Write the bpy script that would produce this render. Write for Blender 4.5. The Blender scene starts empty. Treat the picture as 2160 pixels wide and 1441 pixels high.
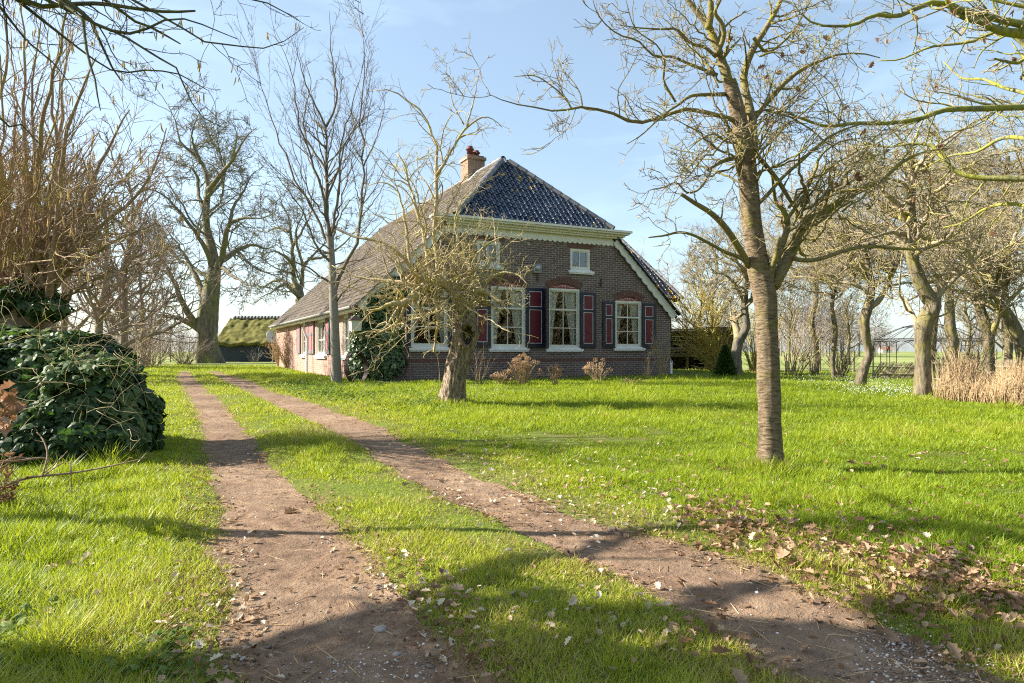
import bpy, bmesh, math, random
import numpy as np
from mathutils import Vector, Matrix, geometry
PI = math.pi
rng = np.random.default_rng(7)
random.seed(7)
scene = bpy.context.scene
COL = scene.collection
F, CX, HY, CH = 1440.0, 1080.0, 741.0, 1.1      # the photograph's focal length, centre, horizon and eye height

# ------------------------------------------------------------------ noise and ground shape
_lat = np.random.default_rng(3).random((64, 64, 64)).astype(np.float64)
def noise3(x, y, z):
    x, y, z = np.broadcast_arrays(np.asarray(x, float), np.asarray(y, float), np.asarray(z, float))
    xi, yi, zi = np.floor(x).astype(int), np.floor(y).astype(int), np.floor(z).astype(int)
    fx, fy, fz = x - xi, y - yi, z - zi
    fx, fy, fz = [f * f * (3 - 2 * f) for f in (fx, fy, fz)]
    r = 0
    for a in (0, 1):
        for b in (0, 1):
            for c in (0, 1):
                w = (fx if a else 1 - fx) * (fy if b else 1 - fy) * (fz if c else 1 - fz)
                r = r + w * _lat[(xi + a) % 64, (yi + b) % 64, (zi + c) % 64]
    return r * 2 - 1
def fbm(x, y, z=0.0, o=3):
    r, a, s = 0, 1.0, 1.0
    for i in range(o):
        r = r + a * noise3(np.asarray(x) * s + 17.3 * i, np.asarray(y) * s + 5.1 * i, np.asarray(z) * s + 9.7 * i)
        a *= .5; s *= 2.03
    return r
def sst(a, b, x):
    t = np.clip((np.asarray(x, float) - a) / (b - a), 0, 1)
    return t * t * (3 - 2 * t)

def ground_base(x, y):
    x = np.asarray(x, float); y = np.asarray(y, float)
    far = 1 - sst(45, 90, y)
    z = .22 * sst(8, 19, y) * (1 - .75 * sst(6, 12, x)) * far
    z = z + .16 * sst(26, 42, y) * (1 - sst(-6, 4, x)) * far
    z = z + (.022 * fbm(x * .5, y * .5, 1.5, 2) + .008 * noise3(x * 2.1, y * 2.1, 4.0)) * (1 - sst(30, 60, y)) * sst(0, 1.5, np.hypot(x, y))
    return z
def on_ground(px, py):
    Y = 8.0
    for _ in range(40):
        X = (px - CX) / F * Y
        Y = .5 * Y + .5 * (CH - float(ground_base(X, Y))) * F / (py - HY)
    return (px - CX) / F * Y, Y
# wheel tracks: left and right edge at each image row of the photograph, turned into ground points
LT = [(1441,520,985),(1380,512,940),(1300,500,880),(1200,484,792),(1100,472,690),(1000,456,590),(950,446,545),(900,431,505),(850,409,464),(815,388,428),(795,378,405),(783,380,398)]
RT = [(1441,1735,2085),(1369,1600,1957),(1312,1515,1845),(1256,1430,1740),(1200,1297,1590),(1144,1159,1376),(1087,1050,1219),(1050,964,1125),(994,850,982),(937,765,862),(900,700,790),(870,630,708),(845,570,640),(820,515,560),(802,478,516),(790,455,482),(783,440,460)]
def track_pts(T):
    L = np.array([on_ground(l, y) for y, l, r in T]); R = np.array([on_ground(r, y) for y, l, r in T])
    C = (L + R) / 2; w = np.linalg.norm(R - L, axis=1) / 2
    d = C[0] - C[1]; d /= np.linalg.norm(d)
    C = np.vstack([C[0] + d * 1.6, C[0] + d * .9, C[0] + d * .4, C]); w = np.concatenate([[w[0]] * 3, w])
    return C, w
def catmull(P, n):
    P = np.asarray(P, float)
    if len(P) == 2:
        t = np.linspace(0, 1, n)[:, None]; return P[0] * (1 - t) + P[1] * t
    Q = np.vstack([2 * P[0] - P[1], P, 2 * P[-1] - P[-2]])
    seg = np.linalg.norm(np.diff(P[:, :3], axis=0), axis=1); s = np.concatenate([[0], np.cumsum(seg)]); s /= s[-1]
    u = np.linspace(0, 1, n); i = np.clip(np.searchsorted(s, u, 'right') - 1, 0, len(P) - 2)
    t = ((u - s[i]) / np.maximum(s[i + 1] - s[i], 1e-9))[:, None]
    a, b, c, d = Q[i], Q[i + 1], Q[i + 2], Q[i + 3]
    return .5 * (2 * b + (c - a) * t + (2 * a - 5 * b + 4 * c - d) * t ** 2 + (3 * b - a - 3 * c + d) * t ** 3)
TRK = []
for T in (LT, RT):
    C, w = track_pts(T)
    D = catmull(np.column_stack([C, np.zeros(len(C)), w]), 260)
    TRK.append((D[:, :2], np.maximum(D[:, 3], .1)))
TRKC = [(C[::3], w[::3]) for C, w in TRK]
def track_sd(x, y):
    """signed distance to the nearest wheel track edge (negative inside)"""
    x = np.atleast_1d(np.asarray(x, float)); y = np.atleast_1d(np.asarray(y, float)); best = np.full(x.shape, 1e9)
    for C, w in TRKC:
        for s in range(0, len(x), 20000):
            dx = x[s:s+20000, None] - C[None, :, 0]; dy = y[s:s+20000, None] - C[None, :, 1]
            d = np.sqrt(dx * dx + dy * dy) - w[None]
            best[s:s+20000] = np.minimum(best[s:s+20000], d.min(1))
    return best
def on_ground_v(px, py):
    px, py = np.asarray(px, float), np.asarray(py, float); Y = np.full(px.shape, 8.0)
    for _ in range(32): Y = .5 * Y + .5 * (CH - ground_base((px - CX) / F * Y, Y)) * F / (py - HY)
    return np.stack([(px - CX) / F * Y, Y], -1)
def ground(x, y):
    x = np.asarray(x, float); y = np.asarray(y, float); shp = x.shape
    z = ground_base(x, y).ravel().copy(); xf, yf = x.ravel(), y.ravel()
    m = (yf > -5) & (yf < 45) & (xf > -16) & (xf < 8)
    if m.any():
        z[m] -= .035 * (1 - sst(-.1, .22, track_sd(xf[m], yf[m])))
    return z.reshape(shp)

# ------------------------------------------------------------------ mesh builder
class Geo:
    def __init__(s): s.v = []; s.q = []; s.t = []; s.n = 0; s.a = []; s.ng = []
    def add(s, v, q=None, t=None, tint=None):
        v = np.asarray(v, float).reshape(-1, 3)
        if q is not None and len(q): s.q.append(np.asarray(q, int).reshape(-1, 4) + s.n)
        if t is not None and len(t): s.t.append(np.asarray(t, int).reshape(-1, 3) + s.n)
        s.v.append(v); s.n += len(v)
        s.a.append(np.full(len(v), .5) if tint is None else np.broadcast_to(tint, (len(v),)))
        return s
    def poly(s, pts):
        s.ng.append(list(range(s.n, s.n + len(pts)))); s.v.append(np.asarray(pts, float)); s.n += len(pts); s.a.append(np.full(len(pts), .5)); return s
    def box(s, x0, x1, y0, y1, z0, z1, M=None):
        v = np.array([(x, y, z) for x in (x0, x1) for y in (y0, y1) for z in (z0, z1)], float)
        if M is not None: v = np.array([tuple(M @ Vector(p)) for p in v])
        return s.add(v, [(0,1,3,2),(4,6,7,5),(0,4,5,1),(2,3,7,6),(0,2,6,4),(1,5,7,3)])
    def prism(s, pts, off):
        """closed solid: the flat polygon pts swept along off"""
        p = np.asarray(pts, float); o = np.asarray(off, float); n = len(p); b = s.n
        s.v += [p, p + o]; s.n += 2 * n; s.a.append(np.full(2 * n, .5))
        s.ng.append([b + i for i in range(n)][::-1]); s.ng.append([b + n + i for i in range(n)])
        for i in range(n):
            j = (i + 1) % n; s.ng.append([b + i, b + j, b + n + j, b + n + i])
        return s
    def tubes(s, P, R, n, tint=None, closed_tip=True):
        P = np.asarray(P, float); R = np.asarray(R, float)
        if P.ndim == 2: P = P[None]; R = R[None]
        N, k, _ = P.shape
        if N == 0: return s
        T = np.gradient(P, axis=1); T /= np.maximum(np.linalg.norm(T, axis=2, keepdims=True), 1e-9)
        m = P[:, -1] - P[:, 0]; m /= np.maximum(np.linalg.norm(m, axis=1, keepdims=True), 1e-9)
        ax = np.where(np.abs(m[:, 2:3]) < .8, np.array([[0, 0, 1.]]), np.array([[1., 0, 0]]))
        ref = np.cross(m, ax); ref /= np.maximum(np.linalg.norm(ref, axis=1, keepdims=True), 1e-9)
        V = np.cross(T, ref[:, None, :]); V /= np.maximum(np.linalg.norm(V, axis=2, keepdims=True), 1e-9)
        U = np.cross(V, T)
        a = np.arange(n) * 2 * PI / n
        v = P[:, :, None, :] + R[:, :, None, None] * (np.cos(a)[None, None, :, None] * U[:, :, None, :] + np.sin(a)[None, None, :, None] * V[:, :, None, :])
        base = (np.arange(N) * k * n)[:, None, None]; i = (np.arange(k - 1) * n)[None, :, None]; j = np.arange(n)[None, None, :]; j2 = (j + 1) % n
        q = np.stack([base + i + j, base + i + j2, base + i + n + j2, base + i + n + j], -1).reshape(-1, 4)
        tt = None
        if tint is not None: tt = np.repeat(np.broadcast_to(np.asarray(tint, float), (N,)), k * n)
        b0 = s.n
        s.add(v.reshape(-1, 3), q, tint=tt)
        if closed_tip:
            for e in (0, k - 1):
                idx = (np.arange(N) * k * n)[:, None] + e * n
                for jj in range(1, n - 1):
                    s.t.append(np.stack([idx[:, 0], idx[:, 0] + jj, idx[:, 0] + jj + 1], -1)[:, ::(1 if e else -1)] + b0)
        return s
    def scatter(s, tv, tf, pos, X, Y, Z, sc, tint=None):
        tv = np.asarray(tv, float); pos = np.asarray(pos, float); N = len(pos); m = len(tv)
        sc = np.broadcast_to(np.asarray(sc, float), (N,))[:, None, None]
        v = pos[:, None] + sc * (tv[None, :, 0:1] * X[:, None] + tv[None, :, 1:2] * Y[:, None] + tv[None, :, 2:3] * Z[:, None])
        b = (np.arange(N) * m)[:, None, None]
        q = [f for f in tf if len(f) == 4]; t = [f for f in tf if len(f) == 3]
        Q = (b + np.array(q)[None]).reshape(-1, 4) if q else None
        Tt = (b + np.array(t)[None]).reshape(-1, 3) if t else None
        return s.add(v.reshape(-1, 3), Q, Tt, None if tint is None else np.repeat(tint, m))
    def build(s, name, mat, parent=None, origin=None, smooth=False, attr=False, mat2=None, split=0):
        v = np.concatenate(s.v) if s.v else np.zeros((0, 3))
        if origin is not None: v = v - np.asarray(origin, float)
        me = bpy.data.meshes.new(name)
        loops, starts, cur = [], [], 0
        if s.q:
            q = np.concatenate(s.q); loops.append(q.ravel()); starts.append(np.arange(len(q)) * 4); cur = len(q) * 4
        if s.t:
            t = np.concatenate(s.t); loops.append(t.ravel()); starts.append(cur + np.arange(len(t)) * 3); cur += len(t) * 3
        for f in s.ng:
            loops.append(np.array(f)); starts.append(np.array([cur])); cur += len(f)
        L = np.concatenate(loops).astype(np.int32); S = np.concatenate(starts).astype(np.int32)
        me.vertices.add(len(v)); me.vertices.foreach_set('co', v.astype(np.float32).ravel())
        me.loops.add(len(L)); me.loops.foreach_set('vertex_index', L)
        me.polygons.add(len(S)); me.polygons.foreach_set('loop_start', S)
        if attr:
            at = me.attributes.new('tint', 'FLOAT', 'POINT'); at.data.foreach_set('value', np.concatenate(s.a).astype(np.float32))
        me.update(calc_edges=True)
        me.polygons.foreach_set('use_smooth', np.full(len(S), bool(smooth)))
        me.validate()
        if mat: me.materials.append(mat)
        if mat2:
            me.materials.append(mat2); nq = sum(len(a) for a in s.q); mi = np.zeros(len(S), np.int32); mi[split:nq] = 1
            if len(me.polygons) == len(mi): me.polygons.foreach_set('material_index', mi)
        o = bpy.data.objects.new(name, me); COL.objects.link(o)
        if parent is not None:
            o.parent = parent
        elif origin is not None:
            o.location = origin
        return o

def thing(name, label, cat, loc=(0, 0, 0), rz=0, group=None):
    o = bpy.data.objects.new(name, None); COL.objects.link(o); o.empty_display_size = .2
    o.location = loc; o.rotation_euler = (0, 0, rz); o['label'] = label; o['category'] = cat
    if group: o['group'] = group
    return o
def tag(o, label=None, cat=None, group=None, kind=None):
    if label: o['label'] = label
    if cat: o['category'] = cat
    if group: o['group'] = group
    if kind: o['kind'] = kind
    return o
def lathe(g, prof, n=24, c=(0, 0, 0)):
    prof = np.asarray(prof, float); k = len(prof); a = np.arange(n) * 2 * PI / n
    v = np.stack([prof[:, 0, None] * np.cos(a) + c[0], prof[:, 0, None] * np.sin(a) + c[1], np.repeat(prof[:, 1, None], n, 1) + c[2]], -1)
    i = (np.arange(k - 1) * n)[:, None]; j = np.arange(n)[None]; j2 = (j + 1) % n
    return g.add(v.reshape(-1, 3), np.stack([i + j, i + j2, i + n + j2, i + n + j], -1).reshape(-1, 4))
def Wp(px, py, Y): return np.array([(px - CX) / F * Y, Y, CH - (py - HY) / F * Y])
def unit(v): return v / np.maximum(np.linalg.norm(v, axis=-1, keepdims=True), 1e-9)
# ------------------------------------------------------------------ materials
class NT:
    def __init__(s, name):
        s.m = bpy.data.materials.new(name); s.m.use_nodes = True; s.t = s.m.node_tree; s.t.nodes.clear()
        s.out = s.n('ShaderNodeOutputMaterial')
    def n(s, typ, **kw):
        o = s.t.nodes.new(typ)
        for k, v in kw.items():
            if k in o.inputs: s.put(o.inputs[k], v)
            else: setattr(o, k, v)
        return o
    def put(s, inp, v):
        if isinstance(v, bpy.types.NodeSocket): s.t.links.new(v, inp)
        elif isinstance(v, (tuple, list)) and len(v) == 3 and inp.type == 'RGBA': inp.default_value = (*v, 1)
        else: inp.default_value = v
    def coord(s, kind='Object', scale=(1, 1, 1)):
        tc = s.n('ShaderNodeTexCoord'); mp = s.n('ShaderNodeMapping'); s.t.links.new(tc.outputs[kind], mp.inputs[0]); mp.inputs['Scale'].default_value = scale
        return mp.outputs[0]
    def noise(s, vec, scale, detail=4, rough=.6, dist=0.0):
        o = s.n('ShaderNodeTexNoise'); s.put(o.inputs['Vector'], vec); o.inputs['Scale'].default_value = scale; o.inputs['Detail'].default_value = detail
        o.inputs['Roughness'].default_value = rough; o.inputs['Distortion'].default_value = dist
        return o.outputs['Fac']
    def ramp(s, fac, stops):
        o = s.n('ShaderNodeValToRGB'); s.put(o.inputs[0], fac); e = o.color_ramp.elements
        while len(e) < len(stops): e.new(.5)
        for i, (p, c) in enumerate(stops):
            e[i].position = p; e[i].color = (*c, 1) if isinstance(c, (tuple, list)) else (c, c, c, 1)
        return o.outputs[0]
    def mix(s, fac, a, b, mode='MIX'):
        o = s.n('ShaderNodeMix', data_type='RGBA', blend_type=mode); s.put(o.inputs[0], fac); s.put(o.inputs[6], a); s.put(o.inputs[7], b); return o.outputs[2]
    def math(s, op, a, b=0.0):
        o = s.n('ShaderNodeMath', operation=op); s.put(o.inputs[0], a); s.put(o.inputs[1], b); return o.outputs[0]
    def bump(s, h, strength=.5, dist=.02):
        o = s.n('ShaderNodeBump'); s.put(o.inputs['Height'], h); o.inputs['Strength'].default_value = strength; o.inputs['Distance'].default_value = dist; return o.outputs[0]
    def bsdf(s, col, rough=.8, normal=None, spec=.3, metal=0.0, **kw):
        o = s.n('ShaderNodeBsdfPrincipled'); s.put(o.inputs['Base Color'], col); s.put(o.inputs['Roughness'], rough)
        o.inputs['Specular IOR Level'].default_value = spec; o.inputs['Metallic'].default_value = metal
        if normal is not None: s.put(o.inputs['Normal'], normal)
        for k, v in kw.items(): s.put(o.inputs[k.replace('_', ' ')], v)
        return o.outputs[0]
    def done(s, sh): s.put(s.out.inputs[0], sh); return s.m

def bark(name, dark, mid, light, moss=(.20, .19, .04), moss_amt=.5, vs=3.0, fine=30, band=False, bumpd=.02, strength=.7):
    n = NT(name)
    c = n.coord('Object', (1, 1, .25 if not band else 3.5))
    c2 = n.coord('Object', (1, 1, 1))
    f = n.noise(c, fine, 5, .65)
    col = n.ramp(f, [(.32, dark), (.5, mid), (.7, light)])
    big = n.noise(c2, vs, 3, .6)
    col = n.mix(n.ramp(big, [(.62 - .3 * moss_amt, 0.0), (.78 - .25 * moss_amt, 1.0)]), col, n.mix(f, tuple(x * .55 for x in moss), tuple(min(1, x * 1.35) for x in moss)))
    return n.done(n.bsdf(col, .9, n.bump(f, strength, bumpd), .15))
def flat_noise(name, c1, c2, scale=6, rough=.6, bump=.0, spec=.35, coordscale=(1, 1, 1), metal=0.0, detail=4):
    n = NT(name); f = n.noise(n.coord('Object', coordscale), scale, detail, .6)
    col = n.ramp(f, [(.3, c1), (.7, c2)])
    return n.done(n.bsdf(col, rough, n.bump(f, bump, .01) if bump else None, spec, metal))
def leafmat(name, stops, rough=.5, transl=.4, tcol=(.2, .3, .03), spec=.4):
    n = NT(name); at = n.n('ShaderNodeAttribute', attribute_name='tint')
    col = n.ramp(at.outputs['Fac'], stops)
    b = n.bsdf(col, rough, None, spec)
    t = n.n('ShaderNodeBsdfTranslucent'); n.put(t.inputs[0], n.mix(.65, col, tcol))
    mx = n.n('ShaderNodeMixShader'); mx.inputs[0].default_value = transl; n.put(mx.inputs[1], b); n.put(mx.inputs[2], t.outputs[0])
    return n.done(mx.outputs[0])
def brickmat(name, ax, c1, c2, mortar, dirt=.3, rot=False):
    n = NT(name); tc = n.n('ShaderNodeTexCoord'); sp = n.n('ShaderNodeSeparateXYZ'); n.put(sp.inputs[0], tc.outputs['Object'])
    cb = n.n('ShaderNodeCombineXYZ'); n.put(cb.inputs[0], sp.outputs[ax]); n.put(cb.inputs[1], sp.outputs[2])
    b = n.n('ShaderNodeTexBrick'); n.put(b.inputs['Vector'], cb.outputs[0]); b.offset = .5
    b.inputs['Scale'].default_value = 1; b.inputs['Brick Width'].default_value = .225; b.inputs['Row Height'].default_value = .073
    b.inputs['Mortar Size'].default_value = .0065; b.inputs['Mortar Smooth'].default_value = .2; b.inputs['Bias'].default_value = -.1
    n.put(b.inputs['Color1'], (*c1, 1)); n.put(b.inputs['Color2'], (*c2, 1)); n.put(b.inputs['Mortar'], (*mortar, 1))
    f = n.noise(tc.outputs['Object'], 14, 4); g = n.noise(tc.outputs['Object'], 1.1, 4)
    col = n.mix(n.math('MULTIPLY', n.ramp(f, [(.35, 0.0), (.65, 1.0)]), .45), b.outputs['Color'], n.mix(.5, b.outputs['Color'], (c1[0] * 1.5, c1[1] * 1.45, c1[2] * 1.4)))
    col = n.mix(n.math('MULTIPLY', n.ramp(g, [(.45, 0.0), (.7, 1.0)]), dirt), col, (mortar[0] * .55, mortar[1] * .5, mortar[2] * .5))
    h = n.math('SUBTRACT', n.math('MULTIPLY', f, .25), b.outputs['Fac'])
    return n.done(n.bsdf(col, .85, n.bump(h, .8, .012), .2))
def tilemat(name, c1, c2, lichen, lam, rough, spec, lscale=3.0, top=0.0):
    n = NT(name); at = n.n('ShaderNodeAttribute', attribute_name='tint'); c = n.coord('Object')
    col = n.ramp(at.outputs['Fac'], [(0, c1), (1, c2)])
    sp = n.n('ShaderNodeSeparateXYZ'); n.put(sp.inputs[0], c); zc = sp.outputs[2]; f = n.noise(c, 12, 4); col = n.mix(n.math('MULTIPLY', f, .55), col, tuple(x * .5 for x in c1))
    l = n.math('MULTIPLY', n.ramp(n.math('ADD', n.noise(c, lscale, 3, .7), n.math('MULTIPLY', n.math('MAXIMUM', n.math('SUBTRACT', zc, 6.3), 0.0), top)), [(.70 - lam, 0.0), (.74 - lam, 1.0)]), n.ramp(at.outputs['Fac'], [(.45, 0.0), (.6, 1.0)]))
    col = n.mix(l, col, n.mix(f, tuple(x * .6 for x in lichen), lichen))
    ro = n.math('ADD', rough, n.math('MULTIPLY', l, .5))
    return n.done(n.bsdf(col, ro, n.bump(f, .25, .004), spec))

M = {}
M['grass'] = leafmat('grass_blades', [(0, (.085, .14, .012)), (.35, (.185, .275, .015)), (.62, (.29, .355, .022)), (.8, (.40, .40, .06)), (.93, (.48, .40, .17)), (1, (.33, .23, .10))], .45, .42, (.46, .52, .02), .3)
def groundmat():
    n = NT('lawn_soil'); c = n.coord('Object')
    a = n.noise(c, 1.3, 5, .65); b = n.noise(c, 30, 4, .7); d = n.noise(c, .03, 3, .5)
    near = n.mix(b, (.06, .085, .012), (.16, .20, .035)); near = n.mix(n.ramp(a, [(.42, 0.0), (.62, 1.0)]), near, n.mix(b, (.09, .065, .035), (.16, .17, .045)))
    geo = n.n('ShaderNodeSeparateXYZ'); n.put(geo.inputs[0], c)
    fd = n.ramp(n.math('MULTIPLY', geo.outputs[1], .02), [(.42, 0.0), (.8, 1.0)])
    far = n.mix(n.ramp(d, [(.4, 0.0), (.6, 1.0)]), (.17, .215, .05), (.25, .265, .10))
    col = n.mix(fd, near, far)
    return n.done(n.bsdf(col, .95, n.bump(b, .6, .03), .1))
M['ground'] = groundmat()
def dirtmat():
    n = NT('packed_earth'); c = n.coord('Object')
    a = n.noise(c, 1.2, 5, .6); b = n.noise(c, 9, 6, .72); e = n.noise(c, 60, 4, .7)
    v = n.n('ShaderNodeTexVoronoi'); n.put(v.inputs['Vector'], c); v.inputs['Scale'].default_value = 85
    col = n.ramp(b, [(.28, (.075, .048, .032)), (.5, (.225, .142, .088)), (.72, (.36, .25, .16))])
    col = n.mix(n.ramp(a, [(.45, 0.0), (.7, .6)]), col, (.35, .25, .165)); col = n.mix(n.ramp(n.noise(c, .55, 4, .65, .6), [(.42, .4), (.56, 0.0)]), col, (.10, .066, .045))
    st = n.ramp(v.outputs['Distance'], [(.10, 1.0), (.22, 0.0)])
    sel = n.ramp(v.outputs['Color'], [(.62, 0.0), (.66, 1.0)])
    col = n.mix(n.math('MULTIPLY', n.math('MULTIPLY', st, sel), .75), col, (.44, .38, .32))
    h = n.math('ADD', n.math('MULTIPLY', b, 1.0), n.math('ADD', n.math('MULTIPLY', e, .35), n.math('MULTIPLY', st, .2)))
    return n.done(n.bsdf(col, .93, n.bump(h, .9, .035), .15))
M['dirt'] = dirtmat()
M['brick_front'] = brickmat('brick_front', 0, (.135, .088, .072), (.072, .052, .050), (.47, .43, .38), .38)  # darker copy of the house brick; the front's shade is in the colour
M['brick_side'] = brickmat('brick_side', 1, (.38, .215, .16), (.25, .14, .11), (.52, .46, .40), .3)  # lighter copy of the house brick; the sun on this wall is in the colour
M['brick_chim'] = brickmat('brick_chimney', 0, (.27, .165, .105), (.17, .10, .07), (.42, .38, .30), .3)
M['arch'] = flat_noise('arch_brick', (.105, .055, .042), (.19, .10, .075), 9, .85, .3, .2)
M['mortar'] = flat_noise('mortar', (.34, .30, .26), (.44, .40, .35), 20, .95, .2, .1)
M['cream'] = flat_noise('cream_paint', (.60, .585, .49), (.72, .70, .61), 3, .5, .05, .4)
M['white'] = flat_noise('white_paint', (.66, .67, .66), (.80, .80, .79), 4, .45, .05, .4)
M['navy'] = flat_noise('blue_black_paint', (.008, .010, .022), (.022, .025, .045), 5, .42, .06, .45)
M['red'] = flat_noise('dark_red_paint', (.085, .009, .015), (.14, .016, .024), 5, .5, .06, .4, (8, 8, .6))
M['redfade'] = flat_noise('faded_red_paint', (.30, .09, .085), (.42, .16, .15), 5, .7, .06, .3, (8, 8, .6))
M['greyfade'] = flat_noise('faded_dark_paint', (.10, .10, .11), (.19, .19, .19), 5, .7, .06, .3, (8, 8, .6))
M['panelred'] = flat_noise('arch_red_paint', (.20, .035, .025), (.27, .05, .035), 5, .5, .05, .4)
M['pot'] = flat_noise('terracotta_pot', (.10, .03, .03), (.16, .05, .045), 6, .6, .1, .3)
M['zinc'] = flat_noise('zinc', (.33, .34, .35), (.48, .49, .5), 8, .45, .05, .5, metal=.5)
M['oldzinc'] = flat_noise('dull_zinc', (.16, .15, .135), (.26, .245, .22), 8, .6, .05, .3)
M['iron'] = flat_noise('rusty_iron', (.035, .028, .024), (.085, .055, .04), 18, .65, .2, .4, metal=.4)
M['lampgrey'] = flat_noise('lamp_grey', (.16, .17, .18), (.22, .23, .24), 8, .5, 0, .4)
M['gold'] = flat_noise('tan_blind', (.20, .12, .05), (.26, .16, .07), 5, .8, 0, .2)
M['room'] = flat_noise('dim_room', (.03, .025, .018), (.11, .08, .045), 1.2, .9, 0, .1)
M['lace'] = flat_noise('lace_curtain', (.62, .62, .59), (.78, .78, .75), 30, .9, .1, .1, (1, 1, .2))
def glass():
    n = NT('window_glass'); g = n.n('ShaderNodeBsdfGlossy'); g.inputs['Roughness'].default_value = .02; n.put(g.inputs[0], (.9, .93, .95))
    w = n.noise(n.coord('Object'), 2.2, 2); n.put(g.inputs['Normal'], n.bump(w, .06, .03))
    t = n.n('ShaderNodeBsdfTransparent'); n.put(t.inputs[0], (.93, .95, .94)); fr = n.n('ShaderNodeFresnel'); fr.inputs[0].default_value = 1.5
    mx = n.n('ShaderNodeMixShader'); n.put(mx.inputs[0], n.math('ADD', n.math('MULTIPLY', fr.outputs[0], .9), .02)); n.put(mx.inputs[1], t.outputs[0]); n.put(mx.inputs[2], g.outputs[0])
    return n.done(mx.outputs[0])
M['glass'] = glass()
M['bluetile'] = tilemat('glazed_blue_tile', (.016, .028, .058), (.06, .09, .14), (.55, .33, .02), .075, .14, .8, top=.075)
M['browntile'] = tilemat('weathered_tile', (.13, .105, .082), (.30, .245, .19), (.42, .32, .06), .05, .8, .2, 1.4, top=.05)
M['darktile'] = tilemat('dark_glazed_tile', (.016, .019, .026), (.05, .055, .065), (.55, .27, .015), .10, .25, .6, 2.0)
M['ridge'] = tilemat('ridge_tile', (.10, .105, .12), (.24, .22, .2), (.45, .33, .05), .06, .5, .4)
M['thatch'] = flat_noise('mossy_thatch', (0.055, 0.051, 0.017), (0.195, 0.187, 0.051), 5, .95, 1.0, .1, (0.780, 0.780, 0.900), detail=6)
M['bluewood'] = flat_noise('tarred_blue_wood', (.010, .016, .035), (.028, .045, .085), 4, .5, .2, .4, (1, 1, 12))
M['shedwood'] = flat_noise('old_shed_wood', (.045, .04, .02), (.15, .135, .06), 6, .85, .4, .2, (1, 1, 10))
M['darkwood'] = flat_noise('dark_wood', (.02, .018, .014), (.045, .04, .03), 6, .85, .3, .2)
M['postwood'] = flat_noise('grey_post_wood', (.20, .16, .11), (.38, .31, .22), 8, .9, .5, .15, (1, 1, .3))
M['bk_cherry'] = bark('cherry_bark', (0.072, 0.050, 0.030), (0.184, 0.137, 0.086), (0.279, 0.216, 0.140), (0.184, 0.157, 0.045), .25, 2.5, 14, True, .03, .9)
M['bk_cherry_limb'] = bark('cherry_limb_bark', (0.086, 0.065, 0.036), (0.194, 0.158, 0.079), (0.274, 0.223, 0.122), (0.238, 0.205, 0.043), .6, 3.5, 26, True, .012, .6)
M['bk_apple'] = bark('apple_bark', (0.077, 0.055, 0.035), (0.275, 0.209, 0.143), (0.506, 0.411, 0.307), (0.329, 0.287, 0.088), .2, 3.0, 26, False, .07, 1.0)
M['bk_apple_twig'] = bark('apple_twig_bark', (0.183, 0.138, 0.081), (0.378, 0.310, 0.172), (0.528, 0.448, 0.276), (0.460, 0.391, 0.068), .28, 4, 30, False, .008, .4)
M['bk_slim'] = bark('smooth_grey_bark', (0.140, 0.124, 0.099), (0.223, 0.202, 0.166), (0.306, 0.282, 0.240), (0.207, 0.215, 0.099), .08, 2.2, 18, True, .008, .5)
M['bk_slim_twig'] = bark('slim_twig_bark', (0.070, 0.052, 0.038), (0.154, 0.122, 0.091), (0.231, 0.189, 0.140), (0.182, 0.175, 0.070), .3, 3, 30, False, .004, .3)
M['bk_oak'] = bark('oak_bark', (0.070, 0.062, 0.046), (0.159, 0.140, 0.105), (0.240, 0.217, 0.163), (0.186, 0.194, 0.070), .5, .7, 7, False, .08, 1.0)
M['bk_oak_twig'] = bark('oak_twig_bark', (0.081, 0.073, 0.052), (0.161, 0.140, 0.100), (0.226, 0.202, 0.146), (0.177, 0.177, 0.065), .5, .8, 10, False, .02, .4)
M['bk_hazel'] = bark('hazel_bark', (0.150, 0.095, 0.060), (0.290, 0.200, 0.130), (0.400, 0.290, 0.200), (0.330, 0.270, 0.080), .4, 2, 20, True, .006, .4)
M['bk_hazel_dark'] = bark('dark_hazel_bark', (0.040, 0.036, 0.024), (0.080, 0.072, 0.044), (0.128, 0.116, 0.064), (0.128, 0.136, 0.040), .55, 5, 30, False, .006, .5)
M['bk_alder'] = bark('brown_twig_bark', (0.150, 0.108, 0.079), (0.281, 0.211, 0.155), (0.394, 0.300, 0.229), (0.308, 0.271, 0.113), .3, 1.5, 12, False, .02, .4)
M['bk_fruit'] = bark('fruit_tree_bark', (0.060, 0.048, 0.030), (0.162, 0.132, 0.087), (0.252, 0.209, 0.147), (0.209, 0.186, 0.060), .45, 2.0, 16, False, .03, .9)
M['bk_fruit_twig'] = bark('fruit_twig_bark', (0.156, 0.124, 0.078), (0.294, 0.239, 0.156), (0.396, 0.331, 0.221), (0.350, 0.304, 0.083), .42, 3, 24, False, .006, .3)
M['bk_birch'] = bark('birch_twig_bark', (0.252, 0.180, 0.171), (0.360, 0.279, 0.261), (0.450, 0.378, 0.351), (0.405, 0.360, 0.306), .3, 1, 6, False, .02, .2)
M['bk_yellow'] = bark('yellow_twig_bark', (0.240, 0.180, 0.040), (0.440, 0.350, 0.100), (0.550, 0.470, 0.180), (0.450, 0.390, 0.070), .5, 2, 12, False, .01, .3)
M['bk_over'] = bark('mossy_limb_bark', (0.093, 0.085, 0.043), (0.204, 0.196, 0.085), (0.289, 0.272, 0.136), (0.281, 0.281, 0.051), .7, 5, 24, False, .015, .8)
M['straw'] = flat_noise('dry_stalk', (.34, .23, .12), (.58, .43, .25), 9, .9, .2, .1)
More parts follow.
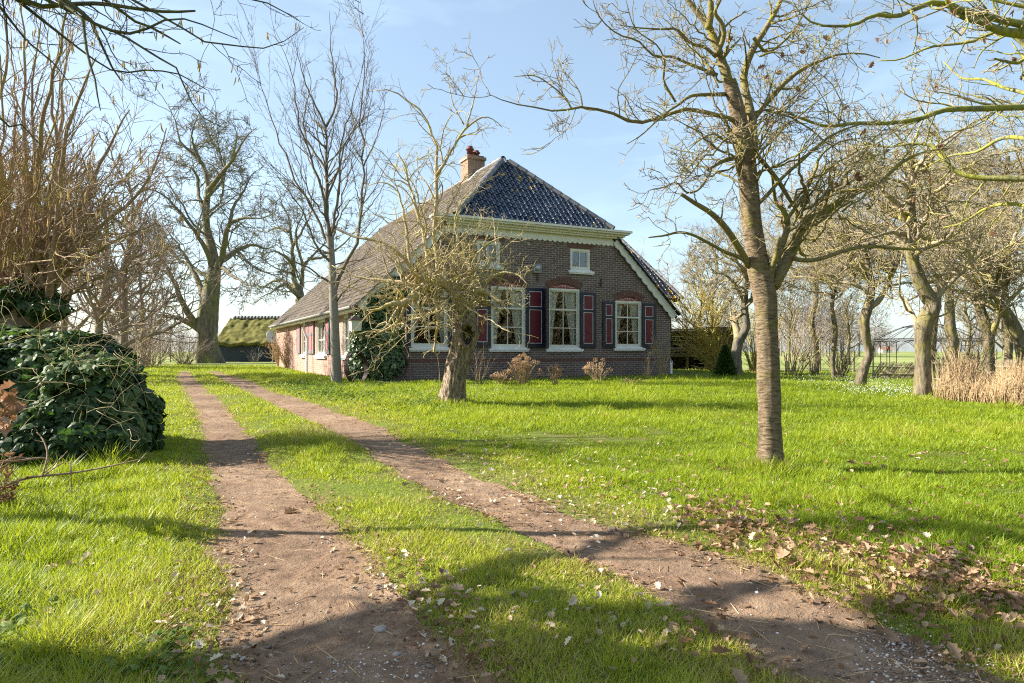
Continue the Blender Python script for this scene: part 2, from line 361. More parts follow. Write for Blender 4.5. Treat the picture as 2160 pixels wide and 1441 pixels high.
M['hydrangea'] = leafmat('dry_flowerhead', [(0, (.24, .15, .085)), (.5, (.42, .28, .17)), (1, (.58, .43, .29))], .9, .25, (.5, .33, .18), .1)
M['catkin'] = flat_noise('catkin', (.42, .27, .09), (.60, .42, .17), 40, .8, .3, .1)
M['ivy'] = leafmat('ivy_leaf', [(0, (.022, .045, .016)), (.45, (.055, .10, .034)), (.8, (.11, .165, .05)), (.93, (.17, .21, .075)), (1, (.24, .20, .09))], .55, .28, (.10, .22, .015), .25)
M['ivy_light'] = leafmat('sunlit_ivy_leaf', [(0, (.032, .07, .022)), (.5, (.09, .15, .05)), (.85, (.18, .24, .09)), (1, (.28, .29, .13))], .36, .22, (.10, .22, .02), .55)  # lit copy of the ivy leaf, sunlight put into its colour
M['ivy_core'] = flat_noise('ivy_inner_shade', (.008, .010, .005), (.03, .032, .014), 14, .95, .5, .05)  # near-black colour standing in for the shade deep inside the leaves
M['weed'] = leafmat('weed_leaf', [(0, (.05, .09, .02)), (.5, (.10, .16, .03)), (1, (.20, .24, .07))], .75, .3, (.2, .3, .03), .15)
M['conifer'] = leafmat('conifer_needle', [(0, (.012, .035, .008)), (.6, (.035, .08, .014)), (1, (.10, .15, .03))], .6, .2, (.1, .2, .02), .3)
M['litter'] = leafmat('dry_leaf', [(0, (.10, .055, .028)), (.35, (.25, .15, .085)), (.7, (.44, .31, .20)), (1, (.66, .57, .43))], .75, .25, (.40, .24, .10), .2)
M['deadleaf'] = leafmat('hanging_dead_leaf', [(0, (.13, .06, .035)), (.6, (.27, .15, .085)), (1, (.42, .27, .18))], .75, .25, (.42, .2, .09), .15)
M['stone'] = flat_noise('stone', (.22, .18, .15), (.42, .37, .32), 20, .85, .3, .2)
M['pebble'] = leafmat('pebble', [(0, (.10, .07, .055)), (.6, (.28, .22, .18)), (1, (.66, .63, .60))], .8, .0, (.2, .2, .2), .2)
M['snowdrop'] = leafmat('snowdrop_petal', [(0, (.62, .66, .60)), (1, (.85, .87, .84))], .6, .3, (.7, .75, .65), .2)
M['bedsoil'] = flat_noise('bed_soil', (.06, .055, .035), (.19, .15, .095), 9, .95, .9, .1)
M['farred'] = flat_noise('far_red_roof', (.42, .13, .07), (.52, .18, .1), 2, .8)
M['fartree'] = leafmat('far_tree_twigs', [(0, (.20, .17, .16)), (.5, (.29, .245, .23)), (1, (.38, .33, .31))], .9, .1, (.3, .25, .22), .1)
M['reflect_wood'] = leafmat('far_wood_twigs', [(0, (.10, .08, .045)), (.5, (.17, .14, .08)), (1, (.24, .2, .11))], .9, .1, (.2, .17, .09), .1)
# ------------------------------------------------------------------ the farmhouse (local x along the front, local y towards the back)
HX, HYY, HA = -4.375, 20.0, math.atan(.5)
def s_at(p, v=0.0):
    k = (p - CX) / F
    x0, y0 = HX - .44721 * v, HYY + .89443 * v
    return (k * y0 - x0) / (.89443 - .44721 * k)
def depth_at(p, v=0.0): return HYY + .89443 * v + .44721 * s_at(p, v)
def z_at(p, y, v=0.0): return CH - (y - HY) / F * depth_at(p, v)
def v_at(p):
    k = (p - CX) / F; return (HX - HYY * k) / (.44721 + .89443 * k)
house = thing('farmhouse', 'brown brick farmhouse with a blue tiled hip and red shutters', 'house', (HX, HYY, 0), HA)
WID, LEN, ROOFE, RIDGEZ, HIPV = 11.4, 18.2, 2.66, 8.03, 2.3
G0 = -.15
SL = (RIDGEZ - ROOFE) / (WID / 2)
def roofz(s): return RIDGEZ - abs(s - WID / 2) * SL
CORN = 4.84
sTL = WID / 2 - (RIDGEZ - .12 - CORN) / SL; sTR = WID - sTL

# openings: frame left/right px, frame top/bottom px, arch rise (m), shutters
def win(pl, pr, yt, yb, arch):
    pm = (pl + pr) / 2
    return dict(x0=s_at(pl), x1=s_at(pr), z0=z_at(pm, yb), z1=z_at(pm, yt), arch=arch)
WINS = [win(867, 945, 604, 733, .17), win(1036, 1109, 605, 734, .17), win(1156, 1223.5, 609, 735, .17), win(1298, 1354, 635, 733, .15)]
ATT = [win(1006, 1056, 508, 560, 0), win(1203, 1246, 525, 571, 0)]
def arc(x0, x1, z, rise, n=14):
    w = (x1 - x0) / 2; R = (w * w + rise * rise) / (2 * rise); cx = (x0 + x1) / 2; cz = z + rise - R; a = math.asin(w / R)
    return [(cx + R * math.sin(t), cz + R * math.cos(t)) for t in np.linspace(-a, a, n)], (cx, cz, R, a)
def wall_with_holes(g, outer, holes, plane, depth, inward):
    """outer and holes are 2-D outlines; plane maps (a, b) to 3-D; the reveals go inward"""
    loops = [[Vector((a, b, 0)) for a, b in o] for o in [outer] + holes]
    pts = [p for l in loops for p in l]
    tri = geometry.tessellate_polygon(loops)
    g.add([plane(p.x, p.y) for p in pts], t=[t if True else t for t in tri])
    iv = np.array(inward) * depth
    for h in holes:
        n = len(h)
        for i in range(n):
            a, b = np.array(plane(*h[i])), np.array(plane(*h[(i + 1) % n]))
            g.add([a, b, b + iv, a + iv], [(0, 1, 2, 3)])
holes = []
for w in WINS:
    top, _ = arc(w['x0'], w['x1'], w['z1'], w['arch'])
    holes.append([(w['x1'], w['z0']), (w['x0'], w['z0'])] + top)
for w in ATT: holes.append([(w['x1'], w['z0']), (w['x0'], w['z0']), (w['x0'], w['z1']), (w['x1'], w['z1'])])
g = Geo()
outer = [(0, G0), (WID, G0), (WID, roofz(WID) - .12), (sTR, CORN), (sTL, CORN), (0, roofz(0) - .12)]
wall_with_holes(g, outer, holes, lambda a, b: (a, 0, b), .22, (0, 1, 0))
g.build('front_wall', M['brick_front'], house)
# side wall (towards the track)
SW = []
for pl, pr in ((723, 738), (668, 688), (637, 646)):
    va, vb = v_at(pr), v_at(pl); SW.append(dict(v0=va, v1=vb, z0=.95, z1=2.3))
g = Geo()
wall_with_holes(g, [(0, G0), (LEN, G0), (LEN, ROOFE - .12), (0, ROOFE - .12)],
                [[(w['v0'], w['z0']), (w['v1'], w['z0']), (w['v1'], w['z1']), (w['v0'], w['z1'])] for w in SW], lambda a, b: (0, a, b), .2, (1, 0, 0))
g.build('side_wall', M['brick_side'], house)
g = Geo()
g.add([(WID, 0, G0), (WID, LEN, G0), (WID, LEN, ROOFE - .12), (WID, 0, ROOFE - .12)], [(0, 1, 2, 3)])
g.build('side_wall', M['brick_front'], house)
g = Geo()
g.poly([(0, LEN, G0), (0, LEN, roofz(0) - .12), (WID / 2, LEN, RIDGEZ - .12), (WID, LEN, roofz(WID) - .12), (WID, LEN, G0)])
g.build('back_wall', M['brick_front'], house)
# rooms behind the panes
g = Geo(); g.box(.4, WID - .4, 2.6, 2.7, 0, 2.7)
for s in (3.4, 6.2, 8.9): g.box(s, s + .1, .5, 2.55, 0, 2.7)
g.box(.25, WID - .25, .25, LEN - .3, 0.0, .05); g.box(.3, WID - .3, .27, 2.56, 2.75, 2.83)
g.build('room_partition', M['room'], house)
# soldier course and plinth band on the front
g = Geo(); zb = z_at(1000, 760)
for x in np.arange(.03, WID - .05, .073): g.box(x, x + .061, -.006, .02, zb - .055, zb + .055)
g.build('brick_band', M['arch'], house)

def sash(w, parent, plane, cols, rows, fw=.07, lace=None, sill=True, inside=(0, 1, 0)):
    """plane(a, d, b): a along the wall, d depth inwards, b height"""
    x0, x1, z0, z1 = w; g = Geo()
    def bx(gg, a0, a1, d0, d1, b0, b1):
        c = [plane(a, d, b) for a in (a0, a1) for d in (d0, d1) for b in (b0, b1)]
        gg.add(c, [(0,1,3,2),(4,6,7,5),(0,4,5,1),(2,3,7,6),(0,2,6,4),(1,5,7,3)])
    e = .004
    bx(g, x0 + e, x0 + fw, .03, .15, z0 + e, z1); bx(g, x1 - fw, x1 - e, .03, .15, z0 + e, z1)
    bx(g, x0 + fw, x1 - fw, .03, .15, z1 - fw, z1); bx(g, x0 + fw, x1 - fw, .03, .15, z0 + e, z0 + fw)
    a0, a1, b0, b1 = x0 + fw, x1 - fw, z0 + fw, z1 - fw; s2 = .038
    bx(g, a0, a0 + s2, .06, .12, b0, b1); bx(g, a1 - s2, a1, .06, .12, b0, b1); bx(g, a0 + s2, a1 - s2, .06, .12, b0, b0 + s2 * 1.4); bx(g, a0 + s2, a1 - s2, .06, .12, b1 - s2, b1)
    H = b1 - b0
    for c in range(1, cols):
        m = a0 + (a1 - a0) * c / cols; bx(g, m - .013, m + .013, .07, .11, b0 + s2 * 1.4, b1 - s2)
    for r in rows:
        t = .028 if r > .55 and len(rows) > 1 else .013
        bx(g, a0 + s2, a1 - s2, .062 if t > .02 else .075, .118 if t > .02 else .105, b0 + H * r - t, b0 + H * r + t)
    fo = g.build('window', M['cream'], parent)
    p = Geo(); bx(p, a0 + .01, a1 - .01, .088, .094, b0 + .01, b1 - .01); p.build('pane', M['glass'], fo)
    if sill:
        s = Geo(); bx(s, x0 - .09, x1 + .09, -.10, .06, z0 - .085, z0 - .02); bx(s, x0 - .07, x1 + .07, -.075, .05, z0 - .125, z0 - .085); bx(s, x0 + .0, x1 - .0, -.06, .05, z0 - .02, z0 + .015)
        s.build('sill', M['white'], fo)
    if lace == 'drape':
        # two gathered curtains, tied lower down so that they frame a dark triangle
        cv_ = (rng.uniform(.09, .2), rng.uniform(.2, .3), rng.uniform(-1, 1))
        for sd in (-1, 1):
            na, nb = 26, 18; A, B = np.meshgrid(np.linspace(0, 1, na), np.linspace(0, 1, nb))
            open_ = cv_[0] + cv_[1] * (1 - B) ** (0.9 + .25 * sd * cv_[2])
            w_ = (a1 - a0) * (.50 - open_ * .95)
            a = (a0 + w_ * A) if sd < 0 else (a1 - w_ * A)
            d = .19 + .02 * np.sin(A * 38 + 2 * B + sd) + .01 * np.sin(A * 17)
            V = np.array([plane(aa, dd, b0 + bb * (b1 - b0)) for aa, dd, bb in zip(a.ravel(), d.ravel(), B.ravel())])
            i = (np.arange(nb - 1) * na)[:, None]; j = np.arange(na - 1)[None]
            c = Geo(); q = np.stack([i + j, i + j + 1, i + na + j + 1, i + na + j], -1).reshape(-1, 4); c.add(V, q)
            co = c.build('curtain', M['lace'], fo, smooth=True); md = co.modifiers.new('thick', 'SOLIDIFY'); md.thickness = .004
    elif lace == 'blind':
        b = Geo(); bx(b, a0, a1, .2, .22, b0 + H * .08, b0 + H * .98); b.build('blind', M['gold'], fo)
    return fo
PF = lambda a, d, b: (a, d, b)
PS = lambda a, d, b: (d, a, b)
for w in WINS:
    fo = sash((w['x0'], w['x1'], w['z0'], w['z1']), house, PF, 2, (.33, .66), lace='drape')
    top, (cx, cz, R, a) = arc(w['x0'] + .012, w['x1'] - .012, w['z1'] + .004, w['arch'] - .012)
    g = Geo(); g.prism([(x, .035, z) for x, z in [(w['x1'] - .012, w['z1'] + .004), (w['x0'] + .012, w['z1'] + .004)] + top[1:-1]], (0, .1, 0))
    ap = g.build('arch_panel', M['panelred'], house)
    # painted white scroll
    g = Geo(); W2 = (w['x1'] - w['x0']) / 2; cxm = (w['x0'] + w['x1']) / 2; zz = w['z1'] + w['arch'] * .42
    for sd in (-1, 1):
        t = np.linspace(0, 1, 26); x = cxm + sd * W2 * (.03 + .72 * t); z = zz + .035 * np.sin(t * 2 * PI + .9) * (1 - .25 * t)
        g.tubes(np.column_stack([x, np.full(26, .031), z]), np.full(26, .006), 5)
        th = np.linspace(0, 1.6 * PI, 18); r = .036 * (1 - th / (2.3 * PI)); g.tubes(np.column_stack([cxm + sd * (W2 * .10 + r * np.cos(th + 1)), np.full(18, .031), zz + r * np.sin(th + 1)]), np.full(18, .006), 5)
    g.build('scroll', M['white'], ap)
    g = Geo(); g2 = Geo(); nb = int((2 * a * (R + .13)) / .074); a2 = a * 1.06
    for i in range(nb):
        t0 = -a2 + 2 * a2 * (i + .08) / nb; t1 = -a2 + 2 * a2 * (i + .92) / nb
        for r0, r1 in ((R + .016, R + .118), (R + .128, R + .23)):
            g.prism([(cx + r * math.sin(t), -.012, cz + r * math.cos(t)) for r, t in ((r0, t0), (r1, t0), (r1, t1), (r0, t1))], (0, .03, 0))
    ba = g.build('brick_arch', M['arch'], house)
for w in ATT: sash((w['x0'], w['x1'], w['z0'], w['z1']), house, PF, 2, (), fw=.085)
for w in ATT:
    g = Geo()
    for x in np.arange(w['x0'] - .12, w['x1'] + .12, .074): g.box(x, x + .062, -.008, .02, w['z1'] + .02, w['z1'] + .21)
    g.build('brick_lintel', M['arch'], house)
for w in SW: sash((w['v0'], w['v1'], w['z0'], w['z1']), house, PS, 3 if w['v1'] - w['v0'] > 1.5 else 2, (.42,))

def shutter(x0, x1, z0, z1, split, parent=house, plane=PF, hinge=None, ang=0.0, fm='navy', pm='red', d0=-.05):
    def bx(gg, a0, a1, dd0, dd1, b0, b1):
        c = []
        for a in (a0, a1):
            for d in (dd0, dd1):
                for b in (b0, b1):
                    if hinge is not None:
                        u, q = a - hinge, d + .03; a_, d_ = hinge + u * math.cos(ang) + q * math.sin(ang) * (1 if u < 0 else -1), -abs(u) * math.sin(ang) + q * math.cos(ang) - .03
                        c.append(plane(a_, d_, b))
                    else: c.append(plane(a, d, b))
        gg.add(c, [(0,1,3,2),(4,6,7,5),(0,4,5,1),(2,3,7,6),(0,2,6,4),(1,5,7,3)])
    g = Geo(); fw = min(.11, (x1 - x0) * .22); bx(g, x0, x1, d0 + .012, d0 + .04, z0, z1)
    bx(g, x0, x0 + fw, d0 - .012, d0 + .012, z0, z1); bx(g, x1 - fw, x1, d0 - .012, d0 + .012, z0, z1)
    zs = z0 + (z1 - z0) * split
    for b0, b1 in ((z0, z0 + fw * 1.25), (z1 - fw, z1), (zs - fw * .4, zs + fw * .4)): bx(g, x0 + fw, x1 - fw, d0 - .012, d0 + .012, b0, b1)
    for zz in (z0 + .18, z1 - .18): bx(g, x0 - .05, x0 + .12, d0 - .018, d0 - .013, zz - .018, zz + .018)
    so = g.build('shutter', M[fm], parent)
    p = Geo(); l = Geo()
    for b0, b1 in ((z0 + fw * 1.25, zs - fw * .4), (zs + fw * .4, z1 - fw)):
        bx(p, x0 + fw, x1 - fw, d0 - .002, d0 + .011, b0, b1)
        a0, a1, t = x0 + fw + .008, x1 - fw - .008, .014
        for c in ((a0, a0 + t, b0, b1), (a1 - t, a1, b0, b1), (a0 + t, a1 - t, b0 + .004, b0 + .004 + t), (a0 + t, a1 - t, b1 - .004 - t, b1 - .004)): bx(l, c[0], c[1], d0 - .007, d0 - .0025, c[2], c[3])
    po = p.build('panel', M[pm], so)
    if fm == 'navy': l.build('painted_line', M['white'], so)
def sh_px(pl, pr, yt, yb, split=.66, **k):
    pm = (pl + pr) / 2; shutter(s_at(pl, -.05), s_at(pr, -.05), z_at(pm, yb), z_at(pm, yt), split, **k)
sh_px(828, 866, 607, 731); sh_px(946.5, 979, 608, 732); sh_px(1000, 1035, 607, 731); sh_px(1110, 1149, 608, 733.5)
wm = WINS[2]
shutter(wm['x0'] - .58, wm['x0'] - .012, wm['z0'] + .02, wm['z1'] + .03, .66, hinge=wm['x0'] - .012, ang=math.radians(58), fm='navy')
sh_px(1225, 1257, 617, 733.5); sh_px(1272, 1297, 636, 733.5); sh_px(1355.5, 1383, 640, 733.5)
for pl, pr in ((689, 697), (653, 664), (646.5, 652.5), (628, 635)):
    shutter(v_at(pr), v_at(pl), 1.0, 2.27, .6, plane=PS, fm='greyfade', pm='redfade')
shutter(v_at(746), v_at(738.5), 1.0, 2.27, .6, plane=PS, fm='greyfade', pm='redfade')

# ---- roofs: every tile an S-curved pan with a stepped lower edge
PROF = np.array([(0, .0), (.09, .036), (.22, .058), (.36, .046), (.50, .016), (.64, .001), (.80, -.004), (1.0, .0)])
def pantiles(o, u, v, nrm, nu, nv, tw, th, inside, lift=.028):
    g = Geo(); o, u, v, nrm = [np.array(k, float) for k in (o, u, v, nrm)]
    ii, jj = np.meshgrid(np.arange(nu), np.arange(nv)); ii, jj = ii.ravel(), jj.ravel()
    keep = np.array([inside((i + .5) * tw, (j + .5) * th) for i, j in zip(ii, jj)]); ii, jj = ii[keep], jj[keep]
    N = len(ii); jit = rng.normal(0, .0035, (N, 3)); k = len(PROF)
    a = (ii[:, None] + PROF[None, :, 0]) * tw
    rows = []
    for tt, hh in ((-.012, lift - .02), (-.012, lift), (1.0, 0.0)):
        b = (jj[:, None] + tt) * th + np.zeros((1, k)); h = PROF[None, :, 1] + hh + jit[:, :1] * (1.5 if tt < .5 else .4)
        if hh == lift - .02: h = PROF[None, :, 1] * .9 + hh + jit[:, :1] * 1.5
        rows.append(o + (a + jit[:, 1:2])[..., None] * u + (b + jit[:, 2:3])[..., None] * v + h[..., None] * nrm)
    V = np.stack(rows, 1).reshape(N, 3 * k, 3); q = []
    for r in range(2):
        for c in range(k - 1): q.append((r * k + c, r * k + c + 1, (r + 1) * k + c + 1, (r + 1) * k + c))
    Q = (np.arange(N) * 3 * k)[:, None, None] + np.array(q)[None]
    g.add(V.reshape(-1, 3), Q.reshape(-1, 4), tint=np.repeat(rng.random(N), 3 * k))
    return g
def clip(o, planes):
    bm = bmesh.new(); bm.from_mesh(o.data)
    for co, no in planes: bmesh.ops.bisect_plane(bm, geom=bm.verts[:] + bm.edges[:] + bm.faces[:], plane_co=co, plane_no=no, clear_outer=True)
    bm.to_mesh(o.data); bm.free()
SLOPE = math.atan(SL); cs, sn = math.cos(SLOPE), math.sin(SLOPE)
over = .27; hipz0 = CORN + .44; hipv0 = -.36
hang = math.atan2(RIDGEZ - hipz0, HIPV - hipv0); hL = math.hypot(RIDGEZ - hipz0, HIPV - hipv0)
# hip corners where the hip eave meets the side slopes
hs0 = WID / 2 - (RIDGEZ - hipz0) / SL; hs1 = WID - hs0
apex = Vector((WID / 2, HIPV, RIDGEZ))
def tri_in(a, b):
    t = np.clip(b / hL, 0, 1); c = (hs1 - hs0) / 2; return abs(a - .3 - c) < c * (1 - t) + .25
nrmH = (0, -math.sin(hang), math.cos(hang))
g = pantiles((hs0 - .3, hipv0, hipz0), (1, 0, 0), (0, math.cos(hang), math.sin(hang)), nrmH, int((hs1 - hs0 + .6) / .2), int(hL / .235) + 1, .2, .235, tri_in)
hip = g.build('hip_roof', M['bluetile'], house, attr=True)
def hip_plane(sx, side):
    c0 = Vector((sx, hipv0, hipz0)); d = (apex - c0).normalized(); n = Vector(nrmH).cross(d) * side
    return (c0, n if n.x * (1 if sx > 5 else -1) > 0 else -n)
clip(hip, [hip_plane(hs0, 1), hip_plane(hs1, -1), (Vector((0, HIPV + .02, 0)), Vector((0, 1, 0)))])
# main slopes
def main_slope(side):
    e0 = -over if side < 0 else WID + over
    z0 = ROOFE - over * SL + .0
    u = (0, 1, 0); v = (cs, 0, sn) if side < 0 else (-cs, 0, sn); n = (-sn, 0, cs) if side < 0 else (sn, 0, cs)
    L = (WID / 2 + over) / cs
    s_of = lambda b: e0 + (b * cs if side < 0 else -b * cs)
    def ins(a, b):
        s = s_of(b); y = a - .5; front = -.12
        if hs0 < s < hs1: front = hipv0 + (HIPV - hipv0) * (1 - abs(s - WID / 2) / (hs1 - WID / 2))
        return y > front - .25 and y < LEN + .15 and b < L + .02
    g = pantiles((e0, -.5, z0), u, v, n, int((LEN + .7) / .22) + 1, int(L / .26) + 1, .22, .26, ins)
    o = g.build('roof', M['browntile'] if side < 0 else M['darktile'], house, attr=True)
    c0 = Vector((hs0 if side < 0 else hs1, hipv0, hipz0)); d = (apex - c0).normalized(); nn = Vector(n).cross(d)
    if nn.y > 0: nn = -nn
    # cut along the hip only above the cornice: split off by a plane through the hip line
    bm = bmesh.new(); bm.from_mesh(o.data)
    up = [f for f in bm.faces if f.calc_center_median().z > hipz0 - .25 and f.calc_center_median().y < HIPV + .6]
    geom = list({v for f in up for v in f.verts}) + list({e for f in up for e in f.edges}) + up
    bmesh.ops.bisect_plane(bm, geom=geom, plane_co=c0, plane_no=nn, clear_outer=True)
    bm.to_mesh(o.data); bm.free()
    return o
roofL = main_slope(-1); roofR = main_slope(1)
# closed decks under the tiles
g = Geo(); t = .05
for side in (-1, 1):
    e = -over + .04 if side < 0 else WID + over - .04; m = WID / 2; ez = roofz(0) - (over - .04) * SL - t
    hx = hs0 if side < 0 else hs1
    ha = np.array([(e, -.1, ez), (e, LEN + .1, ez), (m, LEN + .1, RIDGEZ - t), (m, HIPV, RIDGEZ - t), (hx, hipv0 + .05, hipz0 - t), (hx, -.1, roofz(hx) - t)])
    g.prism(ha, (0, 0, -.06))
g.prism([(hs0, hipv0 + .02, hipz0 - .03), (hs1, hipv0 + .02, hipz0 - .03), (WID / 2, HIPV, RIDGEZ - .04)], (0, .0, -.06))
g.build('roof_deck', M['darkwood'], house)
def ridge_line(a, b, name, r=.12, step=.38, mat='ridge'):
    a, b = np.array(a, float), np.array(b, float); L = np.linalg.norm(b - a); d = (b - a) / L; n = int(L / step); g = Geo()
    side = unit(np.cross(d, (0, 0, 1.))); up = np.cross(side, d); th = np.linspace(-.15 * PI, 1.15 * PI, 9)
    for i in range(n):
        p0 = a + d * step * i; p1 = p0 + d * (step * 1.06); tv = rng.random()
        R0, R1 = r * (1.0 + rng.normal(0, .02)), r * .9
        rows = [p + R * (np.cos(th)[:, None] * side + np.sin(th)[:, None] * up) for p, R in ((p0, R0 * .82), (p0, R0), (p1, R1))]
        V = np.concatenate(rows); k = len(th)
        g.add(V, [(r_ * k + c, r_ * k + c + 1, (r_ + 1) * k + c + 1, (r_ + 1) * k + c) for r_ in range(2) for c in range(k - 1)], tint=tv)
    return g.build(name, M[mat], house, attr=True)
ridge_line((hs0, hipv0, hipz0 + .02), tuple(apex + Vector((0, 0, .02))), 'hip_ridge'); ridge_line((hs1, hipv0, hipz0 + .02), tuple(apex + Vector((0, 0, .02))), 'hip_ridge')
ridge_line((WID / 2, LEN + .1, RIDGEZ + .01), (WID / 2, HIPV, RIDGEZ + .01), 'roof_ridge')
# cornice: gutter, fascia and a scalloped frieze
g = Geo(); x0, x1 = sTL - .15, sTR + .15
g.box(x0 - .22, x1 + .22, -.50, .05, CORN + .36, CORN + .43); g.box(x0 - .16, x1 + .16, -.43, .05, CORN + .30, CORN + .36); g.box(x0 - .06, x1 + .06, -.30, .05, CORN + .235, CORN + .30)
g.box(x0, x1, -.22, .05, CORN + .18, CORN + .235)
cor = g.build('cornice', M['cream'], house)
g = Geo(); n = int((x1 - x0) / .19)
for i in range(n):
    a, b = x0 + (x1 - x0) * i / n, x0 + (x1 - x0) * (i + 1) / n
    pts = [(a, -.06, CORN + .178), (a, -.06, CORN - .02)] + [(a + (b - a) * t, -.06, CORN - .02 - .055 * math.sin(PI * t) ** .7) for t in (.2, .4, .6, .8)] + [(b, -.06, CORN - .02), (b, -.06, CORN + .178)]
    g.prism(pts[::-1], (0, .055, 0))
g.build('frieze', M['cream'], cor)
# barge boards with a wavy lower edge
for sd in (-1, 1):
    g = Geo(); top = np.array([sTR + .02, CORN + .20]) if sd > 0 else np.array([sTL - .02, CORN + .20]); bot = np.array([WID + .2, roofz(WID + .2) - .02]) if sd > 0 else np.array([-.2, roofz(-.2) - .02])
    d = bot - top; L = np.linalg.norm(d); d /= L; pn = np.array([-d[1], d[0]]); pn = pn if pn[1] < 0 else -pn; n = 11
    for i in range(n):
        a, b = L * i / n, L * (i + 1) / n; w = .26
        pts = [top + d * a, top + d * b] + [top + d * (b + (a - b) * t) + pn * (w + .05 * math.sin(PI * t) - .02) for t in (0, .25, .5, .75, 1)]
        g.prism([(p[0], -.14, p[1]) for p in pts], (0, .035, 0))
    g.prism([(p[0], -.105, p[1]) for p in (top, bot, bot + pn * .1, top + pn * .1)], (0, .11, 0))
    g.build('bargeboard', M['cream'], house)
# side eaves: board and gutter
g = Geo(); g.box(-over - .02, -over + .005, -.1, LEN + .1, ROOFE - over * SL - .13, ROOFE - over * SL - .01); g.box(-over + .005, -.005, -.08, LEN + .08, ROOFE - over * SL - .128, ROOFE - over * SL - .11)
g.build('eaves_board', M['cream'], house)
g = Geo(); p = np.array([(-over - .09, y, ROOFE - over * SL - .02) for y in np.linspace(-.05, LEN, 12)]); g.tubes(p, np.full(12, .05), 8); g.build('gutter', M['oldzinc'], house)
# white drainpipe, leaning a little, standing off the wall
vv = v_at(650) - .95; g = Geo(); g.tubes(np.array([(-.36, vv + .1, 2.05), (-.2, vv + .05, 1.6), (-.22, vv, .1)]), np.full(3, .05), 10); g.build('drainpipe', M['white'], house)
# chimney with two pots
ch = Geo(); cv = 5.1; cx0, cx1 = WID / 2 - .36, WID / 2 + .36
ch.box(cx0, cx1, cv - .36, cv + .36, RIDGEZ - .5, 8.62); ch.box(cx0 - .05, cx1 + .05, cv - .41, cv + .41, 8.62, 8.74); ch.box(cx0 + .02, cx1 - .02, cv - .34, cv + .34, 8.74, 8.8)
cho = ch.build('chimney', M['brick_chim'], house)
for dx, hgt in ((-.15, .42), (.17, .32)):
    p = Geo(); lathe(p, [(.0, 0), (.13, 0), (.12, hgt * .55), (.17, hgt * .6), (.17, hgt * .7), (.11, hgt * .76), (.12, hgt * .92), (.05, hgt), (0, hgt)], 14, (WID / 2 + dx, cv + dx * .4, 8.8)); p.build('chimney_pot', M['pot'], cho, smooth=True)
lead = Geo(); lead.prism([(cx0 - .05, cv - .62, roofz(cx0 - .05) + .05), (WID / 2, cv - .62, RIDGEZ + .13), (WID / 2, cv - .37, RIDGEZ + .15), (cx0 - .05, cv - .37, roofz(cx0 - .05) + .09)], (0, 0, .02))
lead.build('flashing', M['zinc'], cho)
# iron wall anchors
for px, yt, yb in ((1133, 579, 593), (1267, 588, 606)):
    s, za, zb2 = s_at(px), z_at(px, yb), z_at(px, yt); g = Geo(); g.box(s - .018, s + .018, -.03, .0 - .002, za, zb2); g.box(s - .06, s + .06, -.034, -.031, (za + zb2) / 2 - .02, (za + zb2) / 2 + .02); g.build('wall_anchor', M['iron'], house)
# side wing with its own dark tiled roof, behind the right gable slope
g = Geo(); wv, ws0, ws1, wz = 3.2, 9.0, 14.7, 3.35
g.box(WID + .01, ws1 - .3, wv + .35, wv + 5, G0, wz - .12); g.build('wing_wall', M['darkwood'], house)
wl = 4.2; wa = math.radians(44)
g = pantiles((ws0, wv, wz), (1, 0, 0), (0, math.cos(wa), math.sin(wa)), (0, -math.sin(wa), math.cos(wa)), int((ws1 - ws0) / .22), int(wl / .26), .22, .26, lambda a, b: ws0 + a < ws1 - b * math.cos(wa) * .36 + .2)
wr = g.build('wing_roof', M['darktile'], house, attr=True)
e0 = Vector((ws1, wv, wz)); e1 = Vector((ws1 - wl * math.cos(wa) * .36, wv + wl * math.cos(wa), wz + wl * math.sin(wa)))
nn = Vector((0, -math.sin(wa), math.cos(wa))).cross((e1 - e0).normalized()); nn = nn if nn.x > 0 else -nn
clip(wr, [(e0, nn), (Vector((WID / 2, 0, RIDGEZ - .1)), Vector((-sn, 0, -cs)))])
ridge_line(tuple(e0 + Vector((0, 0, .02))), tuple(e1 + Vector((0, 0, .02))), 'wing_ridge', .11, .36)
g = Geo(); g.prism([(ws0, wv + .03, wz - .06), (ws1 - .03, wv + .03, wz - .06), tuple(e1 - Vector((0, 0, .07))), (ws0, e1.y, e1.z - .07)], (0, 0, -.05)); g.prism([(ws1 - .03, wv + .03, wz - .06), (ws1 - .03, wv + 5, wz - .06), tuple(e1 - Vector((0, 0, .06)))], (-.02, 0, -.05)); g.build('wing_roof_deck', M['darkwood'], house)
HM = house.matrix_basis
def hw(s, v, z): return np.array([HX + .89443 * s - .44721 * v, HYY + .44721 * s + .89443 * v, z])

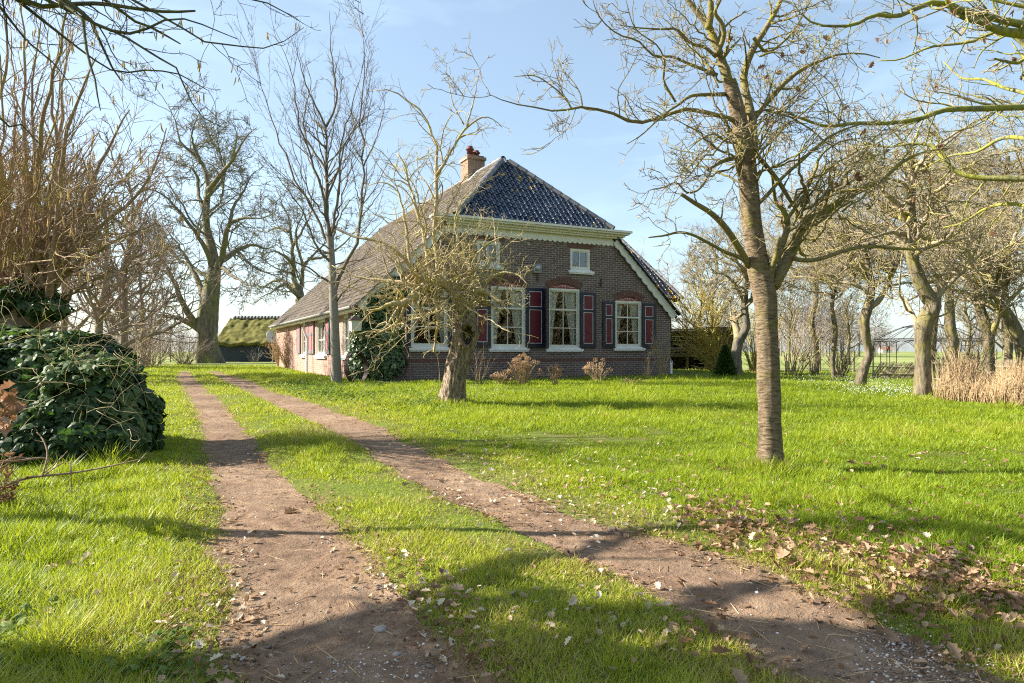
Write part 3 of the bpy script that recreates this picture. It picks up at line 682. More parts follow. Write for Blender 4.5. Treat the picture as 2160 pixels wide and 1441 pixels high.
# ---- things fixed to or leaning on the house
def at_house(name, label, cat, s, v, z): return thing(name, label, cat, tuple(hw(s, v, z)), HA)
p = s_at(1131); zz = z_at(1131, 567)
t = at_house('wall_lamp', 'grey square floodlight high on the brick front between two windows', 'wall lamp', p, 0, zz)
g = Geo(); g.box(-.13, .13, -.1, -.0, -.13, .12); g.box(-.15, .15, -.12, -.1, -.15, .14); g.build('housing', M['lampgrey'], t)
g = Geo(); lathe(g, [(0, .0), (.085, .0), (.09, .025), (.07, .045), (0, .05)], 18); g.v = [np.column_stack([g.v[0][:, 0], -.121 - g.v[0][:, 2], g.v[0][:, 1] + .02])]; g.build('lens', M['zinc'], t, smooth=True)
sb = v_at(746)
t = at_house('lantern', 'cream lantern with a dark roof hanging at the ivy covered house corner', 'lantern', -.3, -.36, 1.68)
g = Geo(); g.add([(-.13, -.13, 0), (.13, -.13, 0), (.13, .13, 0), (-.13, .13, 0), (-.16, -.16, .3), (.16, -.16, .3), (.16, .16, .3), (-.16, .16, .3)], [(0, 3, 2, 1), (4, 5, 6, 7), (0, 1, 5, 4), (1, 2, 6, 5), (2, 3, 7, 6), (3, 0, 4, 7)]); g.build('lantern_body', M['cream'], t)
g = Geo(); g.add([(-.2, -.2, .302), (.2, -.2, .302), (.2, .2, .302), (-.2, .2, .302), (0, 0, .47)], None, [(0, 1, 4), (1, 2, 4), (2, 3, 4), (3, 0, 4), (0, 2, 1), (0, 3, 2)]); g.tubes(np.array([(0, 0, .46), (0, 0, .56), (.15, .2, .62), (.32, .36, .5)]), np.full(4, .014), 6); g.build('lantern_roof', M['iron'], t)

def hoop(name, label, centre, r, wdt, thick, nx, tilt, mat='iron'):
    """a flat iron band bent to a ring, standing on its edge"""
    t = thing(name, label, 'wheel hoop', centre, 0); g = Geo(); n = 64; a = np.arange(n) * 2 * PI / n
    ring = []
    for rr, ww in ((r, -wdt / 2), (r, wdt / 2), (r - thick, wdt / 2), (r - thick, -wdt / 2)): ring.append(np.column_stack([rr * np.cos(a), np.full(n, ww), rr * np.sin(a)]))
    V = np.stack(ring, 1).reshape(-1, 3); i = np.arange(n) * 4; i2 = (np.arange(n) + 1) % n * 4
    q = np.concatenate([np.stack([i + c, i2 + c, i2 + (c + 1) % 4, i + (c + 1) % 4], -1) for c in range(4)])
    g.add(V, q); o = g.build('hoop_band', M[mat], t); t.rotation_euler = (tilt, 0, nx); return t
c = hw(s_at(849) - .42, -.16, 0); gz = float(ground(c[0], c[1])); hoop('wheel_hoop', 'thin dark iron hoop leaning on the brick front beside the ivy', (c[0], c[1], gz + .50), .52, .045, .022, HA, math.radians(-9))
c = Wp(752, 776, 18.9); gz = float(ground(c[0], c[1])); hoop('wheel_hoop', 'broad rusty iron hoop standing by the side wall below the lantern', (c[0], c[1], gz + .44), .46, .13, .03, math.radians(66), math.radians(-6))
# milk can at the right corner
c = hw(s_at(1422), .35, 0); t = thing('milk_can', 'white milk can standing at the right corner of the house', 'milk can', (c[0], c[1], float(ground(c[0], c[1]))))
g = Geo(); lathe(g, [(0, 0), (.165, 0), (.17, .02), (.165, .04), (.165, .36), (.15, .43), (.10, .50), (.095, .56)], 24); g.build('can_body', M['white'], t, smooth=True)
g = Geo(); lathe(g, [(.1, .56), (.125, .565), (.125, .585), (.07, .60), (.03, .62), (0, .62)], 20); g.build('can_lid', M['white'], t, smooth=True)
for sd in (-1, 1):
    g = Geo(); th = np.linspace(-.5 * PI, .5 * PI, 10); g.tubes(np.column_stack([sd * (.12 + .055 * np.cos(th)), np.zeros(10), .46 + .06 * np.sin(th)]), np.full(10, .011), 6); g.build('can_handle', M['white'], t)
# ------------------------------------------------------------------ trees
def grow(P, R, dens, ang, lr, k, rr, up=.02, wig=.12, t0=.15, t1=1.0, rmin=.0015, lmin=.05, lmax=9, tip=.35, nmin=0, flat=0.0, seed=None, swirl=0.0):
    """children on every parent line: P (N,k0,3), R (N,k0)"""
    r = rng if seed is None else np.random.default_rng(seed)
    N, k0, _ = P.shape
    Ls = np.linalg.norm(np.diff(P, axis=1), axis=2).sum(1)
    cnt = np.maximum(r.poisson(dens * Ls * (t1 - t0)), nmin); idx = np.repeat(np.arange(N), cnt); m = len(idx)
    if m == 0: return np.zeros((0, k, 3)), np.zeros((0, k))
    t = r.uniform(t0, t1, m); f = t * (k0 - 1); i = np.minimum(f.astype(int), k0 - 2); w = (f - i)[:, None]
    p0 = P[idx, i] * (1 - w) + P[idx, i + 1] * w; rp = R[idx, i] * (1 - w[:, 0]) + R[idx, i + 1] * w[:, 0]
    T = unit(P[idx, i + 1] - P[idx, i]); q = r.normal(size=(m, 3)); q = q - (q * T).sum(1, keepdims=True) * T
    if flat: q[:, 2] *= (1 - flat)
    q = unit(q); a = np.radians(r.uniform(ang[0], ang[1], m))[:, None]
    d = np.cos(a) * T + np.sin(a) * q
    L = np.clip(Ls[idx] * r.uniform(lr[0], lr[1], m) * (1 - .45 * t), lmin, lmax)
    rs = np.maximum(np.minimum(rp * r.uniform(rr[0], rr[1], m), rp * .9), rmin)
    pts = [p0]; st = (L / (k - 1))[:, None]; sw = r.normal(size=(m, 3)) * swirl
    for s in range(k - 1):
        d = unit(d + r.normal(size=(m, 3)) * wig + np.array([0, 0, up]) + sw); pts.append(pts[-1] + d * st)
    Pc = np.stack(pts, 1); Rc = np.maximum(rs[:, None] * np.linspace(1, tip, k)[None], rmin * .7)
    return Pc, Rc
K0 = 18
def line(pts, Y0, Y1=None, k=K0, wob=0.0, rmul=1.0):
    """picture points (px, py, radius px) lifted to real places between the depths Y0 and Y1"""
    a = np.array([(p + (None,))[:3] if len(p) < 3 else p for p in pts], dtype=object)
    n = len(pts); Y1 = Y0 if Y1 is None else Y1
    rad = [p[2] if len(p) > 2 else None for p in pts]
    kn = [i for i, q in enumerate(rad) if q is not None]; rad = np.interp(range(n), kn, [rad[i] for i in kn])
    xy = np.array([(p[0], p[1]) for p in pts], float); seg = np.concatenate([[0], np.cumsum(np.linalg.norm(np.diff(xy, axis=0), axis=1))]); s = seg / seg[-1]
    Y = Y0 + (Y1 - Y0) * s
    W3 = np.array([Wp(xy[i, 0], xy[i, 1], Y[i]) for i in range(n)])
    D = catmull(np.column_stack([W3, rad / F * Y * rmul]), k); P, R = D[:, :3], np.maximum(D[:, 3], .0015)
    if wob:
        w = np.stack([fbm(np.arange(k) * .9 + rng.random() * 50, 3.3 + j * 7, 1.1, 2) for j in range(3)], 1) * wob; w[0] = 0; P = P + w * np.linalg.norm(P[-1] - P[0])
    return P, R
def stack(ls): return np.stack([p for p, r in ls]), np.stack([r for p, r in ls])
def trunk_geo(P, R, n=24, K=60, amp=.06, ridge=.0, flare=.35, fz=2.0, fs=7.0, hole=None):
    D = catmull(np.column_stack([P, R]), K); P, R = D[:, :3], D[:, 3].copy()
    h = np.concatenate([[0], np.cumsum(np.linalg.norm(np.diff(P, axis=0), axis=1))])
    R *= 1 + flare * np.exp(-h / (R[0] * 1.3))
    g = Geo(); g.tubes(P, R, n, closed_tip=False); V = g.v[0].reshape(K, n, 3); C = P[:, None]; d = V - C
    th = (np.arange(n) * 2 * PI / n)[None]
    nz = fbm(np.cos(th) * 1.6 + h[:, None] * fz * .3, np.sin(th) * 1.6 + 3, h[:, None] * fz, 3)
    rd = np.abs(fbm(np.cos(th) * fs * .5, np.sin(th) * fs * .5, h[:, None] * fz * .35, 3)) - .3
    root = .22 * np.sin(th * 5 + 1.3) * np.exp(-h / (R[0] * 1.1))[:, None] * (flare > .2)
    sc = 1 + amp * nz + ridge * rd + root
    V = C + d * sc[..., None]
    if hole is not None:
        hc, hr, dep = hole
        q = V - np.asarray(hc); e = np.sqrt((q[..., 0] / hr[0]) ** 2 + (q[..., 1] / (hr[0] * 2)) ** 2 + (q[..., 2] / hr[1]) ** 2)
        e = e + .16 * fbm(V[..., 0] * 8, V[..., 2] * 6, 4.0, 2)
        face = d[..., 1] < .02
        ins = np.where(face, 1 - sst(.75, 1.0, e), 0); lip = np.where(face, np.exp(-((e - 1.18) / .2) ** 2), 0)
        V = V + (lip * .26)[..., None] * d * 1.0 + ins[..., None] * np.array([0, dep, 0])
    g.v[0] = V.reshape(-1, 3); return g
def add_trunk(root, P, R, mat, **k):
    g = trunk_geo(P, R, **k); return g.build('trunk', M[mat], root, origin=root.location, smooth=True)
def tree(name, label, cat, trunk, limbs, levels, tmat, cmat, group=None, tk={}, sides=(7, 5, 4, 3), extra=None, stems_in_crown=True, twig_mat=None, limb_r=1.0, taper=.4):
    P0, R0 = trunk if trunk is not None else (limbs[0][0], limbs[0][1])
    base = P0[0]; t = thing(name, label, cat, tuple(base), 0, group)
    if trunk is not None: add_trunk(t, P0, R0, tmat, **tk)
    g = Geo(); LP, LR = stack(limbs); LR = np.maximum(LR * limb_r * (1 - taper * np.linspace(0, 1, LR.shape[1]) ** 1.6)[None], .0014); g.tubes(LP, LR, sides[0] + 2)
    cur = (LP, LR); alls = [cur]; sp_ = 0
    for i, lv in enumerate(levels):
        if i == 1: sp_ = sum(len(a) for a in g.q)
        cur = grow(cur[0], cur[1], **lv); alls.append(cur); g.tubes(cur[0], cur[1], sides[min(i + 1, len(sides) - 1)], closed_tip=False)
    g.build('crown', M[cmat], t, origin=base, smooth=True, mat2=M[twig_mat] if twig_mat else None, split=sp_)
    return t, alls
def hang_catkins(t, alls, n, size, base, lo=-1, sel=None):
    P = np.concatenate([a[0][:, -1] for a in alls[1:]] + [a[0][:, a[0].shape[1] // 2] for a in alls[1:]])
    if sel is not None: P = P[sel(P)]
    if len(P) == 0: return
    pos = P[rng.integers(0, len(P), n)]; pos = np.repeat(pos, 2, 0) + rng.normal(0, .012, (2 * n, 3)) * (1, 1, .3); N = len(pos)
    L = size * rng.uniform(.6, 1.2, N); k = 6; s = np.linspace(0, 1, k); dx = rng.normal(0, .12, (N, 2))
    Pc = np.stack([np.concatenate([pos[:, :2] + dx * (L * ss * ss)[:, None], (pos[:, 2] - L * ss)[:, None]], 1) for ss in s], 1)
    Rc = np.outer(rng.uniform(.0035, .005, N), [.5, .9, 1, 1, .85, .3]) * (size / .06) ** .5
    g = Geo(); g.tubes(Pc, Rc, 5); tag(g.build('catkins', M['catkin'], t, origin=base, smooth=True), kind='stuff')
OAKLEAF = [(0, 0, 0), (.10, .18, .03), (.26, .20, .05), (.18, .36, .04), (.36, .46, .09), (.22, .60, .05), (.30, .76, .08), (.12, .86, .03), (0, 1.0, .0), (-.12, .86, .05), (-.30, .76, .10), (-.22, .60, .06), (-.36, .46, .12), (-.18, .36, .05), (-.26, .20, .07), (-.10, .18, .03), (0, .5, -.05)]
OAKF = [(16, i, i + 1) for i in range(15)] + [(16, 15, 0)]
def rand_frames(N, flatness=1.0, r=rng):
    Z = r.normal(size=(N, 3)); Z[:, 2] = np.abs(Z[:, 2]) + flatness * 2; Z = unit(Z); a = r.normal(size=(N, 3)); X = unit(np.cross(a, Z)); return X, np.cross(Z, X), Z
def dead_leaves(t, alls, n, size, base, sel=None):
    P = np.concatenate([a[0][:, -1] for a in alls[1:]])
    if sel is not None: P = P[sel(P)]
    pos = P[rng.integers(0, len(P), n)]; X, Y, Z = rand_frames(n, -.4); Y[:, 2] = -np.abs(Y[:, 2]) - .3; Y = unit(Y); X = unit(np.cross(Y, Z)); Z = np.cross(X, Y)
    tv = np.array(OAKLEAF) * (1, 1, 2.0); g = Geo(); g.scatter(tv, OAKF, pos, X, Y, Z, size * rng.uniform(.6, 1.2, n), rng.random(n)); g.build('dead_leaves', M['deadleaf'], t, origin=base, attr=True)
LV = lambda **k: k
# ------------------------------------------------------------------ the trees
def Yg(px, py): return on_ground(px, py)[1]
# foreground cherry with a banded trunk
Y = Yg(1627, 992)
trk = line([(1627, 1003, 25.5), (1625, 930, 23.5), (1621, 800, 22.5), (1618, 700, 22), (1613, 625, 24), (1603, 575, 23), (1590, 500, 20.5), (1578, 400, 19), (1572, 340, 17.5), (1562, 270, 16.5), (1550, 215, 15), (1538, 172, 14)], Y, Y, 34)
limbs = [line(p, Y, Y + d, K0) for p, d in [
 ([(1553, 228, 15), (1531, 156, 13.5), (1510, 94, 12.5), (1494, 55, 11.5), (1472, 28, 10), (1449, -2, 9), (1420, -40, 7)], .1),
 ([(1494, 62, 10), (1499, 30, 9.5), (1499, 0, 9), (1496, -60, 7)], -.1),
 ([(1590, 320, 12), (1586, 250, 11.5), (1570, 180, 11), (1572, 145, 11), (1590, 100, 11), (1612, 66, 10), (1640, 17, 9), (1654, -20, 8)], .35),
 ([(1598, 490, 12), (1594, 440, 12.5), (1592, 400, 12), (1588, 350, 10), (1587, 300, 9), (1590, 255, 8), (1608, 228, 8), (1634, 198, 8.5), (1657, 173, 8), (1692, 146, 6.5), (1727, 130, 5), (1768, 115, 4), (1817, 113, 3), (1856, 122, 2)], .55),
 ([(1510, 118, 7), (1523, 90, 7), (1527, 66, 7), (1520, 45, 6.5), (1508, 28, 6), (1516, 8, 5), (1530, -18, 4)], -.25),
 ([(1580, 560, 10), (1556, 520, 10), (1530, 480, 9.5), (1500, 450, 9), (1465, 428, 8.5), (1436, 409, 7.5)], -.5),
 ([(1576, 555, 6), (1560, 543, 5.5), (1530, 532, 5), (1497, 514, 4.5), (1462, 496, 4.5), (1432, 490, 4.5), (1402, 497, 4), (1368, 501, 3)], -.9),
 ([(1630, 605, 17), (1648, 570, 17.5), (1672, 525, 15.5), (1693, 477, 14), (1722, 455, 13), (1748, 442, 12), (1775, 422, 10.5), (1805, 406, 9.5), (1855, 382, 8.5), (1893, 350, 7), (1918, 333, 6), (1960, 318, 3.5), (2010, 312, 2)], .5),
 ([(1621, 605, 13), (1626, 570, 11), (1637, 540, 9), (1643, 500, 7.5)], -.2),
 ([(1640, 545, 9), (1655, 500, 9), (1662, 470, 8), (1650, 440, 7.5), (1636, 425, 6), (1630, 380, 5), (1622, 355, 4), (1600, 340, 4)], .2),
 ([(1672, 545, 6.5), (1700, 550, 6), (1735, 545, 5.5), (1780, 529, 5.5), (1830, 520, 5), (1890, 524, 5), (1955, 525, 4), (2005, 502, 3), (2035, 480, 2)], -.4),
 ([(1565, 262, 7), (1538, 250, 6.5), (1500, 240, 6), (1460, 231, 6), (1437, 232, 5.5), (1406, 243, 5), (1361, 257, 5.2), (1333, 258, 5.4), (1298, 241, 4.6), (1250, 229, 4.4), (1205, 226, 4), (1184, 238, 3.5), (1146, 229, 3), (1097, 222, 2.6), (1069, 212, 2.2), (1035, 208, 1.7), (1026, 196, 1.3)], -.7),
 ([(1530, 199, 6), (1487, 200, 5), (1456, 203, 4.6), (1430, 222, 4), (1412, 233, 3.6), (1380, 260, 3), (1352, 286, 2.5), (1322, 304, 1.6)], -.5),
 ([(1510, 120, 5), (1486, 99, 4.5), (1458, 92, 4), (1427, 62, 3.8), (1399, 62, 3.4), (1350, 59, 2.4), (1300, 52, 1.6)], -.5),
 ([(1512, 158, 5), (1500, 153, 4.5), (1451, 134, 4), (1420, 120, 3.6), (1378, 117, 3.4), (1347, 87, 3), (1305, 73, 2.6), (1271, 45, 2.3), (1257, 21, 1.8), (1248, -10, 1.2)], -.8),
 ([(1425, 215, 3.2), (1400, 170, 3), (1402, 130, 2.6), (1385, 95, 2.2), (1340, 60, 2), (1320, 0, 1.4)], -.7),
 ([(1575, 330, 8), (1553, 333, 7.5), (1530, 338, 7), (1512, 347, 6.5), (1494, 358, 6)], -.45),
 ([(1500, 360, 3), (1475, 399, 3), (1448, 406, 2.8), (1427, 385, 2.4), (1400, 395, 2), (1371, 401, 1.4), (1352, 418, 1)], -.6),
 ([(1560, 245, 4), (1600, 235, 3.5), (1640, 228, 3), (1625, 232, 3)], .3),
 ([(1205, 228, 2.6), (1190, 205, 2.4), (1167, 184, 2.2), (1128, 160, 1.9), (1083, 162, 1.3)], 0),
 ([(1229, 227, 2), (1222, 194, 1.9), (1194, 156, 1.6), (1165, 146, 1.1)], .2),
 ([(1331, 258, 2.3), (1318, 235, 2), (1320, 205, 1.6), (1312, 190, 1)], .1),
 ([(1600, 330, 6), (1640, 380, 7), (1665, 420, 6.5), (1690, 460, 5)], .2),
 ([(1590, 440, 5), (1620, 410, 5.5), (1650, 375, 5), (1690, 340, 5), (1740, 295, 4.5), (1790, 270, 3.5), (1850, 255, 2.4)], .3),
 ([(1655, 470, 5), (1690, 420, 5), (1720, 360, 4.5), (1730, 330, 4), (1770, 300, 3), (1830, 290, 2)], .6),
 ([(1590, 80, 5), (1620, 110, 4), (1670, 70, 3), (1700, 20, 2.4), (1720, -20, 2)], .4),
 ([(1570, 300, 4), (1535, 300, 3.4), (1505, 283, 3), (1470, 300, 2.2), (1440, 330, 1.6)], -.2),
]]
pr = np.random.default_rng(77); Yc = Yg(1627, 992)
def arch(r, n, x, y, ex, ey, rad, sag=.12, dY=1.1):
    out = []
    for _ in range(n):
        x0, y0, x1, y1 = r.uniform(*x), r.uniform(*y), r.uniform(*ex), r.uniform(*ey); L = math.hypot(x1 - x0, y1 - y0); b = L * r.normal(0, sag)
        out.append(line([(x0, y0, rad * r.uniform(.8, 1.3)), (x0 * .66 + x1 * .34 + b * .7, y0 * .66 + y1 * .34 + b * .5 + r.normal(0, 6)), (x0 * .3 + x1 * .7 + b * .6 + r.normal(0, 8), y0 * .3 + y1 * .7 + r.normal(0, 9)), (x1, y1, rad * .35)], Yc + r.uniform(-.15, .3), Yc + r.uniform(-dY, dY), K0, .02))
    return out
limbs += arch(pr, 16, (1645, 1720), (420, 540), (1680, 1900), (180, 400), 3.4) + arch(pr, 9, (1570, 1600), (230, 420), (1640, 1800), (120, 330), 3.0) + arch(pr, 11, (1560, 1580), (240, 400), (1370, 1520), (170, 460), 2.8) + arch(pr, 7, (1700, 1850), (400, 470), (1800, 2000), (290, 560), 2.6) + arch(pr, 6, (1500, 1540), (80, 190), (1330, 1470), (-20, 260), 2.4) + arch(pr, 5, (1590, 1650), (20, 120), (1650, 1800), (-30, 160), 2.6)
cherry, ca = tree('cherry_tree', 'bare cherry tree with a banded straight trunk alone on the near lawn', 'tree', trk, limbs, [
 LV(dens=6.5, ang=(25, 75), lr=(.16, .42), k=10, rr=(.22, .45), up=.045, wig=.17, t0=.14, rmin=.0034, lmin=.18, lmax=1.05),
 LV(dens=8.5, ang=(25, 70), lr=(.3, .6), k=6, rr=(.45, .75), up=.03, wig=.2, t0=.12, rmin=.0032, lmin=.09, lmax=.5, nmin=2),
 LV(dens=12, ang=(30, 70), lr=(.3, .6), k=4, rr=(.5, .8), up=.02, wig=.2, t0=.2, rmin=.0028, lmin=.07, lmax=.26, tip=.8, nmin=2)],
 'bk_cherry', 'bk_cherry_limb', tk=dict(n=28, K=140, amp=.06, ridge=.11, flare=.30, fz=6.0), sides=(10, 6, 4, 3), twig_mat='bk_fruit_twig', limb_r=.78)
dead_leaves(cherry, ca, 46, .075, cherry.location, lambda P: P[:, 0] > 1.9)

# leaning old fruit tree with a hollow trunk
Y = Yg(960, 852)
trk = line([(951, 858, 25), (962, 790, 24), (973, 740, 23.5), (985, 697, 24), (985, 670, 17), (974, 646, 13)], Y, Y, 24)
hc = Wp(986, 706, Y - .2)
sl = []
def shoots(r, n, x0, x1, y0, y1, Y, dxr, dyr, rad, dY=.6):
    out = []
    for _ in range(n):
        x, y = r.uniform(x0, x1), r.uniform(y0, y1); ex, ey = x + r.uniform(*dxr), y + r.uniform(*dyr); mx, my = (x + ex) / 2 + r.normal(0, 9), (y + ey) / 2 + r.normal(0, 8)
        out.append(line([(x, y, rad), (mx, my), (ex, ey, rad * .4)], Y + r.uniform(-.3, .3), Y + r.uniform(-dY, dY), K0, .02))
    return out
pr = np.random.default_rng(21)
limbs = [line(p, Y, Y + d, K0, .012) for p, d in [
 ([(978, 660, 15), (968, 630, 17), (955, 608, 17), (938, 596, 17), (920, 594, 16), (900, 602, 15), (884, 613, 14), (868, 628, 13), (848, 640, 11), (826, 640, 8), (800, 652, 5), (770, 655, 3)], -.4),
 ([(982, 655, 13), (988, 632, 13), (998, 618, 12), (1014, 612, 10), (1036, 622, 8), (1060, 642, 6), (1074, 662, 4)], -.5),
 ([(915, 597, 8), (909, 575, 7), (900, 540, 6), (888, 475, 5), (866, 394, 4), (848, 341, 3.5), (834, 322, 3)], .3),
 ([(924, 595, 7), (920, 555, 6.5), (918, 500, 6), (919, 427, 5.5), (921, 366, 5), (919, 320, 4), (909, 269, 3.4), (891, 235, 3), (851, 204, 2.6), (821, 189, 2.2), (785, 187, 1.5)], .2),
 ([(921, 368, 4), (935, 345, 3.8), (952, 320, 3.5), (985, 269, 3.2), (1013, 250, 2.5), (1038, 250, 1.8), (1060, 268, 1.2)], .3),
 ([(984, 268, 2.4), (992, 238, 2), (1003, 195, 1.6), (1010, 148, 1)], .2),
 ([(978, 262, 2), (958, 225, 1.6), (945, 170, 1.2), (940, 130, .8)], .1),
 ([(905, 600, 8), (880, 580, 7), (850, 545, 5), (820, 518, 4), (790, 505, 3), (760, 502, 2)], -.2),
 ([(890, 606, 7), (860, 598, 5.5), (820, 592, 4.5), (775, 588, 3.5), (735, 575, 2.4), (700, 560, 1.4)], .4),
 ([(895, 604, 6), (872, 570, 5), (858, 500, 4), (850, 440, 3.4), (833, 397, 3), (793, 385, 2), (770, 395, 1.2)], .5),
 ([(965, 625, 8), (985, 590, 6), (1000, 550, 4.5), (1020, 520, 3.5), (1060, 500, 2.5), (1080, 510, 1.6)], -.4),
 ([(945, 600, 7), (955, 560, 5), (965, 510, 4), (960, 460, 3), (975, 420, 2), (1000, 395, 1.4)], -.3),
 ([(1000, 618, 7), (1030, 590, 5), (1060, 575, 4), (1090, 580, 3), (1115, 600, 2)], -.7),
 ([(850, 640, 6), (830, 665, 4), (815, 690, 3), (790, 700, 2)], -.4),
 ([(965, 635, 6), (950, 660, 4.5), (948, 690, 3), (935, 710, 2)], -.4),
 ([(872, 626, 6), (880, 650, 4), (895, 665, 3), (900, 695, 2)], -.5),
]] + shoots(pr, 30, 850, 1030, 596, 634, Y, (-110, 110), (-160, -40), 3.2, 1.0) + shoots(pr, 40, 820, 1050, 600, 645, Y, (-170, 130), (-80, 85), 2.8, 1.2)
apple, aa = tree('old_fruit_tree', 'leaning old fruit tree with a hollow trunk and tangled shoots beside the track', 'tree', trk, limbs, [
 LV(dens=3.6, ang=(30, 80), lr=(.3, .75), k=9, rr=(.35, .6), up=.02, wig=.26, t0=.12, rmin=.005, lmin=.35, lmax=1.5, nmin=3),
 LV(dens=4.0, ang=(30, 80), lr=(.3, .7), k=6, rr=(.5, .8), up=.0, wig=.27, t0=.1, rmin=.0044, lmin=.15, lmax=.5, nmin=2),
 LV(dens=4.6, ang=(30, 80), lr=(.3, .7), k=4, rr=(.5, .9), up=-.02, wig=.25, t0=.15, rmin=.0038, lmin=.08, lmax=.24, tip=.8, nmin=1)],
 'bk_apple', 'bk_apple_twig', tk=dict(n=64, K=150, amp=.08, ridge=.30, flare=.10, fz=2.2, fs=11, hole=(hc, (.105, .185), .30)), sides=(8, 5, 4, 3), limb_r=.85)

# slim grey tree in front of the side wall
Y = 18.9; gz = float(ground(*Wp(710, 806, Y)[:2])); by = HY + (CH - gz) * F / Y
trk = line([(710, by + 2, 11), (707, 720, 9.7), (703, 620, 8.6), (700, 560, 7.8), (696, 500, 7.3)], Y, Y, 20)
def fan(r, stem, n, t0, t1, Y, up=(60, 260), side=(30, 110), rad=3.0):
    out = []
    for _ in range(n):
        q = r.uniform(t0, t1); i = min(int(q * (len(stem) - 1)), len(stem) - 2); w = q * (len(stem) - 1) - i
        x = stem[i][0] * (1 - w) + stem[i + 1][0] * w; y = stem[i][1] * (1 - w) + stem[i + 1][1] * w; sd = r.choice([-1, 1]); u = r.uniform(*up) * (1.1 - .5 * q); s_ = r.uniform(*side) * (1.1 - .5 * q) * sd
        out.append(line([(x, y, rad * r.uniform(.7, 1.2)), (x + s_ * .35, y - u * .25), (x + s_ * .7, y - u * .6), (x + s_ * .95, y - u, rad * .3)], Y, Y + r.uniform(-2.2, 2.2), K0, .02))
    return out
pr = np.random.default_rng(5)
main = [(697, 505), (691, 470), (688, 360), (689, 305), (688, 266)]
second = [(705, 620), (729, 558), (747, 525), (759, 461), (764, 412), (769, 366), (764, 290), (760, 214), (769, 168), (768, 92), (767, 25)]
limbs = [line(p, Y, Y + d, K0, .01) for p, d in [
 ([(697, 505, 8), (691, 470, 7.5), (688, 360, 7), (689, 305, 6), (688, 266, 5.5)], .1),
 ([(688, 268, 4), (671, 235, 3.5), (653, 198, 3), (637, 153, 2.4), (622, 90, 1.5)], -.6), ([(688, 268, 4.2), (701, 238, 3.8), (711, 195, 3.4), (701, 137, 2.8), (698, 92, 2.2), (695, 20, 1.2)], .4),
 ([(692, 470, 5), (686, 421, 4.8), (665, 366, 4.2), (647, 305, 3.6), (631, 260, 3), (616, 159, 2.2), (598, 107, 1.7), (576, 67, 1)], -.8),
 ([(698, 520, 5), (676, 470, 4.6), (653, 434, 4.2), (622, 382, 3.6), (592, 305, 3), (573, 250, 2.4), (555, 198, 1.9), (531, 107, 1.1)], .8),
 ([(697, 500, 5), (712, 430, 4.6), (716, 366, 4), (720, 290, 3.2), (738, 240, 2.6), (752, 190, 2), (775, 90, 1.1)], -1.0),
 ([(690, 365, 4.5), (680, 345, 4), (650, 300, 3.2), (640, 250, 2.6), (655, 180, 2), (640, 110, 1.2)], .9),
 ([(690, 420, 4), (712, 360, 3.5), (730, 300, 3), (760, 260, 2.2), (800, 230, 1.3)], .7),
 ([(705, 620, 6.5), (729, 558, 6), (747, 525, 5.6), (759, 461, 5), (764, 412, 4.6), (769, 366, 4.2), (764, 290, 3.6), (760, 214, 3), (769, 168, 2.4), (768, 92, 1.8), (767, 25, 1)], 1.6),
 ([(702, 478, 5), (747, 499, 4.4), (790, 508, 4), (822, 516, 3.4), (860, 530, 2.8), (890, 548, 1.8)], -1.5),
 ([(768, 350, 2.8), (790, 300, 2.4), (806, 250, 2), (815, 190, 1.2)], .5), ([(701, 560, 5), (670, 520, 4), (640, 450, 3), (600, 390, 2.2), (560, 330, 1.3)], -1.2),
 ([(703, 600, 5), (680, 585, 3.6), (640, 560, 2.8), (600, 555, 2), (560, 565, 1.2)], -1.0), ([(706, 640, 4), (740, 600, 3.2), (790, 580, 2.5), (830, 590, 1.5)], -1.2),
]] + fan(pr, main, 16, .0, 1, Y) + fan(pr, second, 9, .3, 1, Y + .8, up=(50, 170), side=(20, 80), rad=2.2) + fan(pr, [(707, 700), (702, 600), (698, 520)], 9, .3, 1, Y, up=(10, 90), side=(50, 140), rad=2.6)
slim, sa = tree('young_hornbeam', 'slender smooth grey tree with upswept twigs before the long side wall', 'tree', trk, limbs, [
 LV(dens=3.6, ang=(15, 40), lr=(.22, .42), k=8, rr=(.3, .5), up=.05, wig=.09, t0=.15, rmin=.0055, lmin=.3, lmax=1.9, nmin=3),
 LV(dens=4.4, ang=(20, 50), lr=(.25, .5), k=5, rr=(.5, .8), up=.03, wig=.13, t0=.15, rmin=.0048, lmin=.2, lmax=.8, nmin=2),
 LV(dens=3.0, ang=(20, 50), lr=(.3, .5), k=4, rr=(.6, .9), up=.03, wig=.13, t0=.2, rmin=.0042, lmin=.12, lmax=.4)],
 'bk_slim', 'bk_slim_twig', tk=dict(n=20, K=50, amp=.03, ridge=.03, flare=.14), sides=(7, 5, 3, 3), limb_r=.6, taper=.5)

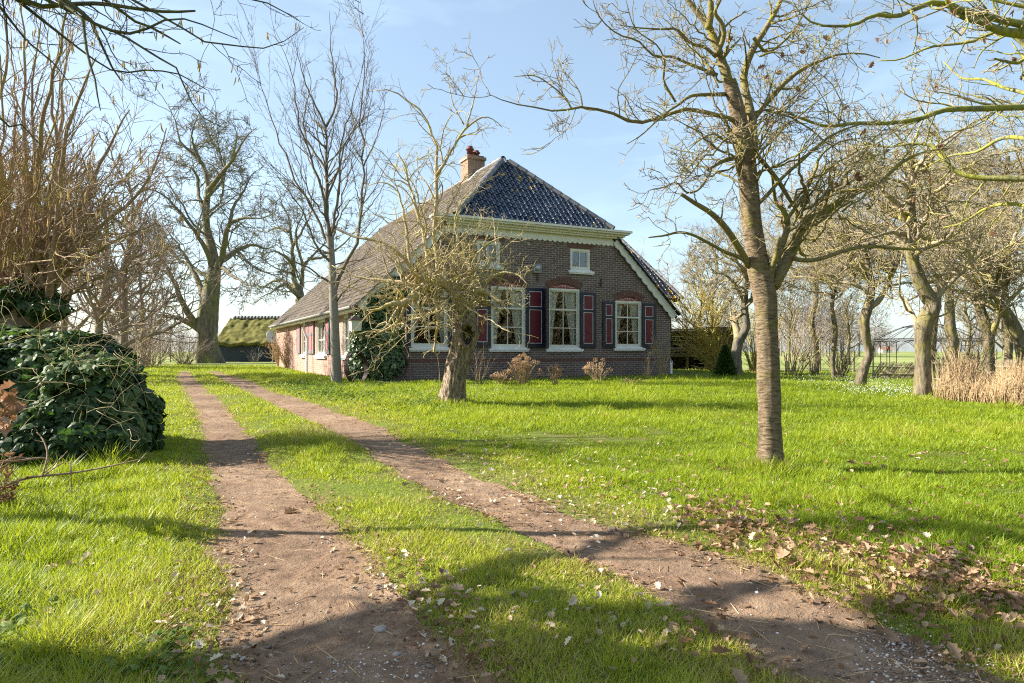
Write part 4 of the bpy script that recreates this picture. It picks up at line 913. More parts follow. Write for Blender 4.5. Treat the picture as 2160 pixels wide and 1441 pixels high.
# great oak at the end of the track
Y = 42.0; gz = float(ground(*Wp(440, 760, Y)[:2])); by = HY + (CH - gz) * F / Y
trk = line([(440, by + 4, 21.5), (437, 720, 20), (438, 680, 20.5), (442, 645, 19.5), (447, 605, 16.5), (453, 565, 14)], Y, Y, 22)
limbs = [line(p, Y, Y + d, K0, .012) for p, d in [
 ([(432, 705, 13), (416, 692, 12), (382, 673, 9), (347, 667, 7.5), (312, 656, 6), (285, 646, 4), (255, 650, 2.4)], -2),
 ([(432, 690, 14), (413, 680, 12.5), (389, 649, 10.5), (364, 587, 9), (345, 552, 7.5), (322, 528, 5), (300, 520, 3)], -3),
 ([(440, 640, 11), (425, 615, 10), (406, 569, 8.5), (392, 545, 7), (378, 521, 6), (365, 500, 4.5), (340, 470, 3)], 3),
 ([(452, 570, 17), (449, 544, 16), (437, 490, 13), (432, 430, 11.5), (442, 395, 10), (424, 342, 9), (389, 311, 7), (370, 272, 5), (365, 241, 3.4), (350, 215, 2)], 1),
 ([(452, 575, 13), (466, 545, 11.5), (478, 486, 9), (492, 468, 8), (507, 462, 7), (535, 460, 5.5), (562, 458, 4), (590, 440, 2.5)], -3),
 ([(455, 560, 13), (470, 548, 11), (500, 528, 9), (534, 517, 7), (560, 525, 5), (585, 515, 3)], 4),
 ([(440, 400, 9), (459, 377, 8), (486, 342, 6.5), (505, 311, 5.5), (517, 291, 4.5), (540, 270, 3)], -3),
 ([(446, 560, 10), (430, 520, 8), (405, 478, 6.5), (369, 435, 6), (342, 408, 5), (311, 400, 4), (285, 410, 2.4)], -4),
 ([(445, 585, 8), (420, 575, 7), (389, 556, 6), (360, 530, 5), (335, 525, 3.5), (300, 500, 2.2)], 5),
 ([(434, 450, 8), (418, 410, 6.5), (415, 370, 5), (395, 350, 4), (375, 345, 3), (350, 330, 2)], 4), ([(433, 420, 7), (455, 400, 5.5), (470, 360, 4.5), (460, 300, 3.6), (445, 260, 2.4)], 5),
 ([(478, 490, 7), (492, 440, 5.5), (515, 400, 4.5), (530, 370, 3.6), (555, 350, 2.4)], 2), ([(500, 530, 6), (525, 555, 5), (550, 570, 4), (580, 580, 2.6), (605, 575, 2)], -2),
 ([(424, 345, 6), (410, 310, 5), (405, 280, 3.6), (420, 240, 2.4)], -2), ([(486, 342, 5), (500, 290, 3.8), (490, 260, 2.6)], 2), ([(460, 560, 8), (490, 580, 6), (520, 600, 4), (560, 605, 2.5)], -5),
 ([(364, 587, 6), (340, 570, 5), (310, 575, 4), (285, 565, 2.5)], 1), ([(378, 521, 5), (350, 520, 4), (320, 480, 3), (310, 450, 2)], 1),
]]
oak, oa = tree('oak_tree', 'massive bare oak with spreading limbs at the end of the track', 'tree', trk, limbs, [
 LV(dens=2.6, ang=(30, 75), lr=(.22, .5), k=9, rr=(.2, .4), up=.03, wig=.24, t0=.15, rmin=.022, lmin=.8, lmax=4.6, nmin=6),
 LV(dens=3.4, ang=(30, 70), lr=(.28, .55), k=7, rr=(.35, .6), up=.03, wig=.25, t0=.15, rmin=.017, lmin=.5, lmax=1.9, nmin=3),
 LV(dens=3.8, ang=(30, 70), lr=(.3, .6), k=5, rr=(.5, .8), up=.03, wig=.25, t0=.15, rmin=.013, lmin=.3, lmax=1.0, nmin=2),
 LV(dens=3.2, ang=(30, 70), lr=(.3, .6), k=3, rr=(.6, .9), up=.03, wig=.25, t0=.15, rmin=.011, lmin=.2, lmax=.5, nmin=1)],
 'bk_oak', 'bk_oak_twig', tk=dict(n=36, K=60, amp=.07, ridge=.12, flare=.3, fz=1.2, fs=8), sides=(9, 5, 4, 3), limb_r=.66, taper=.72)

# second oak, behind the house roof
Y = 52.0
trk = line([(655, 757, 16), (648, 700, 14), (640, 655, 13), (634, 630, 12)], Y, Y, 12)
limbs = [line(p, Y, Y + d, K0, .012) for p, d in [
 ([(634, 632, 11), (622, 590, 8.5), (619, 545, 7), (614, 506, 6), (609, 461, 4.5), (592, 420, 3.2), (580, 390, 2)], 1),
 ([(634, 628, 8), (616, 612, 7), (603, 600, 6), (590, 603, 5.5), (570, 618, 4), (545, 628, 2.6)], -3), ([(628, 610, 7), (597, 592, 6), (575, 593, 5), (555, 605, 3.6), (530, 600, 2)], 3),
 ([(634, 632, 9), (637, 590, 7.5), (640, 565, 6.5), (660, 540, 5.5), (690, 510, 4), (720, 495, 2.5)], 2), ([(620, 560, 6), (600, 540, 5), (575, 530, 4), (560, 545, 2.4)], -3),
 ([(617, 520, 5), (640, 480, 4), (660, 440, 3), (665, 400, 2)], 4), ([(612, 490, 5), (585, 480, 4), (560, 490, 3), (535, 480, 2)], 3), ([(640, 570, 5), (625, 500, 4), (640, 440, 3), (630, 390, 2)], -3), ([(650, 545, 5), (690, 540, 4), (740, 500, 3), (770, 450, 2)], -2), ([(700, 505, 4), (720, 450, 3), (750, 410, 2)], 3),
]]
tree('oak_tree', 'wide bare oak whose trunk stands hidden behind the farmhouse roof', 'tree', trk, limbs, [
 LV(dens=1.6, ang=(30, 75), lr=(.22, .5), k=9, rr=(.22, .42), up=.03, wig=.24, t0=.15, rmin=.026, lmin=.6, lmax=3.6, nmin=5),
 LV(dens=3.4, ang=(30, 70), lr=(.28, .55), k=7, rr=(.35, .6), up=.03, wig=.25, t0=.15, rmin=.02, lmin=.5, lmax=1.9, nmin=3),
 LV(dens=3.8, ang=(30, 70), lr=(.3, .6), k=5, rr=(.5, .8), up=.03, wig=.25, t0=.15, rmin=.016, lmin=.3, lmax=1.0, nmin=2),
 LV(dens=3.2, ang=(30, 70), lr=(.3, .6), k=3, rr=(.6, .9), up=.03, wig=.25, t0=.15, rmin=.013, lmin=.2, lmax=.5, nmin=1)],
 'bk_oak', 'bk_oak_twig', tk=dict(n=24, K=30, amp=.06, ridge=.1, flare=.2), sides=(8, 5, 4, 3), limb_r=.66, taper=.7)

# hazel stool growing out of the ivy at the left edge
Y = 8.6; pr = np.random.default_rng(11)
trk = line([(38, 830, 62), (40, 740, 60), (42, 660, 56), (44, 628, 40)], Y, Y, 14)
st = [[(58, 640), (58, 560), (54, 440), (51, 311), (50, 155), (47, -10)], [(62, 640), (64, 544), (78, 389), (85, 291), (105, 194), (140, 39), (155, -20)], [(86, 640), (93, 544), (105, 427), (128, 272), (138, 160), (150, 60)],
      [(104, 645), (110, 560), (124, 420), (140, 291), (171, 194), (202, 120)], [(108, 640), (120, 525), (155, 466), (187, 408), (212, 342), (245, 280), (273, 232)], [(100, 645), (148, 532), (218, 474), (291, 408), (334, 330), (351, 268)],
      [(8, 640), (4, 560), (0, 400), (6, 250), (-5, 80)], [(20, 640), (28, 520), (22, 380), (35, 250), (20, 60)], [(34, 640), (40, 500), (70, 330), (66, 200), (90, 20)], [(-20, 640), (-25, 500), (-40, 300), (-30, 100)], [(70, 640), (110, 600), (190, 540), (260, 500), (330, 470)],
      [(-5, 640), (-20, 560), (10, 420), (-10, 260), (15, 120), (10, 0)], [(78, 640), (84, 560), (92, 470), (118, 340), (112, 200), (128, 80)]]
limbs = []
for i, s_ in enumerate(st):
    r0 = 8.5 if i < 5 or i > 10 else 6.5
    limbs.append(line([(x, y, r0 * (1 - .75 * j / (len(s_) - 1))) for j, (x, y) in enumerate(s_)], Y + pr.uniform(-.35, .35), Y + pr.uniform(-1.6, 1.6), K0, .008))
for _ in range(60):
    x, y = pr.uniform(-30, 120), pr.uniform(590, 650); a = pr.uniform(-.5, 1.25); L = pr.uniform(200, 420); ex, ey = x + math.sin(a) * L, y - math.cos(a) * L
    limbs.append(line([(x, y, pr.uniform(2, 4.2)), (x + (ex - x) * .4, y - (y - ey) * .5), (ex, ey, .9)], Y + pr.uniform(-.3, .3), Y + pr.uniform(-2, 2), K0, .03))
hz, ha = tree('hazel_tree', 'many stemmed hazel rising from the ivy hedge at the left edge', 'tree', trk, limbs, [
 LV(dens=3.2, ang=(15, 50), lr=(.18, .4), k=8, rr=(.3, .5), up=.05, wig=.1, t0=.15, rmin=.0034, lmin=.25, lmax=1.5, nmin=3),
 LV(dens=5.5, ang=(25, 60), lr=(.25, .5), k=5, rr=(.5, .8), up=.0, wig=.16, t0=.12, rmin=.0032, lmin=.12, lmax=.6, nmin=3),
 LV(dens=4, ang=(25, 60), lr=(.3, .5), k=4, rr=(.6, .8), up=.0, wig=.16, t0=.15, rmin=.0028, lmin=.08, lmax=.35, nmin=1)],
 'bk_hazel', 'bk_hazel', tk=dict(n=28, K=40, amp=.15, ridge=.15, flare=.1), sides=(9, 5, 3, 3))
hang_catkins(hz, ha, 230, .11, hz.location)

# hazel whose dark boughs reach in from beyond the left edge, above the camera
Y = 5.0
trk = (np.array([(-6.3, 4.6, 0), (-6.25, 4.6, 1.2), (-6.1, 4.65, 2.2), (-5.9, 4.7, 2.9)]), np.array([.13, .12, .11, .09]))
def bough(root, pts, Y0, Y1, k=K0):
    P, R = line(pts, Y0, Y1, 40)
    Q = np.vstack([np.array(root)[None], P]); Rr = np.concatenate([[max(.03, R[0] * 1.4)], R]); D = catmull(np.column_stack([Q, Rr]), 34); return D[:, :3], np.maximum(D[:, 3], .0012)
rt = (-5.95, 4.7, 2.8)
limbs = [bough(rt, p, 4.9, 4.9 + d) for p, d in [
 ([(-60, -60, 9), (51, 0, 7), (78, 14, 6.5), (163, 8, 6), (218, 8, 6), (272, 16, 5.5), (350, 25, 5), (412, 23, 3.5)], .2), ([(-40, -110, 8), (148, 8, 6.5), (194, 47, 5), (241, 66, 4.5), (295, 70, 4), (330, 47, 3.4), (390, 40, 2.6), (450, 62, 2), (500, 82, 1.4)], -.4),
 ([(-30, -100, 7), (155, 23, 5), (175, 47, 4.5), (179, 78, 4.2), (187, 128, 4), (198, 155, 3.5), (204, 194, 2.8), (212, 233, 1.6)], -.7), ([(-20, -120, 7), (194, 47, 4), (206, 78, 4.2), (221, 109, 4), (233, 136, 3.6), (245, 155, 2.8), (256, 171, 2)], .5),
 ([(0, -150, 7), (249, 19, 4.6), (288, 47, 4.4), (330, 62, 4), (350, 75, 3.4), (381, 93, 2.2)], 1.0), ([(-60, -80, 7), (180, 40, 3.6), (249, 70, 3.4), (288, 93, 3.2), (338, 124, 3), (373, 144, 2.6), (389, 183, 2.3), (420, 241, 1.8), (466, 268, 1.1)], -.2),
 ([(-40, -60, 6), (190, 120, 2.6), (253, 152, 2.6), (311, 148, 2.5), (373, 155, 2.2), (412, 175, 1.8), (441, 192, 1.1)], .8), ([(0, -160, 6), (389, 62, 2.8), (427, 85, 2.6), (486, 95, 2.3), (560, 102, 2), (592, 92, 1.6), (622, 70, 1.3), (641, 58, .9)], -.3),
 ([(60, -160, 6), (500, -10, 2.6), (560, 5, 2.2), (600, 25, 1.8), (625, 45, 1.3), (640, 50, .9)], .2), ([(-60, 20, 6), (0, 252, 3.4), (35, 256, 3), (52, 270, 2.6), (90, 310, 1.6)], .3), ([(-60, -60, 6), (20, 40, 3.6), (60, 90, 3), (110, 130, 2.2), (150, 180, 1.3)], .4), ([(80, -160, 5), (640, -40, 2.2), (730, -8, 1.8), (760, 6, 1.2)], .3)]]
oh, oha = tree('hazel_tree', 'dark catkin hung hazel boughs reaching in across the upper left sky', 'tree', trk, limbs, [
 LV(dens=4.2, ang=(25, 65), lr=(.08, .22), k=8, rr=(.3, .5), up=-.01, wig=.2, t0=.35, rmin=.0028, lmin=.15, lmax=.8),
 LV(dens=5.5, ang=(25, 65), lr=(.25, .55), k=5, rr=(.5, .8), up=-.01, wig=.2, t0=.12, rmin=.0024, lmin=.08, lmax=.35, nmin=2),
 LV(dens=6, ang=(25, 65), lr=(.25, .55), k=4, rr=(.5, .8), up=-.01, wig=.2, t0=.12, rmin=.002, lmin=.05, lmax=.15)],
 'bk_hazel_dark', 'bk_hazel_dark', tk=dict(n=16, K=24, amp=.05, ridge=.03, flare=.2), sides=(7, 5, 3, 3))
hang_catkins(oh, oha, 120, .06, oh.location, sel=lambda P: P[:, 0] > -4.2)

# row of brown twiggy trees on the left, between hazel and oak
def bg_tree(name, label, px, Yd, height, r0, seed, mat='bk_alder', tmat='bk_alder', spread=.5, dens=(1.5, 1.3, 1.5), nl=18, group=None, lean=0.0, base_y=None, rmins=(.02, .012, .008), upward=.08, low=.18, side=(6, 5, 3, 3), cat='tree'):
    r = np.random.default_rng(seed); X = (px - CX) / F * Yd; gz = float(ground(X, Yd)); H = height
    k = 14; zz = np.linspace(0, .78 * H, k); Pt = np.column_stack([X + lean * zz + .05 * H * fbm(zz * .5 + seed, 1.0, 2.0, 2) * (zz / H), Yd + .05 * H * fbm(zz * .5 + seed, 7.0, 2.0, 2) * (zz / H), gz - .05 + zz]); Rt = r0 * .8 * (1 - .72 * zz / zz[-1])
    limbs = []
    for i in range(nl):
        q = low + (1 - low) * (i + r.random()) / nl; f = q * (k - 1); j = min(int(f), k - 2); p = Pt[j] + (Pt[j + 1] - Pt[j]) * (f - j); a = r.uniform(0, 2 * PI); L = H * spread * (1.15 - .7 * q) * r.uniform(.7, 1.2)
        d = np.array([math.cos(a), math.sin(a), r.uniform(.35, 1.0)]); d /= np.linalg.norm(d); pts = [p]
        for s_ in range(K0 - 1): d = unit(d + r.normal(size=3) * .14 + np.array([0, 0, upward])); pts.append(pts[-1] + d * L / (K0 - 1))
        limbs.append((np.array(pts), np.linspace(Rt[j] * .48, .010, K0)))
    limbs.append((np.vstack([catmull(Pt[-3:], K0)]), np.linspace(Rt[-3], Rt[-1] * .5, K0)))
    return tree(name, label, cat, (Pt, Rt), limbs, [
        LV(dens=dens[0] * 2.0, ang=(25, 65), lr=(.25, .5), k=8, rr=(.3, .5), up=.04, wig=.18, t0=.1, rmin=rmins[0], lmin=.4, lmax=3.2, seed=seed + 1, nmin=4),
        LV(dens=dens[1] * 2.4, ang=(25, 65), lr=(.3, .55), k=6, rr=(.4, .7), up=.02, wig=.2, t0=.1, rmin=rmins[1], lmin=.3, lmax=1.6, seed=seed + 2, nmin=3),
        LV(dens=dens[2] * 2.4, ang=(25, 65), lr=(.3, .6), k=4, rr=(.5, .8), up=.02, wig=.22, t0=.1, rmin=rmins[2], lmin=.2, lmax=.8, seed=seed + 3, nmin=2)],
        tmat, mat, group=group, tk=dict(n=14, K=26, amp=.07, ridge=.08, flare=.25), sides=side)
bg_tree('alder_tree', 'brown twiggy tree with a dark straight trunk left of the oak', 258, 24, 9.0, .19, 31, nl=26, spread=.42, low=.12)
bg_tree('alder_tree', 'brown twiggy tree with a stout trunk just right of the ivy hedge top', 207, 19, 6.6, .17, 32, nl=26, spread=.46, low=.10)
bg_tree('alder_tree', 'dense brown tree behind the stems of the hazel', 128, 21, 8.0, .15, 33, nl=28, spread=.45)
bg_tree('alder_tree', 'small thickly twigged tree between the brown trees and the oak', 300, 33, 8.5, .15, 34, nl=26, spread=.5, low=.1)
bg_tree('alder_tree', 'half hidden brown tree at the far left edge behind the hazel', 22, 24, 9.5, .17, 35, nl=26, spread=.5)

# fruit trees on the right: crooked stems and tangled, lichened crowns
def fruit(label, pts, Yd, seed, extra=(), nl=15, spread=1.0, dens=(2.4, 2.6, 2.6), group=None, name='fruit_tree', tk=None, mats=('bk_fruit', 'bk_fruit_twig')):
    r = np.random.default_rng(seed); P, R = line(pts, Yd, Yd, 24); P[0, 2] = float(ground(P[0, 0], P[0, 1])) - .04
    limbs = [line(e, Yd, Yd + r.uniform(-1, 1), K0, .01) for e in extra]
    src = [(P, R)] + limbs[:]
    for i in range(nl):
        Pp, Rp = src[r.integers(0, len(src))] if i % 2 else src[0]
        q = r.uniform(.6, 1.0) if Pp is P else r.uniform(.25, 1.0); f = q * (len(Pp) - 1); j = min(int(f), len(Pp) - 2); p = Pp[j]; a = r.uniform(0, 2 * PI); L = spread * r.uniform(1.2, 2.8)
        d = unit(np.array([math.cos(a), math.sin(a) * .9, r.uniform(-.05, 1.0)])); pp = [p]
        for s_ in range(K0 - 1): d = unit(d + r.normal(size=3) * .22 + np.array([0, 0, .035])); pp.append(pp[-1] + d * L / (K0 - 1))
        limbs.append((np.array(pp), np.linspace(max(Rp[j] * .5, .02), .008, K0)))
    return tree(name, label, 'tree', (P, R), limbs, [
        LV(dens=dens[0] * 1.9, ang=(30, 80), lr=(.25, .55), k=8, rr=(.3, .5), up=.03, wig=.26, t0=.1, rmin=.009, lmin=.3, lmax=1.6, seed=seed + 1, nmin=4),
        LV(dens=dens[1] * 2.2, ang=(30, 80), lr=(.3, .6), k=6, rr=(.45, .75), up=.01, wig=.26, t0=.1, rmin=.0072, lmin=.2, lmax=.9, seed=seed + 2, nmin=3),
        LV(dens=dens[2] * 2.2, ang=(30, 80), lr=(.3, .6), k=4, rr=(.5, .8), up=.0, wig=.25, t0=.1, rmin=.006, lmin=.12, lmax=.45, tip=.7, seed=seed + 3, nmin=1)],
        mats[0], mats[1], group=group, tk=tk or dict(n=24, K=60, amp=.12, ridge=.16, flare=.14, fz=3.0), sides=(8, 5, 4, 3))
fruit('crooked fruit tree with a kinked trunk at the end of the dry hedge', [(1947, 845, 17.5), (1947, 762, 15.5), (1946, 700, 16), (1957, 668, 15.5), (1968, 640, 15), (1952, 618, 14.5), (1937, 584, 13.5), (1926, 553, 12.5), (1922, 520, 11.5), (1922, 481, 11), (1920, 430, 10), (1925, 380, 8.5), (1922, 335, 7)], Yg(1947, 842), 51,
      extra=[[(1938, 700, 6), (1924, 660, 5), (1912, 640, 4), (1904, 628, 3)], [(1922, 480, 7), (1890, 430, 6), (1860, 400, 5), (1830, 350, 3)], [(1922, 400, 6), (1960, 340, 5), (2000, 300, 3.5), (2050, 260, 2)], [(1966, 640, 7), (2000, 600, 5), (2040, 560, 4), (2070, 500, 2.5)], [(1924, 540, 7), (1885, 510, 6), (1850, 480, 4.5), (1800, 470, 3)]], nl=34)
fruit('slim crooked fruit tree left of the iron gazebo', [(1811, 822, 12.5), (1822, 778, 10), (1833, 747, 8.3), (1826, 712, 8.6), (1823, 675, 9.8), (1832, 644, 8.8), (1838, 606, 7.8), (1829, 553, 7), (1832, 510, 6.5), (1822, 470, 5)], Yg(1813, 819), 52,
      extra=[[(1834, 650, 7), (1860, 625, 6), (1872, 600, 5.5), (1886, 569, 5), (1890, 540, 4), (1880, 500, 3)], [(1830, 560, 5), (1800, 530, 4.5), (1770, 500, 3.5), (1740, 490, 2.4)], [(1836, 600, 5), (1815, 570, 4), (1790, 565, 3), (1770, 580, 2)]], nl=32)
fruit('fruit tree with a pale forked trunk behind the dry hedge', [(2086, 790, 12), (2085, 745, 11), (2083, 700, 10.5), (2072, 665, 9.5), (2062, 622, 8), (2055, 570, 6.5), (2040, 520, 5)], 19.0, 53,
      extra=[[(2086, 715, 8), (2096, 690, 7), (2110, 640, 6), (2120, 580, 5), (2135, 520, 3.5)], [(2060, 610, 5), (2030, 580, 4), (2005, 540, 3)]], nl=32)
fruit('leaning fruit tree bending in from the right edge', [(2166, 790, 14), (2156, 745, 12.5), (2145, 700, 11.5), (2128, 668, 10.5), (2110, 637, 9), (2098, 600, 7.5), (2092, 550, 6)], 17.5, 54,
      extra=[[(2112, 640, 6), (2080, 610, 5), (2060, 560, 4), (2040, 530, 3)], [(2098, 600, 6), (2120, 540, 5), (2150, 480, 4), (2160, 420, 3)]], nl=32)
fruit('thick dark fruit tree stem beyond the gazebo', [(2006, 795, 12.5), (2008, 745, 11.5), (2010, 722, 11), (2004, 690, 10), (2003, 640, 9), (2001, 590, 7.5), (1995, 540, 6), (2010, 500, 4.5)], 24.0, 55, nl=30, spread=1.4)
fruit('dark twin stemmed tree behind the small conifer', [(1555, 790, 11.5), (1553, 750, 10.5), (1558, 718, 10), (1568, 704, 8.5), (1574, 684, 7.5), (1571, 650, 7), (1572, 610, 6), (1576, 560, 5)], 27.0, 56,
      extra=[[(1557, 716, 9), (1555, 700, 8.5), (1551, 682, 8), (1549, 664, 7.5)], [(1572, 640, 5), (1550, 600, 4), (1530, 580, 3), (1500, 575, 2)], [(1572, 610, 5), (1600, 570, 4), (1620, 530, 3)]], nl=24, spread=1.3, mats=('bk_oak', 'bk_fruit_twig'))
fruit('tangled old fruit tree filling the gap above the gazebo', [(1760, 800, 5), (1756, 760, 5), (1762, 700, 4.6), (1755, 640, 4), (1770, 580, 3.4), (1765, 530, 3)], 26.0, 57, nl=32, spread=1.6)
fruit('tall tangled tree between the near trunk and the kinked one', [(1720, 795, 6.5), (1722, 740, 6), (1712, 680, 5.6), (1722, 620, 5), (1712, 560, 4.5), (1720, 500, 4), (1712, 450, 3.4)], 31.0, 58, nl=40, spread=1.9, dens=(1.8, 2.0, 2.0))
fruit('tall pale tree at the far right behind the leaning one', [(2125, 790, 8), (2128, 700, 7.5), (2118, 600, 7), (2130, 500, 6), (2120, 420, 5), (2126, 330, 4)], 27.0, 59, nl=40, spread=2.1, dens=(1.8, 2.0, 2.0))
fruit('twisted tree beyond the kinked trunk and gazebo', [(1962, 790, 8), (1968, 700, 7.5), (1980, 600, 7), (1968, 500, 6), (1985, 420, 5), (1975, 350, 4)], 32.0, 60, nl=40, spread=2.2, dens=(1.6, 1.9, 1.9))

# boughs of a big tree beyond the right edge
trk = (np.array([(6.9, 7.4, .0), (6.85, 7.4, 1.5), (6.9, 7.35, 3.0), (7.0, 7.3, 4.5), (7.05, 7.3, 6.2)]), np.array([.26, .23, .21, .18, .14]))
def rb(rz, pts, Y0, Y1):
    P, R = line(pts, Y0, Y1, 40); Q = np.vstack([np.array((6.95, 7.35, rz))[None], P]); D = catmull(np.column_stack([Q, np.concatenate([[R[0] * 1.35], R])]), 34); return D[:, :3], np.maximum(D[:, 3], .0012)
limbs = [rb(z, p, 7.2, 7.2 + d) for z, p, d in [
 (4.1, [(2200, 82, 13), (2160, 72, 12), (2115, 66, 11), (2063, 46, 9), (2022, 31, 8.5), (2001, 8, 8), (1990, -30, 6)], -.5), (4.4, [(2190, 60, 9), (2060, 30, 7), (1976, 6, 7), (1935, 17, 6.5), (1890, 35, 6), (1848, 31, 5.5), (1803, 52, 5), (1775, 55, 4.5), (1723, 52, 3.5), (1690, 30, 2.5), (1670, 0, 1.6)], -1.0),
 (3.3, [(2200, 226, 8), (2160, 226, 7), (2080, 229, 7), (1994, 232, 6.5), (1942, 250, 6), (1872, 260, 5.5), (1803, 260, 5), (1744, 267, 4.6), (1692, 250, 4), (1640, 230, 3.4), (1600, 215, 2.4)], -.6), (2.5, [(2200, 378, 8), (2160, 377, 7.5), (2063, 375, 6.5), (2022, 364, 6), (1994, 344, 5.5), (1969, 309, 5), (1924, 303, 4), (1870, 310, 3), (1820, 300, 2)], .8),
 (3.4, [(2200, 205, 6), (2115, 184, 4.5), (2074, 167, 4), (2030, 165, 3), (1990, 130, 2)], 1.2), (3.9, [(2200, 130, 6), (2120, 66, 5), (2060, 85, 4.5), (2022, 92, 4), (1960, 100, 3.4), (1900, 125, 2.6), (1850, 128, 1.8)], .6), (2.9, [(2200, 300, 6), (2120, 290, 5), (2060, 320, 4), (2000, 330, 3), (1940, 360, 2)], 1.5), (2.1, [(2200, 440, 6), (2130, 430, 5), (2080, 440, 4), (2030, 470, 3), (1990, 480, 2)], 1.0), (4.6, [(2200, 20, 7), (2140, 10, 5), (2080, -5, 4), (2030, -30, 3)], .2)]]
rt_, rta = tree('walnut_tree', 'mossy boughs of a big tree reaching in from the right edge', 'tree', trk, limbs, [
 LV(dens=5.5, ang=(30, 75), lr=(.12, .34), k=9, rr=(.25, .5), up=.02, wig=.22, t0=.28, rmin=.0034, lmin=.2, lmax=1.2),
 LV(dens=8.5, ang=(30, 75), lr=(.25, .55), k=6, rr=(.5, .8), up=.02, wig=.22, t0=.1, rmin=.0036, lmin=.1, lmax=.6, nmin=3),
 LV(dens=9, ang=(30, 70), lr=(.25, .5), k=4, rr=(.5, .8), up=.02, wig=.2, t0=.15, rmin=.003, lmin=.06, lmax=.26, tip=.8, nmin=2)],
 'bk_over', 'bk_over', tk=dict(n=20, K=40, amp=.06, ridge=.08, flare=.3), sides=(9, 5, 4, 3), twig_mat='bk_fruit_twig')
dead_leaves(rt_, rta, 60, .08, rt_.location, lambda P: P[:, 0] < 5.8)

# birches far behind the right of the house
for i, (px, Yd, hgt, lab) in enumerate([(1345, 58, 11.5, 'tall feathery birch behind the right roof edge'), (1412, 55, 10.0, 'feathery pink twigged birch right of the roof, nearest the house wing'), (1440, 75, 11.0, 'pale birch farthest behind the yellow shrub'), (1290, 80, 13.5, 'thin birch top peeping above the blue roof slope')]):
    bg_tree('birch_tree', lab, px, Yd, hgt, .14, 70 + i, mat='bk_birch', tmat='bk_birch', spread=.32, dens=(1.5, 1.6, 1.6), nl=16, rmins=(.014, .009, .0065), upward=.04)
bg_tree('alder_tree', 'bare brown tree behind the near cherry trunk on the horizon', 1665, 60, 9, .2, 81, spread=.45, mat='bk_fruit', tmat='bk_fruit')
bg_tree('alder_tree', 'bare tree behind the farmhouse between the yellow shrub and the near trunk', 1500, 42, 10, .22, 82, spread=.45, mat='bk_fruit', tmat='bk_fruit')
bg_tree('alder_tree', 'slender dark twigged tree above the shed roof', 1470, 36, 7.5, .12, 83, spread=.45, mat='bk_fruit_twig', tmat='bk_fruit')
bg_tree('alder_tree', 'hedgerow tree on the right horizon beyond the gazebo', 2040, 48, 7.5, .2, 84, spread=.5, mat='bk_fruit', tmat='bk_fruit')
bg_tree('alder_tree', 'hedgerow tree on the right horizon near the leaning tree', 2120, 40, 8, .2, 85, spread=.5, mat='bk_fruit', tmat='bk_fruit')
bg_tree('alder_tree', 'low hedgerow tree seen between the near trunk and the gazebo', 1790, 52, 7, .18, 86, spread=.5, mat='bk_fruit', tmat='bk_fruit')

# shrubs: fans of stems from one foot
def shrub(name, label, px, py, Yd, n, hgt, wid, seed, mat, tilt=0.0, rad=.012, dens=(3.2, 3.0), rm=(.007, .005), cat='shrub', group=None, low=.0, tint=None):
    r = np.random.default_rng(seed); X = (px - CX) / F * Yd; gz = float(ground(X, Yd)); t = thing(name, label, cat, (X, Yd, gz), 0, group); P = []
    for _ in range(n):
        a = r.uniform(0, 2 * PI); rr_ = r.uniform(0, .12) * wid; d = unit(np.array([math.cos(a) * wid / hgt * r.uniform(.1, .8) + tilt, math.sin(a) * wid / hgt * r.uniform(.1, .8), 1.0])); L = hgt * r.uniform(.6, 1.1); p = [np.array([X + math.cos(a) * rr_, Yd + math.sin(a) * rr_, gz - .03])]
        for s_ in range(K0 - 1): d = unit(d + r.normal(size=3) * .07 + np.array([tilt * .02, 0, -.004])); p.append(p[-1] + d * L / (K0 - 1))
        P.append(p)
    P = np.array(P); R = np.outer(r.uniform(.7, 1.3, n) * rad, np.linspace(1, .3, K0)); g = Geo(); g.tubes(P, R, 5); a1 = grow(P, R, dens[0], (15, 55), (.2, .5), 7, (.4, .7), .03, .16, .1, 1, rm[0], .15, 1.6, seed=seed + 1); g.tubes(*a1, 4); a2 = grow(a1[0], a1[1], dens[1], (20, 60), (.3, .6), 5, (.5, .8), .02, .18, .1, 1, rm[1], .1, .8, seed=seed + 2); g.tubes(*a2, 3)
    g.build('stems', M[mat], t, origin=t.location, smooth=True); return t, P, a1, a2
shrub('dogwood_shrub', 'yellow twigged shrub fanning out towards the house behind the conifer', 1523, 765, 29.5, 34, 4.1, 2.8, 101, 'bk_yellow', -.5, .022, (2.2, 2.6), (.013, .011))
shrub('thicket_shrub', 'upright yellowish thicket close left of the near cherry trunk', 1592, 775, 31, 44, 3.2, 1.6, 102, 'bk_yellow', 0, .016, (1.2, 1.4), (.008, .006))
shrub('thicket_shrub', 'tall fanning thicket right of the near cherry trunk', 1672, 778, 29, 18, 5.0, 2.8, 103, 'bk_fruit_twig', .15, .02, (1.5, 1.8), (.009, .0065))
shrub('thicket_shrub', 'dense dark shrub left of the slim crooked fruit tree', 1775, 785, 27, 40, 1.7, 1.4, 104, 'bk_fruit', 0, .012)
shrub('thicket_shrub', 'small dry shrub among the posts right of the near trunk', 1715, 785, 30, 20, 1.3, 1.2, 105, 'bk_fruit_twig', 0, .01)
shrub('scrub_bush', 'brown scrub left of the oak, nearest the track', 322, 775, 34, 40, 2.4, 3.0, 106, 'bk_alder', 0, .014, (2, 2), (.009, .007))
shrub('scrub_bush', 'pinkish scrub close to the oak trunk', 386, 768, 38, 46, 2.2, 3.2, 107, 'bk_alder', 0, .014, (2, 2), (.009, .007))
